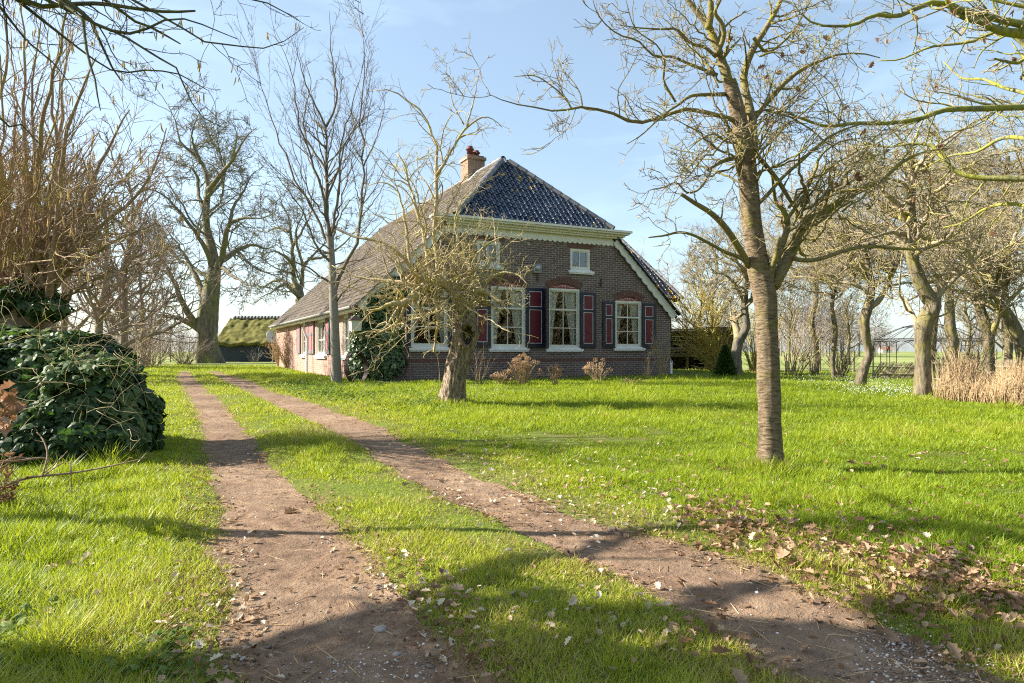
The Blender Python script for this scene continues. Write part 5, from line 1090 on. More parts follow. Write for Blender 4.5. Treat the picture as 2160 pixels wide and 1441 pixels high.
shrub('scrub_bush', 'brown scrub at the edge of the ivy hedge', 280, 778, 28, 40, 2.3, 2.6, 108, 'bk_alder', 0, .013, (2, 2), (.008, .006))
shrub('dry_climber', 'dry brown climber on the far end of the side wall', 608, 774, 32.8, 60, 1.9, 1.3, 109, 'straw', 0, .011, (2.5, 2), (.008, .006), cat='climber')
shrub('dry_climber', 'dry brown climber at the far corner of the side wall', 590, 773, 35.6, 60, 1.8, 1.0, 113, 'straw', 0, .012, (2.5, 2), (.009, .007), cat='climber')
shrub('bare_shrub', 'bare twiggy shrub at the right corner of the brick front', 1396, 796, 24.0, 22, 1.5, .5, 110, 'bk_apple_twig', 0, .010, (2.2, 2), (.006, .005))
shrub('bare_shrub', 'tuft of bare pale twigs beside the hollow trunk', 1010, 815, 18.5, 12, 1.1, .9, 111, 'straw', .15, .006, (2, 1.5), (.004, .003))
shrub('bare_shrub', 'dry brown twigs behind the picket fence', 2030, 800, 17.0, 34, 2.1, 1.8, 112, 'bk_fruit', 0, .01, (2.2, 2), (.006, .0045))
# ------------------------------------------------------------------ ground, tracks, lawn
def grid_sheet(xs, ys, zf):
    X, Y = np.meshgrid(xs, ys); Z = zf(X, Y); n = len(xs); g = Geo(); i = (np.arange(len(ys) - 1) * n)[:, None]; j = np.arange(n - 1)[None]
    g.add(np.stack([X, Y, Z], -1).reshape(-1, 3), np.stack([i + j, i + j + 1, i + n + j + 1, i + n + j], -1).reshape(-1, 4)); return g
def axis(*seg):
    out = []
    for a, b, st in seg: out += list(np.arange(a, b, st))
    return np.array(out + [seg[-1][1]])
xs = axis((-2500, -300, 200), (-300, -60, 20), (-60, -18, 2.0), (-18, -7, .25), (-7, 5, .09), (5, 14, .3), (14, 60, 2.5), (60, 300, 20), (300, 2500, 200))
ys = axis((-300, -40, 20), (-40, -4, 2.0), (-4, 0, .5), (0, 13, .1), (13, 40, .3), (40, 100, 3), (100, 400, 20), (400, 2800, 200))
tag(grid_sheet(xs, ys, ground).build('ground', M['ground'], smooth=True), kind='structure')
for C, w in TRK:
    m = C[:, 1] < 37; C, w = C[m], w[m]; n = 15; T = unit(np.gradient(C, axis=0)); Nn = np.column_stack([-T[:, 1], T[:, 0]])
    jl = .07 * fbm(C[:, 0] * 2.2, C[:, 1] * 2.2, 3.0, 3); jr = .07 * fbm(C[:, 0] * 2.2 + 40, C[:, 1] * 2.2, 8.0, 3)
    u = np.linspace(-1, 1, n)[None]; off = np.where(u < 0, u * (w + .02 + jl)[:, None], u * (w + .02 + jr)[:, None])
    P = C[:, None] + off[..., None] * Nn[:, None]; x, y = P[..., 0], P[..., 1]
    z = ground(x, y) + .012 * (1 - np.abs(u) ** 3) + .004 + .004 * noise3(x * 6, y * 6, 2.2) * (1 - np.abs(u)); g = Geo(); i = (np.arange(len(C) - 1) * n)[:, None]; j = np.arange(n - 1)[None]
    g.add(np.stack([x, y, z], -1).reshape(-1, 3), np.stack([i + j, i + j + 1, i + n + j + 1, i + n + j], -1).reshape(-1, 4))
    tag(g.build('dirt_track', M['dirt'], smooth=True), kind='structure')

def to_house(x, y):
    dx, dy = x - HX, y - HYY; return dx * .89443 + dy * .44721, -dx * .44721 + dy * .89443
BLADE = np.array([(-.5, 0, 0), (.5, 0, 0), (.36, .18, .55), (-.36, .18, .55), (0, .55, 1.0)])
BLADEF = [(0, 1, 2, 3), (3, 2, 4)]
def blades(n, y0, y1, dens_pow, hmul=1.0, seed=1, side=.86):
    r = np.random.default_rng(seed); u = r.random(n)
    e = 2 - dens_pow; Y = (y0 ** e + u * (y1 ** e - y0 ** e)) ** (1 / e); X = r.uniform(-1, 1, n) * (side * Y + 1.0)
    keep = np.ones(n, bool); sd = np.full(n, 9.0); m = (Y < 40); sd[m] = track_sd(X[m], Y[m])
    edge = .10 * fbm(X * 2.3, Y * 2.3, 1.0, 3)
    keep &= sd > -.07 + edge - .28 * (r.random(n) ** 6)
    hs, hv = to_house(X, Y); keep &= ~((hs > -.12) & (hs < WID + 3) & (hv > -1.45 + .35 * fbm(X, Y, 4.0, 2)) & (hv < LEN)) ; keep &= ~((hs > -.2) & (hs < WID) & (hv > -.15) & (hv < LEN))
    worn = fbm(X * .9 + 9, Y * .9, 6.0, 3); bare = (sd < .45) & (worn > .15) & (r.random(n) < .65); keep &= ~bare
    X, Y, sd = X[keep], Y[keep], sd[keep]; n = len(X); Z = ground(X, Y)
    big = fbm(X * .45, Y * .45, 2.0, 3); sm = fbm(X * 2.6, Y * 2.6, 5.0, 2)
    mid = (sd < .8) & (X < 2.5) & (Y < 22)
    h = (.038 + .028 * sm + .014 * big) * r.uniform(.55, 1.5, n) * np.where(mid, .62, 1.0) * sst(-.1, .35, sd + .12) + .012
    left = (X < -1.1 - .16 * (Y - 3)) & (Y < 9); h = np.where(left & (sd > .25), h * 1.6 + .015, h)
    tuft = (noise3(X * 5.5, Y * 5.5, 9.0) > .52) & (r.random(n) < .8) & (sd > .1); h = np.where(tuft, h * 1.7, h)
    wdt = .0046 * (np.maximum(Y, 2.5) / 2.6) ** .62 * r.uniform(.6, 1.3, n)
    a = r.uniform(0, 2 * PI, n); Xv = np.column_stack([np.cos(a), np.sin(a), np.zeros(n)]); Yv = np.column_stack([-np.sin(a), np.cos(a), np.zeros(n)])
    dry = np.clip(.80 - sd * 1.2, 0, .8) + .34 * sst(-.1, .5, worn[keep]) * (Y < 14) + .25 * (mid & (Y < 4.6))
    isdry = r.random(n) < dry * .75 + .03
    lean = r.normal(0, .5, (n, 2)) * np.where(isdry, 2.6, 1)[:, None]; Zv = unit(np.column_stack([lean, np.ones(n)]))
    h = h * hmul * (1 + .35 * sst(6, 16, Y)); bend = r.uniform(.2, 1.3, n)
    tv = BLADE[None] * np.stack([np.repeat(wdt[:, None], 5, 1), np.repeat((h * bend)[:, None], 5, 1), np.repeat(h[:, None], 5, 1)], -1)
    V = np.column_stack([X, Y, Z - .004])[:, None] + tv[..., 0:1] * Xv[:, None] + tv[..., 1:2] * Yv[:, None] + tv[..., 2:3] * Zv[:, None]
    tint = np.clip(.37 + .16 * big + .16 * sm + r.normal(0, .11, n) + .20 * mid * (1 - .0 * sd) + np.where(isdry, r.uniform(.15, .5, n), 0), 0, 1)
    g = Geo(); b = (np.arange(n) * 5)[:, None]
    g.add(V.reshape(-1, 3), np.concatenate([b + np.array([[0, 1, 2, 3]])]), np.concatenate([b + np.array([[3, 2, 4]])]), np.repeat(tint, 5)); return g
GM = 1.0
def collar(n, px, py, r0, r1, seed, hmul=1.9):
    """taller unmown blades round the foot of a trunk"""
    r = np.random.default_rng(seed); x, y = on_ground(px, py); a = r.uniform(0, 2 * PI, n); d = r0 + (r1 - r0) * r.random(n) ** 1.6; X, Y = x + np.cos(a) * d, y + np.sin(a) * d; h = r.uniform(.04, .11, n) * hmul * (1 - .55 * (d - r0) / (r1 - r0)); b = r.uniform(0, 2 * PI, n); w = .0046 * (max(y, 2.5) / 2.6) ** .62 * r.uniform(.6, 1.3, n)
    Xv = np.column_stack([np.cos(b), np.sin(b), 0 * b]); Yv = np.column_stack([-np.sin(b), np.cos(b), 0 * b]); Zv = unit(np.column_stack([r.normal(0, .4, (n, 2)), np.ones(n)])); tv = BLADE[None] * np.stack([np.repeat(w[:, None], 5, 1), np.repeat((h * .8)[:, None], 5, 1), np.repeat(h[:, None], 5, 1)], -1)
    V = np.column_stack([X, Y, ground(X, Y) - .004])[:, None] + tv[..., 0:1] * Xv[:, None] + tv[..., 1:2] * Yv[:, None] + tv[..., 2:3] * Zv[:, None]; k = (np.arange(n) * 5)[:, None]; return V.reshape(-1, 3), k + np.array([[0, 1, 2, 3]]), k + np.array([[3, 2, 4]]), np.repeat(np.clip(r.normal(.42, .2, n) + np.where(r.random(n) < .25, .4, 0), 0, 1), 5)
cg = Geo()
for n_, px_, py_, r0_, r1_ in ((1500, 1627, 996, .11, .34), (1300, 955, 854, .2, .55), (700, 710, 806, .14, .45), (700, 1947, 842, .16, .5), (600, 1811, 820, .14, .45), (900, 1530, 797, .3, .6)): cg.add(*collar(n_, px_, py_, r0_, r1_, 600 + n_ + px_))
tag(cg.build('grass', M['grass'], attr=True), 'taller unmown grass round the feet of the tree trunks', 'grass', kind='stuff')
tag(blades(int(400000 * GM), 1.75, 6.5, 1.55, seed=1).build('grass', M['grass'], attr=True), 'short sunlit lawn grass with seed tufts on both sides of the wheel tracks', 'grass', kind='stuff')
tag(blades(int(760000 * GM), 6.5, 36, 1.75, seed=2).build('grass', M['grass'], attr=True), 'lawn grass running back to the house and the fields', 'grass', kind='stuff')

def on_track(n, r, y0=1.9, y1=12, which=None):
    out = []
    for C, w in TRK:
        m = (C[:, 1] > y0) & (C[:, 1] < y1); C2, w2 = C[m], w[m]; p = 1 / C2[:, 1] ** .8; p /= p.sum(); i = r.choice(len(C2), n // 2, p=p); T = unit(np.gradient(C2, axis=0))[i]; N = np.column_stack([-T[:, 1], T[:, 0]]); out.append(C2[i] + N * (r.uniform(-1.1, 1.1, n // 2) * w2[i])[:, None] + T * r.normal(0, .03, (n // 2, 1)))
    return np.concatenate(out)
r = np.random.default_rng(33)
ICO = [(0, 0, .62), (.9, 0, .15), (.28, .85, .2), (-.72, .52, .1), (-.72, -.52, .2), (.28, -.85, .12), (.5, .5, -.4), (-.5, .3, -.4), (0, -.6, -.4)]
ICOF = [(0, 1, 2), (0, 2, 3), (0, 3, 4), (0, 4, 5), (0, 5, 1), (1, 6, 2), (2, 7, 3), (3, 7, 4), (4, 8, 5), (5, 8, 1), (1, 8, 6), (2, 6, 7), (4, 7, 8)]
p = on_track(3800, r); z = ground(p[:, 0], p[:, 1]) + .016; X, Y_, Z = rand_frames(len(p), 2); g = Geo(); sc = np.exp(r.normal(-5.7, .55, len(p))); g.scatter(ICO, ICOF, np.column_stack([p, z]), X, Y_, Z, np.clip(sc, .0015, .016), r.random(len(p)) ** 2.4)
# pale stony patches at the two near ends of the tracks
for px, py, sx in ((770, 1400, .12), (1930, 1415, .16), (1900, 1360, .08)):
    x, y = on_ground(px, py); n = 500; q = np.column_stack([x + r.normal(0, sx, n), y + r.normal(0, .09, n)]); X, Y_, Z = rand_frames(n, 2); g.scatter(ICO, ICOF, np.column_stack([q, ground(q[:, 0], q[:, 1]) + .016]), X, Y_, Z, np.clip(np.exp(r.normal(-5.75, .5, n)), .0012, .009), r.random(n) ** .8)
tag(g.build('gravel', M['pebble'], attr=True), 'small pale gravel pressed into the earth of the wheel tracks', 'gravel', kind='stuff')
def stone(px, py, rad, lab):
    x, y = on_ground(px, py); bm = bmesh.new(); bmesh.ops.create_icosphere(bm, subdivisions=3, radius=1)
    V = np.array([v.co[:] for v in bm.verts]); d = 1 + .16 * fbm(V[:, 0] * 1.3 + px, V[:, 1] * 1.3, V[:, 2] * 1.3, 3); V = V * d[:, None] * np.array((1.25, .95, .75)) * rad
    for v, c in zip(bm.verts, V): v.co = c
    me = bpy.data.meshes.new('stone'); bm.to_mesh(me); bm.free(); me.materials.append(M['stone']); me.polygons.foreach_set('use_smooth', [True] * len(me.polygons)); o = bpy.data.objects.new('stone', me); COL.objects.link(o); o.location = (x, y, float(ground(x, y)) + .012 + rad * .35); tag(o, lab, 'stone')
stone(802, 1320, .022, 'rounded brown stone lying on the right edge of the near left track'); stone(836, 1370, .013, 'small pale stone in the shade at the foot of the left track')
# fallen leaves
r = np.random.default_rng(44); px, py = [], []
def patch(n, x0, y0, x1, y1, sx, sy):
    t = r.random(n); px.append(x0 + (x1 - x0) * t + r.normal(0, sx, n)); py.append(y0 + (y1 - y0) * t + r.normal(0, sy, n))
patch(1000, 1470, 1100, 2150, 1235, 70, 34); patch(500, 1880, 1205, 2180, 1265, 80, 34); patch(240, 1470, 1060, 1560, 1130, 40, 24); patch(300, 1600, 1160, 2150, 1330, 90, 40); patch(360, 1000, 960, 1420, 1060, 90, 35); patch(220, 1480, 1020, 2140, 1130, 120, 40); patch(200, 850, 1000, 1350, 1120, 60, 25); patch(140, 1150, 1230, 1650, 1420, 120, 50); patch(180, 60, 1180, 480, 1400, 120, 60); patch(110, 760, 1180, 1000, 1330, 70, 40); patch(90, 480, 1020, 520, 1300, 26, 40); patch(160, 800, 930, 1500, 990, 150, 14); patch(240, 1600, 900, 2160, 1000, 160, 40)
px, py = np.concatenate(px), np.concatenate(py); py = np.clip(py, 880, 1470); q = on_ground_v(px, py); n = len(q)
X, Y_, Z = rand_frames(n, .9, r); tv = np.array(OAKLEAF) * (1, 1, 1.6); dryness = np.clip(np.where(px > 1430, .42, .80) + r.normal(0, .2, n), 0, 1); sz = r.uniform(.024, .062, n) * np.where(px < 1400, .85, 1) * np.where(r.random(n) < .12, 1.5, 1)
g = Geo(); g.scatter(tv, OAKF, np.column_stack([q, ground(q[:, 0], q[:, 1]) + r.uniform(.008, .05, n)]), X, Y_, Z, sz, dryness)
# brown crumbs of leaf and turf along both sides of the wheel ruts
q = []
for C, w in TRK:
    m_ = (C[:, 1] > 1.9) & (C[:, 1] < 13); C2, w2 = C[m_], w[m_]; pw = 1 / C2[:, 1] ** 1.1; pw /= pw.sum(); i = r.choice(len(C2), 3600, p=pw); T = unit(np.gradient(C2, axis=0))[i]; Nn = np.column_stack([-T[:, 1], T[:, 0]]); u = r.choice([-1, 1], 3600) * (w2[i] + r.normal(.02, .10, 3600)); ok = fbm(C2[i, 0] * 1.6 + u, C2[i, 1] * 1.6, 3.0, 2) > -.25; q.append((C2[i] + Nn * u[:, None] + T * r.normal(0, .05, (3600, 1)))[ok])
q = np.concatenate(q); n = len(q); X, Y_, Z = rand_frames(n, .7, r); g.scatter(tv, OAKF, np.column_stack([q, ground(q[:, 0], q[:, 1]) + r.uniform(.008, .03, n)]), X, Y_, Z, np.exp(r.normal(-4.1, .45, n)), np.clip(r.normal(.33, .22, n), 0, 1))
tag(g.build('fallen_leaves', M['litter'], attr=True), 'dry brown and bleached leaves strewn over the lawn and track edge', 'fallen leaves', kind='stuff')
# twigs and straw on the tracks
p = on_track(420, r, 1.9, 9); n = len(p); a = r.uniform(0, 2 * PI, n); L = r.uniform(.03, .14, n); z = ground(p[:, 0], p[:, 1]) + .022; P = np.stack([np.column_stack([p[:, 0] + np.cos(a) * L * s, p[:, 1] + np.sin(a) * L * s, z + .006 * math.sin(3 * s)]) for s in (-.5, 0, .5)], 1); g = Geo(); g.tubes(P, np.full((n, 3), .0014), 4)
tag(g.build('twig_litter', M['straw']), 'thin straw and twig litter on the bare earth', 'litter', kind='stuff')
# snowdrops
r = np.random.default_rng(55); px, py = [], []
patch(500, 1430, 781, 1600, 786, 30, 6); patch(900, 1660, 797, 1880, 806, 50, 9); patch(700, 1800, 822, 1960, 832, 50, 8); patch(60, 1010, 825, 1040, 852, 40, 9); patch(50, 540, 790, 640, 800, 30, 10)
px, py = np.concatenate(px), np.clip(np.concatenate(py), 770, 880); q = on_ground_v(px, py); n = len(q)
FL = [(0, 0, 0), (.35, .1, -.5), (.15, .4, -1), (-.15, .4, -1), (-.35, .1, -.5), (.3, -.3, -.8), (-.3, -.3, -.8)]; FF = [(0, 1, 2), (0, 2, 3), (0, 3, 4), (0, 4, 6), (0, 6, 5), (0, 5, 1)]
X, Y_, Z = rand_frames(n, 1.5, r); g = Geo(); g.scatter(FL, FF, np.column_stack([q, ground(q[:, 0], q[:, 1]) + r.uniform(.09, .14, n)]), X, Y_, Z, r.uniform(.014, .024, n), r.random(n))
tag(g.build('snowdrops', M['snowdrop'], attr=True), 'drifts of white snowdrops under the trees', 'flowers', kind='stuff')
# bed of earth along the brick front
xs = np.linspace(.1, WID - .1, 60); vs = np.linspace(-1.6, -.01, 12); A, B = np.meshgrid(xs, vs); ww = np.where(vs[:, None] < -1.2, .22 * fbm(A * 1.2, B * 0, 2.0, 2), 0); B = B + ww
P = np.stack([HX + .89443 * A - .44721 * B, HYY + .44721 * A + .89443 * B], -1); z = ground(P[..., 0], P[..., 1]) + .006 + .03 * np.abs(fbm(A * 4, B * 4, 1.0, 3)) * ((vs[:, None] > -1.1))
g = Geo(); n = 60; i = (np.arange(11) * n)[:, None]; j = np.arange(n - 1)[None]; g.add(np.concatenate([P, z[..., None]], -1).reshape(-1, 3), np.stack([i + j, i + j + 1, i + n + j + 1, i + n + j], -1).reshape(-1, 4)); tag(g.build('flower_bed_soil', M['bedsoil'], smooth=True), kind='structure')

# ------------------------------------------------------------------ ivy, shrubs, flowers
LEAF = np.array([(0, 0, 0), (.42, .05, -.10), (.52, .38, -.14), (.26, .62, -.06), (0, 1.05, -.12), (-.26, .62, -.06), (-.52, .38, -.14), (-.42, .05, -.10), (0, .45, .05)])
LEAFF = [(8, i, i + 1) for i in range(7)] + [(8, 7, 0)]
def ivy_mass(name, label, cat, blobs, n, size, seed, mat='ivy', core=True, keep=None, lumpy=.16, ground_clip=True):
    r = np.random.default_rng(seed); B = np.array(blobs, float); w = (B[:, 3] * B[:, 4] + B[:, 4] * B[:, 5] + B[:, 3] * B[:, 5]); w /= w.sum(); i = r.choice(len(B), n, p=w); d = unit(r.normal(size=(n, 3)))
    lump = 1 + lumpy * fbm(d[:, 0] * 2.4 + i * 3.1, d[:, 1] * 2.4, d[:, 2] * 2.4, 3); rad = lump * (1.02 - .26 * r.random(n) ** 2.2)
    p = B[i, :3] + d * B[i, 3:6] * rad[:, None]; ok = np.ones(n, bool)
    for b in B: ok &= (((p - b[:3]) / b[3:6]) ** 2).sum(1) > .58
    if ground_clip: ok &= p[:, 2] > ground_base(p[:, 0], p[:, 1]) - .02
    if keep is not None: ok &= keep(p)
    p, d, i = p[ok], d[ok], i[ok]; n = len(p); nrm = unit(d / B[i, 3:6] * B[i, 3:6].mean(1)[:, None]); Z = unit(nrm + r.normal(0, .5, (n, 3)) + np.array([0, 0, .35])); dn = np.array([0, 0, -1.0]) + r.normal(0, .55, (n, 3)); Yv = unit(dn - (dn * Z).sum(1, keepdims=True) * Z); Xv = np.cross(Yv, Z)
    t = thing(name, label, cat, (B[0, 0], B[0, 1], float(ground_base(B[0, 0], B[0, 1])))); g = Geo(); g.scatter(LEAF, LEAFF, p, Xv, Yv, Z, size * np.exp(r.normal(-.15, .33, n)), np.clip(r.normal(.42, .2, n) + .35 * fbm(p[:, 0] * 1.7, p[:, 1] * 1.7, p[:, 2] * 1.7, 2), 0, 1)); g.build('foliage', M[mat], t, origin=t.location, attr=True)
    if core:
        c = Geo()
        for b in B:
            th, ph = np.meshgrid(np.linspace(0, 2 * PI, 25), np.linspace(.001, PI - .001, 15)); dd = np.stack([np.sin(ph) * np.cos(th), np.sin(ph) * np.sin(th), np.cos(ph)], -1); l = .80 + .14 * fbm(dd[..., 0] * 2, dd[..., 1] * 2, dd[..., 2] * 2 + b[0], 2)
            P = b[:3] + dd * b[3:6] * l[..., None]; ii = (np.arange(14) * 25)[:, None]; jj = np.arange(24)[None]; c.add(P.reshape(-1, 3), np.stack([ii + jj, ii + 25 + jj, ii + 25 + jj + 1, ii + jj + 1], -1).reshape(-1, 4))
        c.build('dark_core', M['ivy_core'], t, origin=t.location, smooth=True)  # solid dark body that paints the inner shade and stops see-through
    return t
def bl(px, py, Y, rx, ry, rz): c = Wp(px, py, Y); s = Y / F; return (c[0], c[1], c[2], rx * s, ry, rz * s)
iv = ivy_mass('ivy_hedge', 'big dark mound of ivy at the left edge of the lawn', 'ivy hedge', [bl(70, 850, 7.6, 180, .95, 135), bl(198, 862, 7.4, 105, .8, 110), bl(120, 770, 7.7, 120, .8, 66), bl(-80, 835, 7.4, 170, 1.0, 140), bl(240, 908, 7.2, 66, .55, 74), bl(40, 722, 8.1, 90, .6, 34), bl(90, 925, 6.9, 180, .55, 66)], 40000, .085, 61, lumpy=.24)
r = np.random.default_rng(62)
def sprays(t, n, region, L, rad, mat, seed, up=.6):
    r = np.random.default_rng(seed); P = []
    for _ in range(n):
        p = np.array(region(r)); d = unit(r.normal(size=3) + np.array([.2, -.5, up])); q = [p]
        for s in range(7): d = unit(d + r.normal(0, .22, 3) + np.array([0, 0, -.05])); q.append(q[-1] + d * L * r.uniform(.6, 1.2) / 7)
        P.append(q)
    g = Geo(); g.tubes(np.array(P), np.outer(np.full(n, rad), np.linspace(1, .4, 8)), 4); return g.build('stems', M[mat], t, origin=t.location, smooth=True)
sprays(iv, 120, lambda r: Wp(r.uniform(0, 320), r.uniform(680, 930), 6.9 + r.uniform(-.6, .5)), .6, .0032, 'bk_apple_twig', 63)
ivy_mass('ivy_clump', 'dark ivy clump around the foot of the hazel stems', 'ivy', [bl(60, 622, 8.4, 48, .3, 26), bl(15, 640, 8.5, 50, .35, 30), bl(104, 648, 8.3, 32, .25, 22)], 2000, .085, 64, core=False)
# ivy on the house corner
hb = [tuple(hw(s, v, z)) + (a, b, c) for s, v, z, a, b, c in [(.35, -.12, .75, .8, .38, .85), (.4, -.1, 1.6, .75, .34, .75), (-.04, .08, 1.0, .26, .32, .9), (.55, -.1, 2.35, .6, .28, .6), (.9, -.08, 2.95, .55, .2, .42), (-.02, .02, 1.85, .3, .3, .5)]]
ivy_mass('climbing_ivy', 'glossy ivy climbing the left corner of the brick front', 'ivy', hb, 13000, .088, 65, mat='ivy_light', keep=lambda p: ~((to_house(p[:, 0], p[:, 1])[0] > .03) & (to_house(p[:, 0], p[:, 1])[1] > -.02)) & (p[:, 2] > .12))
# bleached leaves hanging at the left edge
t = thing('dead_branch', 'curled brown dead leaves on a twig at the left edge', 'branch', tuple(Wp(-10, 900, 4.2))); P, R = line([(-40, 930, 3), (0, 880, 2.6), (20, 855, 2), (40, 850, 1.4)], 4.2, 4.1, 10); g = Geo(); g.tubes(P, R, 6); g.build('twig', M['bk_hazel'], t, origin=t.location, smooth=True)
r = np.random.default_rng(66); n = 26; p = np.array([Wp(a, b, 4.15 + c) for a, b, c in zip(r.uniform(-15, 38, n), r.uniform(812, 900, n), r.uniform(-.1, .1, n))]); X, Y_, Z = rand_frames(n, -.4, r); g = Geo(); g.scatter(np.array(OAKLEAF) * (1.2, 1, 3), OAKF, p, X, Y_, Z, r.uniform(.06, .12, n), np.clip(r.normal(.75, .2, n), 0, 1)); g.build('dead_leaves', M['deadleaf'], t, origin=t.location, attr=True)
t = thing('fallen_branch', 'thin fallen branch lying on the grass in front of the ivy hedge', 'branch', tuple(Wp(100, 1010, 4.7))); Ls = [line(p, 4.7, 4.9, 14) for p in ([(0, 1028, 3.4), (60, 1008, 3), (150, 998, 2.4), (230, 984, 1.8), (310, 965, 1)], [(90, 1003, 2), (100, 960, 1.7), (92, 930, 1.4), (78, 912, 1)], [(95, 1002, 1.6), (118, 985, 1.3), (140, 972, .9)], [(-10, 975, 3), (40, 972, 2.6), (90, 966, 2), (115, 975, 1.2)], [(-10, 985, 2.6), (30, 966, 2.2), (75, 968, 1.5)], [(150, 998, 1.4), (148, 975, 1.2), (152, 1040, .8)])]
LP, LR = stack(Ls); g = Geo(); g.tubes(LP, LR, 6); a1 = grow(LP, LR, 4, (30, 70), (.2, .4), 6, (.5, .8), .03, .2, .2, 1, .0016, .05, .3); g.tubes(*a1, 4); g.build('branch_wood', M['bk_hazel'], t, origin=t.location, smooth=True)
t = thing('dry_weed', 'dead brown weed clump at the left edge below the ivy', 'weed', (on_ground(12, 1075)[0], on_ground(12, 1075)[1], 0)); c = np.array(t.location); Ls = []; r = np.random.default_rng(67)
P = np.array([[c + np.array([r.normal(0, .03), r.normal(0, .03), 0]) + np.array([a * s, b * s, hh * s]) for s in np.linspace(0, 1, 8)] for a, b, hh in zip(r.normal(0, .08, 24), r.normal(0, .08, 24), r.uniform(.15, .42, 24))]); g = Geo(); g.tubes(P, np.full((24, 8), .0025), 5); g.build('stems', M['bk_hazel'], t, origin=t.location)
n = 130; p = P[r.integers(0, 24, n), r.integers(3, 8, n)] + r.normal(0, .02, (n, 3)); X, Y_, Z = rand_frames(n, 0, r); g = Geo(); g.scatter(np.array(OAKLEAF) * (1, 1, 2), OAKF, p, X, Y_, Z, r.uniform(.02, .045, n), np.clip(r.normal(.3, .2, n), 0, 1)); g.build('dead_leaves', M['deadleaf'], t, origin=t.location, attr=True)
# hydrangeas with last year's heads along the brick front
def hydrangea(label, px, py, wpx, hpx, n, seed, heads=1.0):
    r = np.random.default_rng(seed); x, y = on_ground(px, py); z = float(ground(x, y)); s = y / F; W, H = wpx * s / 2, hpx * s; t = thing('hydrangea', label, 'hydrangea', (x, y, z), 0, 'dry hydrangeas along the brick front'); P = []
    for _ in range(n):
        a = r.uniform(0, 2 * PI); q = r.random() ** .6; e = np.array([math.cos(a) * W * q, math.sin(a) * W * .6 * q, H * r.uniform(.5, 1.02) * (1 - .25 * q * q)]); b = np.array([math.cos(a), math.sin(a), 0]) * W * .28 * r.random()
        P.append([np.array([x, y, z - .03]) + b * (1 - u) + e * np.array([u ** 1.3, u ** 1.3, u]) + r.normal(0, .008, 3) for u in np.linspace(0, 1, 8)])
    P = np.array(P); g = Geo(); g.tubes(P, np.outer(np.full(n, .0065), np.linspace(1, .6, 8)), 5); a1 = grow(P, np.full(P.shape[:2], .006), 2.5, (15, 45), (.2, .4), 5, (.6, .9), .05, .15, .2, .9, .004, .1, .4, seed=seed); g.tubes(*a1, 4); g.build('stems', M['straw'], t, origin=t.location, smooth=True)
    for c in P[r.random(n) < .72 * heads, -1]:
        m = 46; d = unit(r.normal(size=(m, 3))); p = c + d * r.uniform(.045, .078) * np.array([1, 1, .75]) * r.uniform(.6, 1.05, (m, 1)); Z = unit(d + r.normal(0, .4, d.shape)); X = unit(np.cross(r.normal(size=d.shape), Z))
        pet = [(0, 0, 0), (.6, .5, .12), (0, 1, .05), (-.6, .5, .12), (0, .5, -.05)]; g = Geo(); g.scatter(pet, [(4, 0, 1), (4, 1, 2), (4, 2, 3), (4, 3, 0)], p, X, np.cross(Z, X), Z, r.uniform(.018, .034, m), np.clip(r.normal(.5, .2) + r.normal(0, .15, m), 0, 1)); g.build('flower_head', M['hydrangea'], t, origin=t.location, attr=True)
hydrangea('large dry hydrangea under the window right of the hollow trunk', 1103, 812, 76, 66, 70, 201); hydrangea('low dry hydrangea touching the left side of the largest one', 1058, 812, 44, 34, 26, 202); hydrangea('small dry hydrangea between the two larger ones', 1172, 812, 40, 44, 22, 203); hydrangea('rounded dry hydrangea left of the right hand window', 1262, 806, 62, 52, 30, 204, .9); hydrangea('tall sparse dry hydrangea under the right hand window', 1366, 803, 34, 62, 14, 205, .35); hydrangea('short dry stems at the right end of the bed', 1330, 812, 50, 20, 14, 206, .25)
# low leafy ground cover by the track and the old tree
def cover(name, label, pts, n, seed, size, mat='ivy', h=.05):
    r = np.random.default_rng(seed); a = np.array(pts, float); i = r.integers(0, len(a), n); px = a[i, 0] + r.normal(0, 1, n) * a[i, 2]; py = np.clip(a[i, 1] + r.normal(0, 1, n) * a[i, 3], 775, 1430); q = on_ground_v(px, py); keep = track_sd(q[:, 0], q[:, 1]) > .08; q = q[keep]; n = len(q); X, Y_, Z = rand_frames(n, .8, r); g = Geo(); g.scatter(LEAF, LEAFF, np.column_stack([q, ground(q[:, 0], q[:, 1]) + r.uniform(.01, h, n)]), X, Y_, Z, size * r.uniform(.6, 1.3, n), np.clip(r.normal(.6, .25, n), 0, 1)); tag(g.build(name, M[mat], attr=True), label, 'ground cover', kind='stuff')
cover('undergrowth', 'low leafy weeds in the grass between the slim tree and the hollow trunk', [(740, 812, 60, 8), (800, 838, 70, 10), (880, 850, 60, 10), (690, 828, 40, 8), (620, 815, 40, 8)], 5200, 71, .045, 'weed', .09)
cover('undergrowth', 'low weeds along the shaded foot of the front wall and shed', [(1450, 788, 40, 5), (1560, 790, 40, 6), (1230, 798, 120, 4), (1000, 804, 60, 4), (1340, 800, 60, 4)], 2600, 72, .05, 'weed', .09)
cover('undergrowth', 'creeping leaves in the lower left corner of the grass', [(60, 1390, 90, 40), (250, 1400, 120, 40), (40, 1310, 60, 30)], 420, 73, .04, 'weed', .04)
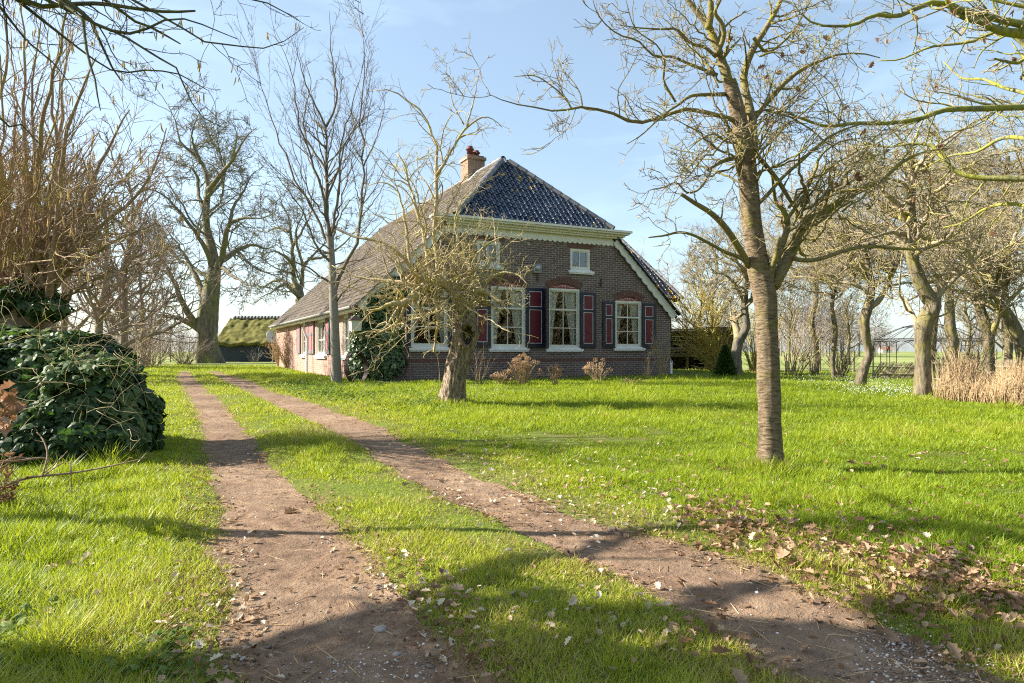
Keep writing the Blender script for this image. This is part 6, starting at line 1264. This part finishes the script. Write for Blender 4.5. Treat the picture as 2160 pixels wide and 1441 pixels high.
# conifer
x, y = on_ground(1530, 797); z = float(ground(x, y)); t = thing('dwarf_conifer', 'small cone shaped green conifer in front of the dark twin stemmed tree', 'conifer', (x, y, z)); r = np.random.default_rng(74); n = 5200; hh = r.random(n) ** 1.25; H = 64 * y / F; Rr = 21 * y / F; a = r.uniform(0, 2 * PI, n); rad = Rr * (1 - hh) ** .8 * (1 + .2 * np.sin(a * 5 + hh * 9) * .5) * (1 - .3 * r.random(n) ** 2); p = np.column_stack([x + np.cos(a) * rad, y + np.sin(a) * rad, z + .02 + hh * H]); dirv = unit(np.column_stack([np.cos(a), np.sin(a), np.full(n, .8)]) + r.normal(0, .35, (n, 3))); X = unit(np.cross(dirv, r.normal(size=(n, 3)))); Z = np.cross(X, dirv); g = Geo(); g.scatter([(-.12, 0, 0), (.12, 0, 0), (.16, .6, .05), (0, 1, 0), (-.16, .6, .05)], [(0, 1, 2, 4), (4, 2, 3)], p, X, dirv, Z, r.uniform(.06, .12, n), np.clip(r.normal(.5, .25, n), 0, 1)); g.build('crown', M['conifer'], t, origin=t.location, attr=True)
c = Geo(); lathe(c, [(0, 0), (Rr * .78, .05), (Rr * .5, H * .45), (0, H * .93)], 14, (x, y, z)); c.build('dark_core', M['ivy_core'], t, origin=t.location)  # solid dark cone painted as the shade between the needles
# ------------------------------------------------------------------ barn, shed, gazebo, fences, far things
Yb = 46.0; bx0, bx1 = (456 - CX) / F * Yb, (592 - CX) / F * Yb; gb = float(ground((bx0 + bx1) / 2, Yb)); W_ = bx1 - bx0; eave = CH + (HY - 721) / F * Yb; rid = CH + (HY - 668) / F * Yb
barn = thing('thatched_barn', 'low dark barn with a mossy thatched roof beside the oak', 'barn', ((bx0 + bx1) / 2, Yb, gb)); O = barn.location
g = Geo()
for i in range(9): zz = gb - .1 + i * .165; g.box(bx0 + .12, bx1 - .12, Yb + .012 * (i % 2), Yb + .08, zz, zz + .16)
g.box(bx0 + .13, bx0 + .2, Yb + .08, Yb + 4.4, gb - .1, eave + .2); g.box(bx1 - .2, bx1 - .13, Yb + .08, Yb + 4.4, gb - .1, eave + .2); g.box(bx0 + .2, bx1 - .2, Yb + 4.3, Yb + 4.4, gb - .1, eave + .2); g.build('wall', M['bluewood'], barn, origin=O)
n1, n2 = 60, 26; A, B = np.meshgrid(np.linspace(0, 1, n1), np.linspace(0, 1, n2)); g = Geo()
for sgn, yy in ((1, Yb - .35), (-1, Yb + 4.75)):
    X = bx0 - .05 + (W_ + .1) * A + (.14 * B) * np.where(A < .5, 1, -1) * (np.abs(A - .5) * 2); Y_ = yy + sgn * 2.5 * B; Z = eave - .12 + (rid - eave + .1) * B + .07 * fbm(A * 14, B * 7, 2.0 + sgn, 3) + .02 * ((B * 9) % 1.0)
    i = (np.arange(n2 - 1) * n1)[:, None]; j = np.arange(n1 - 1)[None]; q = np.stack([i + j, i + j + 1, i + n1 + j + 1, i + n1 + j], -1).reshape(-1, 4); g.add(np.stack([X, Y_, Z], -1).reshape(-1, 3), q if sgn > 0 else q[:, ::-1])
ro = g.build('roof', M['thatch'], barn, origin=O, smooth=True); md = ro.modifiers.new('thick', 'SOLIDIFY'); md.thickness = .2; md.offset = -1
g = Geo(); g.poly([(bx0 + .1, Yb, eave), (bx0 + .1, Yb + 4.4, eave), (bx0 + .1, Yb + 2.2, rid - .15)]); g.poly([(bx1 - .1, Yb, eave), (bx1 - .1, Yb + 2.2, rid - .15), (bx1 - .1, Yb + 4.4, eave)]); g.build('gable', M['bluewood'], barn, origin=O)
g = Geo()
for i in range(16): a = bx0 + .3 + (W_ - .6) * i / 16; g.tubes(np.array([(a, Yb + 2.2, rid + .02), (a + (W_ - .6) / 15.6, Yb + 2.2, rid + .03)]), np.array([.17, .15]), 10)
g.build('ridge_cap', M['greyfade'], barn, origin=O, smooth=True)
shrub('leafless_bush', 'small pale bush against the dark barn wall', 540, 768, 44.5, 16, 1.1, 1.3, 120, 'bk_slim', 0, .014, (2, 2), (.01, .008))
c = Wp(572, 712, 37.4); t = thing('satellite_dish', 'white satellite dish on a pole at the far end of the side wall', 'satellite dish', (c[0], c[1], float(ground(c[0], c[1])))); g = Geo(); n = 24; pr_ = [(0, -.06)] + [(.36 * q, -.06 + .1 * q * q) for q in (.35, .7, 1.0)]; lathe(g, pr_, n); V = g.v[0]; Rm = Matrix.Rotation(math.radians(64), 3, 'Z') @ Matrix.Rotation(math.radians(68), 3, 'X'); g.v[0] = np.array([tuple(Rm @ Vector(v)) for v in V]) + np.array([0, 0, c[2] - t.location[2]]); o = g.build('dish', M['white'], t, smooth=True); md = o.modifiers.new('thick', 'SOLIDIFY'); md.thickness = .012
g = Geo(); g.tubes(np.array([(.05, .1, 0), (.05, .1, 1.5), (0, .05, c[2] - t.location[2])]), np.full(3, .02), 8); g.tubes(np.array([(0, 0, c[2] - t.location[2] - .3), (-.3, -.2, c[2] - t.location[2] - .05)]), np.full(2, .012), 6); g.build('pole', M['zinc'], t)
# open dark shed behind the right corner
sx, sy = 1418, 34.0; x0, x1 = (1412 - CX) / F * sy, (1548 - CX) / F * sy; g0 = float(ground(x1, sy)); zt = CH + (HY - 697) / F * sy
shed = thing('wood_shed', 'open fronted dark plank shed right of the farmhouse', 'shed', ((x0 + x1) / 2, sy, g0)); O = shed.location; xm = (1488 - CX) / F * sy; g = Geo()
for i in range(11): zz = g0 - .05 + i * .21; g.box(xm, x1, sy + .012 * (i % 2), sy + .05, zz, zz + .205)
for i in range(11): zz = g0 - .05 + i * .21; g.box(x0, x1, sy + 2.9 + .01 * (i % 2), sy + 2.95, zz, zz + .205)
g.box(x1 - .05, x1, sy + .06, sy + 2.9, g0 - .05, zt - .1); g.box(x0, x0 + .05, sy + .1, sy + 2.9, g0 - .05, zt - .1); g.build('plank_wall', M['shedwood'], shed, origin=O)
g = Geo()
for i in range(3): a = x0 + (xm - x0) * i / 2; g.box(a - .06, a + .06, sy - .0, sy + .1, g0 - .05, zt - .1)
g.box(x0, xm, sy - .01, sy + .09, zt - .28, zt - .14); g.box(x0 + .1, xm - .1, sy + .02, sy + .07, g0 + .75, g0 + .95); g.box(x0 + .1, xm - .1, sy + .02, sy + .07, g0 + 1.0, g0 + 1.18); g.build('post_frame', M['shedwood'], shed, origin=O)
g = Geo(); g.prism([(x0 - .2, sy - .3, zt - .12), (x1 + .2, sy - .3, zt - .12), (x1 + .2, sy + 3.2, zt + .05), (x0 - .2, sy + 3.2, zt + .05)], (0, 0, .08)); g.build('roof', M['darkwood'], shed, origin=O)
g = Geo(); r = np.random.default_rng(9)
for i in range(60): a, b = r.uniform(x0 + .2, xm - .2), g0 + r.uniform(.05, 1.1); lathe(g, [(0, 0), (r.uniform(.05, .09), 0), (r.uniform(.05, .09), .02), (0, .02)], 9); V = g.v[-1]; g.v[-1] = np.column_stack([V[:, 0] + a, sy + 1.4 + V[:, 2] * 1, V[:, 1] + b])
g.box(x0 + .15, xm - .15, sy + 1.45, sy + 2.4, g0, g0 + 1.15); tag(g.build('firewood_stack', M['shedwood'], None, origin=(x0, sy + 1.4, g0)), 'stack of split logs in the dark opening of the shed', 'firewood')
c = hw(WID + .1, .55, 0); t = thing('drainpipe', 'short white drainpipe at the right corner of the house', 'pipe', (c[0], c[1], .2)); g = Geo(); g.tubes(np.array([(-.12, 0, 2.0), (.06, .05, 1.9), (.1, .05, 1.75), (.1, .05, .1)]), np.full(4, .045), 10); g.build('pipe', M['white'], t, smooth=True)

# iron gazebo
Yz = 27.5; gx = (1955 - CX) / F * Yz; gz = float(ground(gx, Yz)); R_ = 103 * Yz / F; Hc = CH + (HY - 720) / F * Yz - gz; Ht = CH + (HY - 683) / F * Yz - gz
gaz = thing('iron_gazebo', 'round rusty iron garden gazebo of thin arches between the crooked trees', 'gazebo', (gx, Yz, gz)); r = np.random.default_rng(8); na = 8
angs = [2 * PI * i / na + .2 for i in range(na)]
for i, a in enumerate(angs):
    g = Geo(); c = np.array([math.cos(a) * R_, math.sin(a) * R_ * .9]); tg = np.array([-math.sin(a), math.cos(a)]) * .17
    for sg in (-1, 1): q = c + tg * sg; g.tubes(np.array([(q[0], q[1], -.05), (q[0], q[1], Hc)]), np.full(2, .014), 6)
    for zz in np.arange(.25, Hc, .34): q0, q1 = c - tg, c + tg; g.tubes(np.array([(q0[0], q0[1], zz), (q1[0], q1[1], zz)]), np.full(2, .008), 5)
    g.build('post', M['iron'], gaz)
    b = angs[(i + 1) % na]; t_ = np.linspace(0, 1, 15); cx_, cy_ = math.cos(b) * R_, math.sin(b) * R_ * .9; q0 = c + tg; q1 = np.array([cx_, cy_]) - np.array([-math.sin(b), math.cos(b)]) * .17; ctr = np.column_stack([q0[0] + (q1[0] - q0[0]) * (1 - np.cos(PI * t_)) / 2, q0[1] + (q1[1] - q0[1]) * (1 - np.cos(PI * t_)) / 2, Hc - .55 + .55 * np.sin(PI * t_)]); g = Geo(); g.tubes(ctr, np.full(15, .011), 5); g.tubes(ctr + (0, 0, .07), np.full(15, .008), 5); g.build('arch', M['iron'], gaz)
g = Geo(); th = np.linspace(0, 2 * PI, 41)
for zz, rr in ((Hc, 1.0), (Hc + .09, 1.0), (Ht - .12, .45)): g.tubes(np.column_stack([np.cos(th) * R_ * rr, np.sin(th) * R_ * .9 * rr, np.full(41, zz)]), np.full(41, .013), 6)
for a in np.linspace(0, 2 * PI, 17)[:-1]: t_ = np.linspace(0, 1, 8); g.tubes(np.column_stack([np.cos(a) * R_ * (1 - t_ * .98), np.sin(a) * R_ * .9 * (1 - t_ * .98), Hc + .09 + (Ht - Hc - .09) * np.sin(t_ * PI / 2)]), np.full(8, .010), 5)
g.build('roof_frame', M['iron'], gaz)
# low fence of leaning slats behind and beside the gazebo
def slat_fence(name, label, p0, p1, n, h, w, seed, slant=0.0, mat='postwood', rails=True, gap=0.0, th=.02):
    r = np.random.default_rng(seed); p0, p1 = np.array(p0), np.array(p1); t = thing(name, label, 'fence', (p0[0], p0[1], float(ground(*p0)))); g = Geo(); d = unit(p1 - p0); nn = np.array([-d[1], d[0]])
    for i in range(n):
        c = p0 + (p1 - p0) * (i + .5) / n + nn * r.normal(0, .015); z = float(ground(*c)); hh = h * r.uniform(.82, 1.08); s = slant + r.normal(0, .06); q = c + d * s * hh; W2 = d * w / 2
        g.prism([(c[0] - W2[0], c[1] - W2[1], z - .05), (c[0] + W2[0], c[1] + W2[1], z - .05), (q[0] + W2[0], q[1] + W2[1], z + hh * .94), (q[0], q[1], z + hh), (q[0] - W2[0], q[1] - W2[1], z + hh * .94)], (nn[0] * th, nn[1] * th, 0))
    g.build('pickets', M[mat], t, origin=t.location)
    if rails:
        k = Geo()
        for zz in (.3, .72): k.tubes(np.array([(*(p0 + nn * -.03), float(ground(*p0)) + h * zz), (*(p1 + nn * -.03), float(ground(*p1)) + h * zz)]), np.full(2, .025), 6)
        k.build('rail', M[mat], t, origin=t.location)
gp = lambda px, Y: ((px - CX) / F * Y, Y)
slat_fence('slat_fence', 'low fence of slanting grey slats left of and under the gazebo', gp(1832, 26.0), gp(1935, 25.0), 34, .62, .045, 91, .7)
slat_fence('picket_fence', 'weathered picket fence behind the dry hedge', gp(1968, 17.8), gp(2070, 17.2), 24, .98, .05, 92, .0)
slat_fence('slat_fence', 'grey slat fence at the far right behind the leaning tree', gp(2070, 21), gp(2190, 20), 30, .8, .05, 93, .12)
# dry reed hedge on the right
r = np.random.default_rng(95); A0, A1 = np.array(on_ground(1968, 846)), np.array(on_ground(2330, 872)); n = 5200; u = r.random(n) ** .9; c = A0 + (A1 - A0) * u[:, None]; dn = unit(np.array([-(A1 - A0)[1], (A1 - A0)[0]])); c = c + dn * (r.random(n)[:, None] * 1.9) * 1.0; z = ground(c[:, 0], c[:, 1]); h = r.uniform(.35, .95, n) * (1.08 - .25 * u) * (.75 + .35 * fbm(u * 7, 1.0, 2.0, 2)); h *= np.clip(.55 + ((c - A0) @ dn) * .5, .5, 1.1); d = np.column_stack([r.normal(0, .16, n), r.normal(0, .16, n), np.ones(n)]); P = np.stack([np.column_stack([c, z - .02]) + d * np.column_stack([s ** 1.4, s ** 1.4, s])[0] * h[:, None] for s in [np.array([v]) for v in (0, .35, .7, 1.0)]], 1)
t = thing('dry_hedge', 'pale dry reed like hedge in front of the picket fence', 'hedge', (A0[0], A0[1], float(ground(*A0)))); g = Geo(); g.tubes(P, np.outer(r.uniform(.004, .0075, n), [1, .9, .7, .3]), 4); a1 = grow(P[::3], np.full((len(P[::3]), 4), .005), 2.5, (20, 60), (.2, .5), 4, (.5, .8), .02, .2, .3, 1, .0035, .08, .4, seed=96); g.tubes(*a1, 3); g.build('stalks', M['straw'], t, origin=t.location, smooth=True)
# fence posts and wires at the meadow edge
for i, (px, hh) in enumerate([(1662, .9), (1677, 1.0), (1692, .85), (1707, .8), (1729, 1.15), (1765, 1.2), (1800, 1.1), (2010, 1.2), (2100, 1.2)]):
    Yp = 33.5 + (i % 3) * .4; x, y = gp(px, Yp); z = float(ground(x, y)); g = Geo(); g.tubes(np.array([(x, y, z - .1), (x + .02, y, z + hh * .55), (x + .03 * (-1) ** i, y, z + hh)]), np.array([.055, .05, .046]), 9)
    tag(g.build('fence_post', M['postwood'], None, origin=(x, y, z)), ['wooden post nearest the near cherry trunk at the meadow edge', 'second pale post right of the near cherry trunk', 'third post right of the near cherry trunk, slightly short', 'shortest post in the row right of the near cherry trunk', 'slim post left of the dense dark shrub', 'post standing within the dense dark shrub', 'post left of the slim crooked fruit tree', 'post seen through the gazebo', 'post at the meadow edge near the leaning tree'][i], 'post', 'posts along the meadow edge')
g = Geo()
for zz in (.45, .8, 1.05): g.tubes(np.array([(gp(1640, 34)[0], 34, .02 + zz), (gp(1850, 34)[0], 34, .02 + zz - .03), (gp(2200, 34)[0], 34, .02 + zz)]), np.full(3, .004), 4)
tag(g.build('wire_fence', M['zinc']), 'thin wire strung along the posts at the meadow edge', 'wire')
# far meadow: a white farm with a red roof, and woods on the horizon
Yf = 480.0; x = (1868 - CX) / F * Yf; t = thing('far_farmhouse', 'tiny white farm with a red roof on the horizon seen through the gazebo', 'house', (x, Yf, 0)); g = Geo(); g.box(-4, 3, -3, 3, 0, 2.2); g.prism([(-4, -3, 2.2), (-4, 3, 2.2), (-4, 0, 4.0)], (7, 0, 0)); g.build('wall', M['white'], t); g = Geo(); g.prism([(-4.3, -3.4, 2.1), (-4.3, 0, 4.3), (-4.3, .0, 4.05), (-4.3, -3.4, 1.85)][::-1], (7.6, 0, 0)); g.prism([(-4.3, 3.4, 2.1), (-4.3, 0, 4.3), (-4.3, 0, 4.05), (-4.3, 3.4, 1.85)], (7.6, 0, 0)); g.build('roof', M['farred'], t)
def wood(name, label, spans, seed, mat, n_per=260, thick=1.0):
    r = np.random.default_rng(seed); g = Geo()
    for xa, xb, Yd, h, k in spans:
        for _ in range(k):
            cx_ = r.uniform(xa, xb); cy_ = Yd + r.uniform(-12, 12); H = h * r.uniform(.6, 1.15); W = H * r.uniform(.25, .42); gz = 0
            g.tubes(np.array([(cx_, cy_, gz - .2), (cx_, cy_, gz + H * .75)]), np.array([.014 * H, .004 * H]), 5)
            n = n_per; d = unit(r.normal(size=(n, 3))); p = np.array([cx_, cy_, gz + H * .6]) + d * np.array([W, W, H * .42]) * (r.random(n) ** .45)[:, None]; e = unit(d + r.normal(0, .5, (n, 3)) + np.array([0, 0, .5])); L = H * r.uniform(.05, .12, n)
            P = np.stack([p, p + e * (L * .5)[:, None] + r.normal(0, .02 * H, (n, 3)) * .4, p + e * L[:, None]], 1); g.tubes(P, np.outer(np.full(n, .0042 * H * thick), [1, .8, .4]), 3, tint=r.random(n), closed_tip=False)
    tag(g.build(name, M[mat], attr=True), label, 'woods', kind='stuff')
def sp(px0, px1, Y, h, k): return ((px0 - CX) / F * Y, (px1 - CX) / F * Y, Y, h, k)
wood('far_woods', 'pale bare woods along the right horizon', [sp(1640, 1800, 150, 13, 22), sp(1720, 1850, 210, 10, 16), sp(1860, 2000, 420, 8, 22), sp(2000, 2400, 230, 11, 34), sp(1380, 1640, 180, 13, 20)], 301, 'fartree')
wood('far_woods', 'pale bare woods along the left horizon', [sp(-500, 60, 120, 9, 24), sp(60, 420, 150, 5.5, 34), sp(420, 620, 260, 6, 16)], 302, 'fartree')
wood('near_thicket', 'brown bare thicket on the left behind the hazel and the ivy hedge', [sp(-500, 20, 30, 4.6, 16), sp(0, 300, 34, 4.2, 18)], 303, 'fartree')
# woods at the back of the viewer, mirrored in the window panes
wood('far_woods', 'brown woods standing behind the viewer across the lane', [(34, 44, -26, 9, 26), (30, 42, -8, 9, 26), (33, 44, 8, 8.5, 22), (22, 36, -30, 8, 24), (-10, 20, -36, 9, 20)], 304, 'reflect_wood', n_per=800, thick=2.2)
# ------------------------------------------------------------------ ivy clad trees beyond the left edge of the picture; their shade falls on the near ground
SUN_EL, SUN_AZ = math.radians(33), (-.993, .115)
def shade_tree(label, x, y, h, r0, blobs, seed, nl=6000):
    pts = np.array([(x, y, -.05), (x + .05, y, h * .4), (x - .05, y + .05, h * .7), (x, y, h)]); R = np.array([r0, r0 * .8, r0 * .6, r0 * .3]); t = thing('ivy_clad_tree', label, 'tree', (x, y, 0)); add_trunk(t, catmull(pts, 12), np.interp(np.linspace(0, 1, 12), np.linspace(0, 1, 4), R), 'bk_hazel', n=14, K=30, amp=.06)
    r = np.random.default_rng(seed); L = []
    for b in blobs: b = np.array(b[:3]); q = np.array([x, y, min(b[2] * .7, h * .8)]); P = catmull(np.array([q, (q + b) / 2 + r.normal(0, .12, 3), b]), K0); L.append((P, np.linspace(.085, .03, K0)))
    LP, LR = stack(L); g = Geo(); g.tubes(LP, LR, 7); a1 = grow(LP, LR, 1.2, (25, 70), (.3, .6), 7, (.3, .6), .03, .18, .6, 1, .006, .2, .7, seed=seed); g.tubes(*a1, 4); g.build('crown', M['bk_hazel'], t, origin=t.location, smooth=True)
    ps, ds = [], []
    for b in blobs:
        k = int(nl * b[3] ** 1.6); d = unit(r.normal(size=(k, 3))); p = np.array(b[:3]) + d * b[3] * .8 * (r.random(k) ** .4)[:, None] * (1, 1, .6); ps.append(p); ds.append(d)
    p, d = np.concatenate(ps), np.concatenate(ds); n = len(p); Z = unit(d + r.normal(0, .6, d.shape)); X = unit(np.cross(Z, r.normal(size=d.shape))); Yv = np.cross(Z, X); g = Geo(); g.scatter(LEAF, LEAFF, p, X, Yv, Z, r.uniform(.05, .1, n), r.random(n)); g.build('foliage', M['ivy'], t, origin=t.location, attr=True)
def shade_at(px, py, z):
    """the point at height z whose shadow falls on the ground seen at (px, py)"""
    x, y = on_ground(px, py); L = (z - float(ground_base(x, y))) / math.tan(SUN_EL); return (x + SUN_AZ[0] * L, y + SUN_AZ[1] * L, z)
def clump(px, py, z, r): return (*shade_at(px, py, z), r)
CL = [clump(640, 1432, 3.9, .22), clump(760, 1420, 4.2, .26), clump(900, 1400, 4.3, .24), clump(930, 1325, 4.4, .12), clump(1010, 1275, 4.6, .10), clump(1060, 1225, 4.7, .09), clump(1140, 1258, 4.8, .11), clump(1210, 1300, 4.8, .15), clump(1330, 1318, 5.0, .17), clump(1160, 1365, 4.6, .13), clump(1020, 1440, 4.4, .2),
 clump(1330, 1420, 4.9, .22), clump(1480, 1436, 5.1, .2), clump(1480, 1243, 5.2, .09), clump(1580, 1228, 5.4, .08), clump(1560, 1318, 5.4, .17), clump(1690, 1335, 5.7, .2), clump(1800, 1345, 5.8, .15), clump(1840, 1418, 5.9, .22), clump(1990, 1435, 6.0, .22), clump(2090, 1350, 6.3, .2), clump(1900, 1290, 6.0, .12), clump(2140, 1290, 6.4, .14),
 clump(1260, 1140, 5.0, .07), clump(1330, 1118, 5.2, .08), clump(2110, 1140, 6.4, .16), clump(720, 1385, 4.1, .11), clump(960, 1375, 4.4, .12), clump(240, 1445, 3.5, .16), clump(60, 1440, 3.3, .18)]
shade_tree('ivy clad tree beyond the left edge of the picture, nearest the viewer', -7.6, 1.3, 6.5, .2, CL, 401)
# ------------------------------------------------------------------ sky, sun, camera
w = bpy.data.worlds.new('World'); scene.world = w; w.use_nodes = True; nt = w.node_tree; nt.nodes.clear()
sky = nt.nodes.new('ShaderNodeTexSky'); sky.sky_type = 'NISHITA'; sky.sun_disc = False; sky.sun_elevation = SUN_EL; sky.sun_rotation = math.atan2(SUN_AZ[0], SUN_AZ[1]); sky.altitude = 0; sky.air_density = 1.0; sky.dust_density = 1.2; sky.ozone_density = .7
tc = nt.nodes.new('ShaderNodeTexCoord'); mp = nt.nodes.new('ShaderNodeMapping'); mp.inputs['Scale'].default_value = (1.2, 1.2, 5.5); nt.links.new(tc.outputs['Generated'], mp.inputs[0])
no = nt.nodes.new('ShaderNodeTexNoise'); no.inputs['Scale'].default_value = 2.1; no.inputs['Detail'].default_value = 6; no.inputs['Roughness'].default_value = .55; no.inputs['Distortion'].default_value = .4; nt.links.new(mp.outputs[0], no.inputs[0])
cr = nt.nodes.new('ShaderNodeValToRGB'); cr.color_ramp.elements[0].position = .48; cr.color_ramp.elements[1].position = .80; cr.color_ramp.elements[0].color = (.18, .18, .18, 1); cr.color_ramp.elements[1].color = (.5, .5, .5, 1); nt.links.new(no.outputs['Fac'], cr.inputs[0])
mx = nt.nodes.new('ShaderNodeMix'); mx.data_type = 'RGBA'; nt.links.new(cr.outputs[0], mx.inputs[0]); nt.links.new(sky.outputs[0], mx.inputs[6]); mx.inputs[7].default_value = (5.4, 7.2, 8.4, 1)
bg = nt.nodes.new('ShaderNodeBackground'); bg.inputs[1].default_value = .07; nt.links.new(mx.outputs[2], bg.inputs[0]); ow = nt.nodes.new('ShaderNodeOutputWorld'); nt.links.new(bg.outputs[0], ow.inputs[0])
ld = bpy.data.lights.new('sun', 'SUN'); ld.energy = 5.0; ld.angle = math.radians(.42); ld.color = (1.0, .93, .82); lo = bpy.data.objects.new('sun', ld); COL.objects.link(lo)
d = Vector((SUN_AZ[0] * math.cos(SUN_EL), SUN_AZ[1] * math.cos(SUN_EL), math.sin(SUN_EL))); lo.rotation_euler = d.to_track_quat('Z', 'Y').to_euler(); lo.location = (-20, 5, 20)
cd = bpy.data.cameras.new('camera'); cam = bpy.data.objects.new('camera', cd); COL.objects.link(cam); cam.location = (0, 0, CH); cam.rotation_euler = (PI / 2, 0, 0); cd.sensor_width = 36; cd.lens = 24.0; cd.shift_y = (HY - 720.5) / 2160; cd.clip_start = .05; cd.clip_end = 6000; scene.camera = cam
scene.render.engine = 'CYCLES'; scene.view_settings.view_transform = 'Standard'; scene.view_settings.look = 'None'; scene.view_settings.gamma = 1; scene.view_settings.exposure = 1.6
scene.cycles.max_bounces = 6; scene.cycles.diffuse_bounces = 3; scene.cycles.glossy_bounces = 3; scene.cycles.transmission_bounces = 4; scene.cycles.transparent_max_bounces = 8; scene.cycles.caustics_reflective = False; scene.cycles.caustics_refractive = False
scene.cycles.use_denoising = False
scene.cycles.pixel_filter_type = 'BLACKMAN_HARRIS'; scene.cycles.filter_width = 1.15
scene.cycles.denoiser = 'OPENIMAGEDENOISE'; scene.cycles.denoising_input_passes = 'RGB_ALBEDO_NORMAL'; scene.cycles.denoising_prefilter = 'ACCURATE'
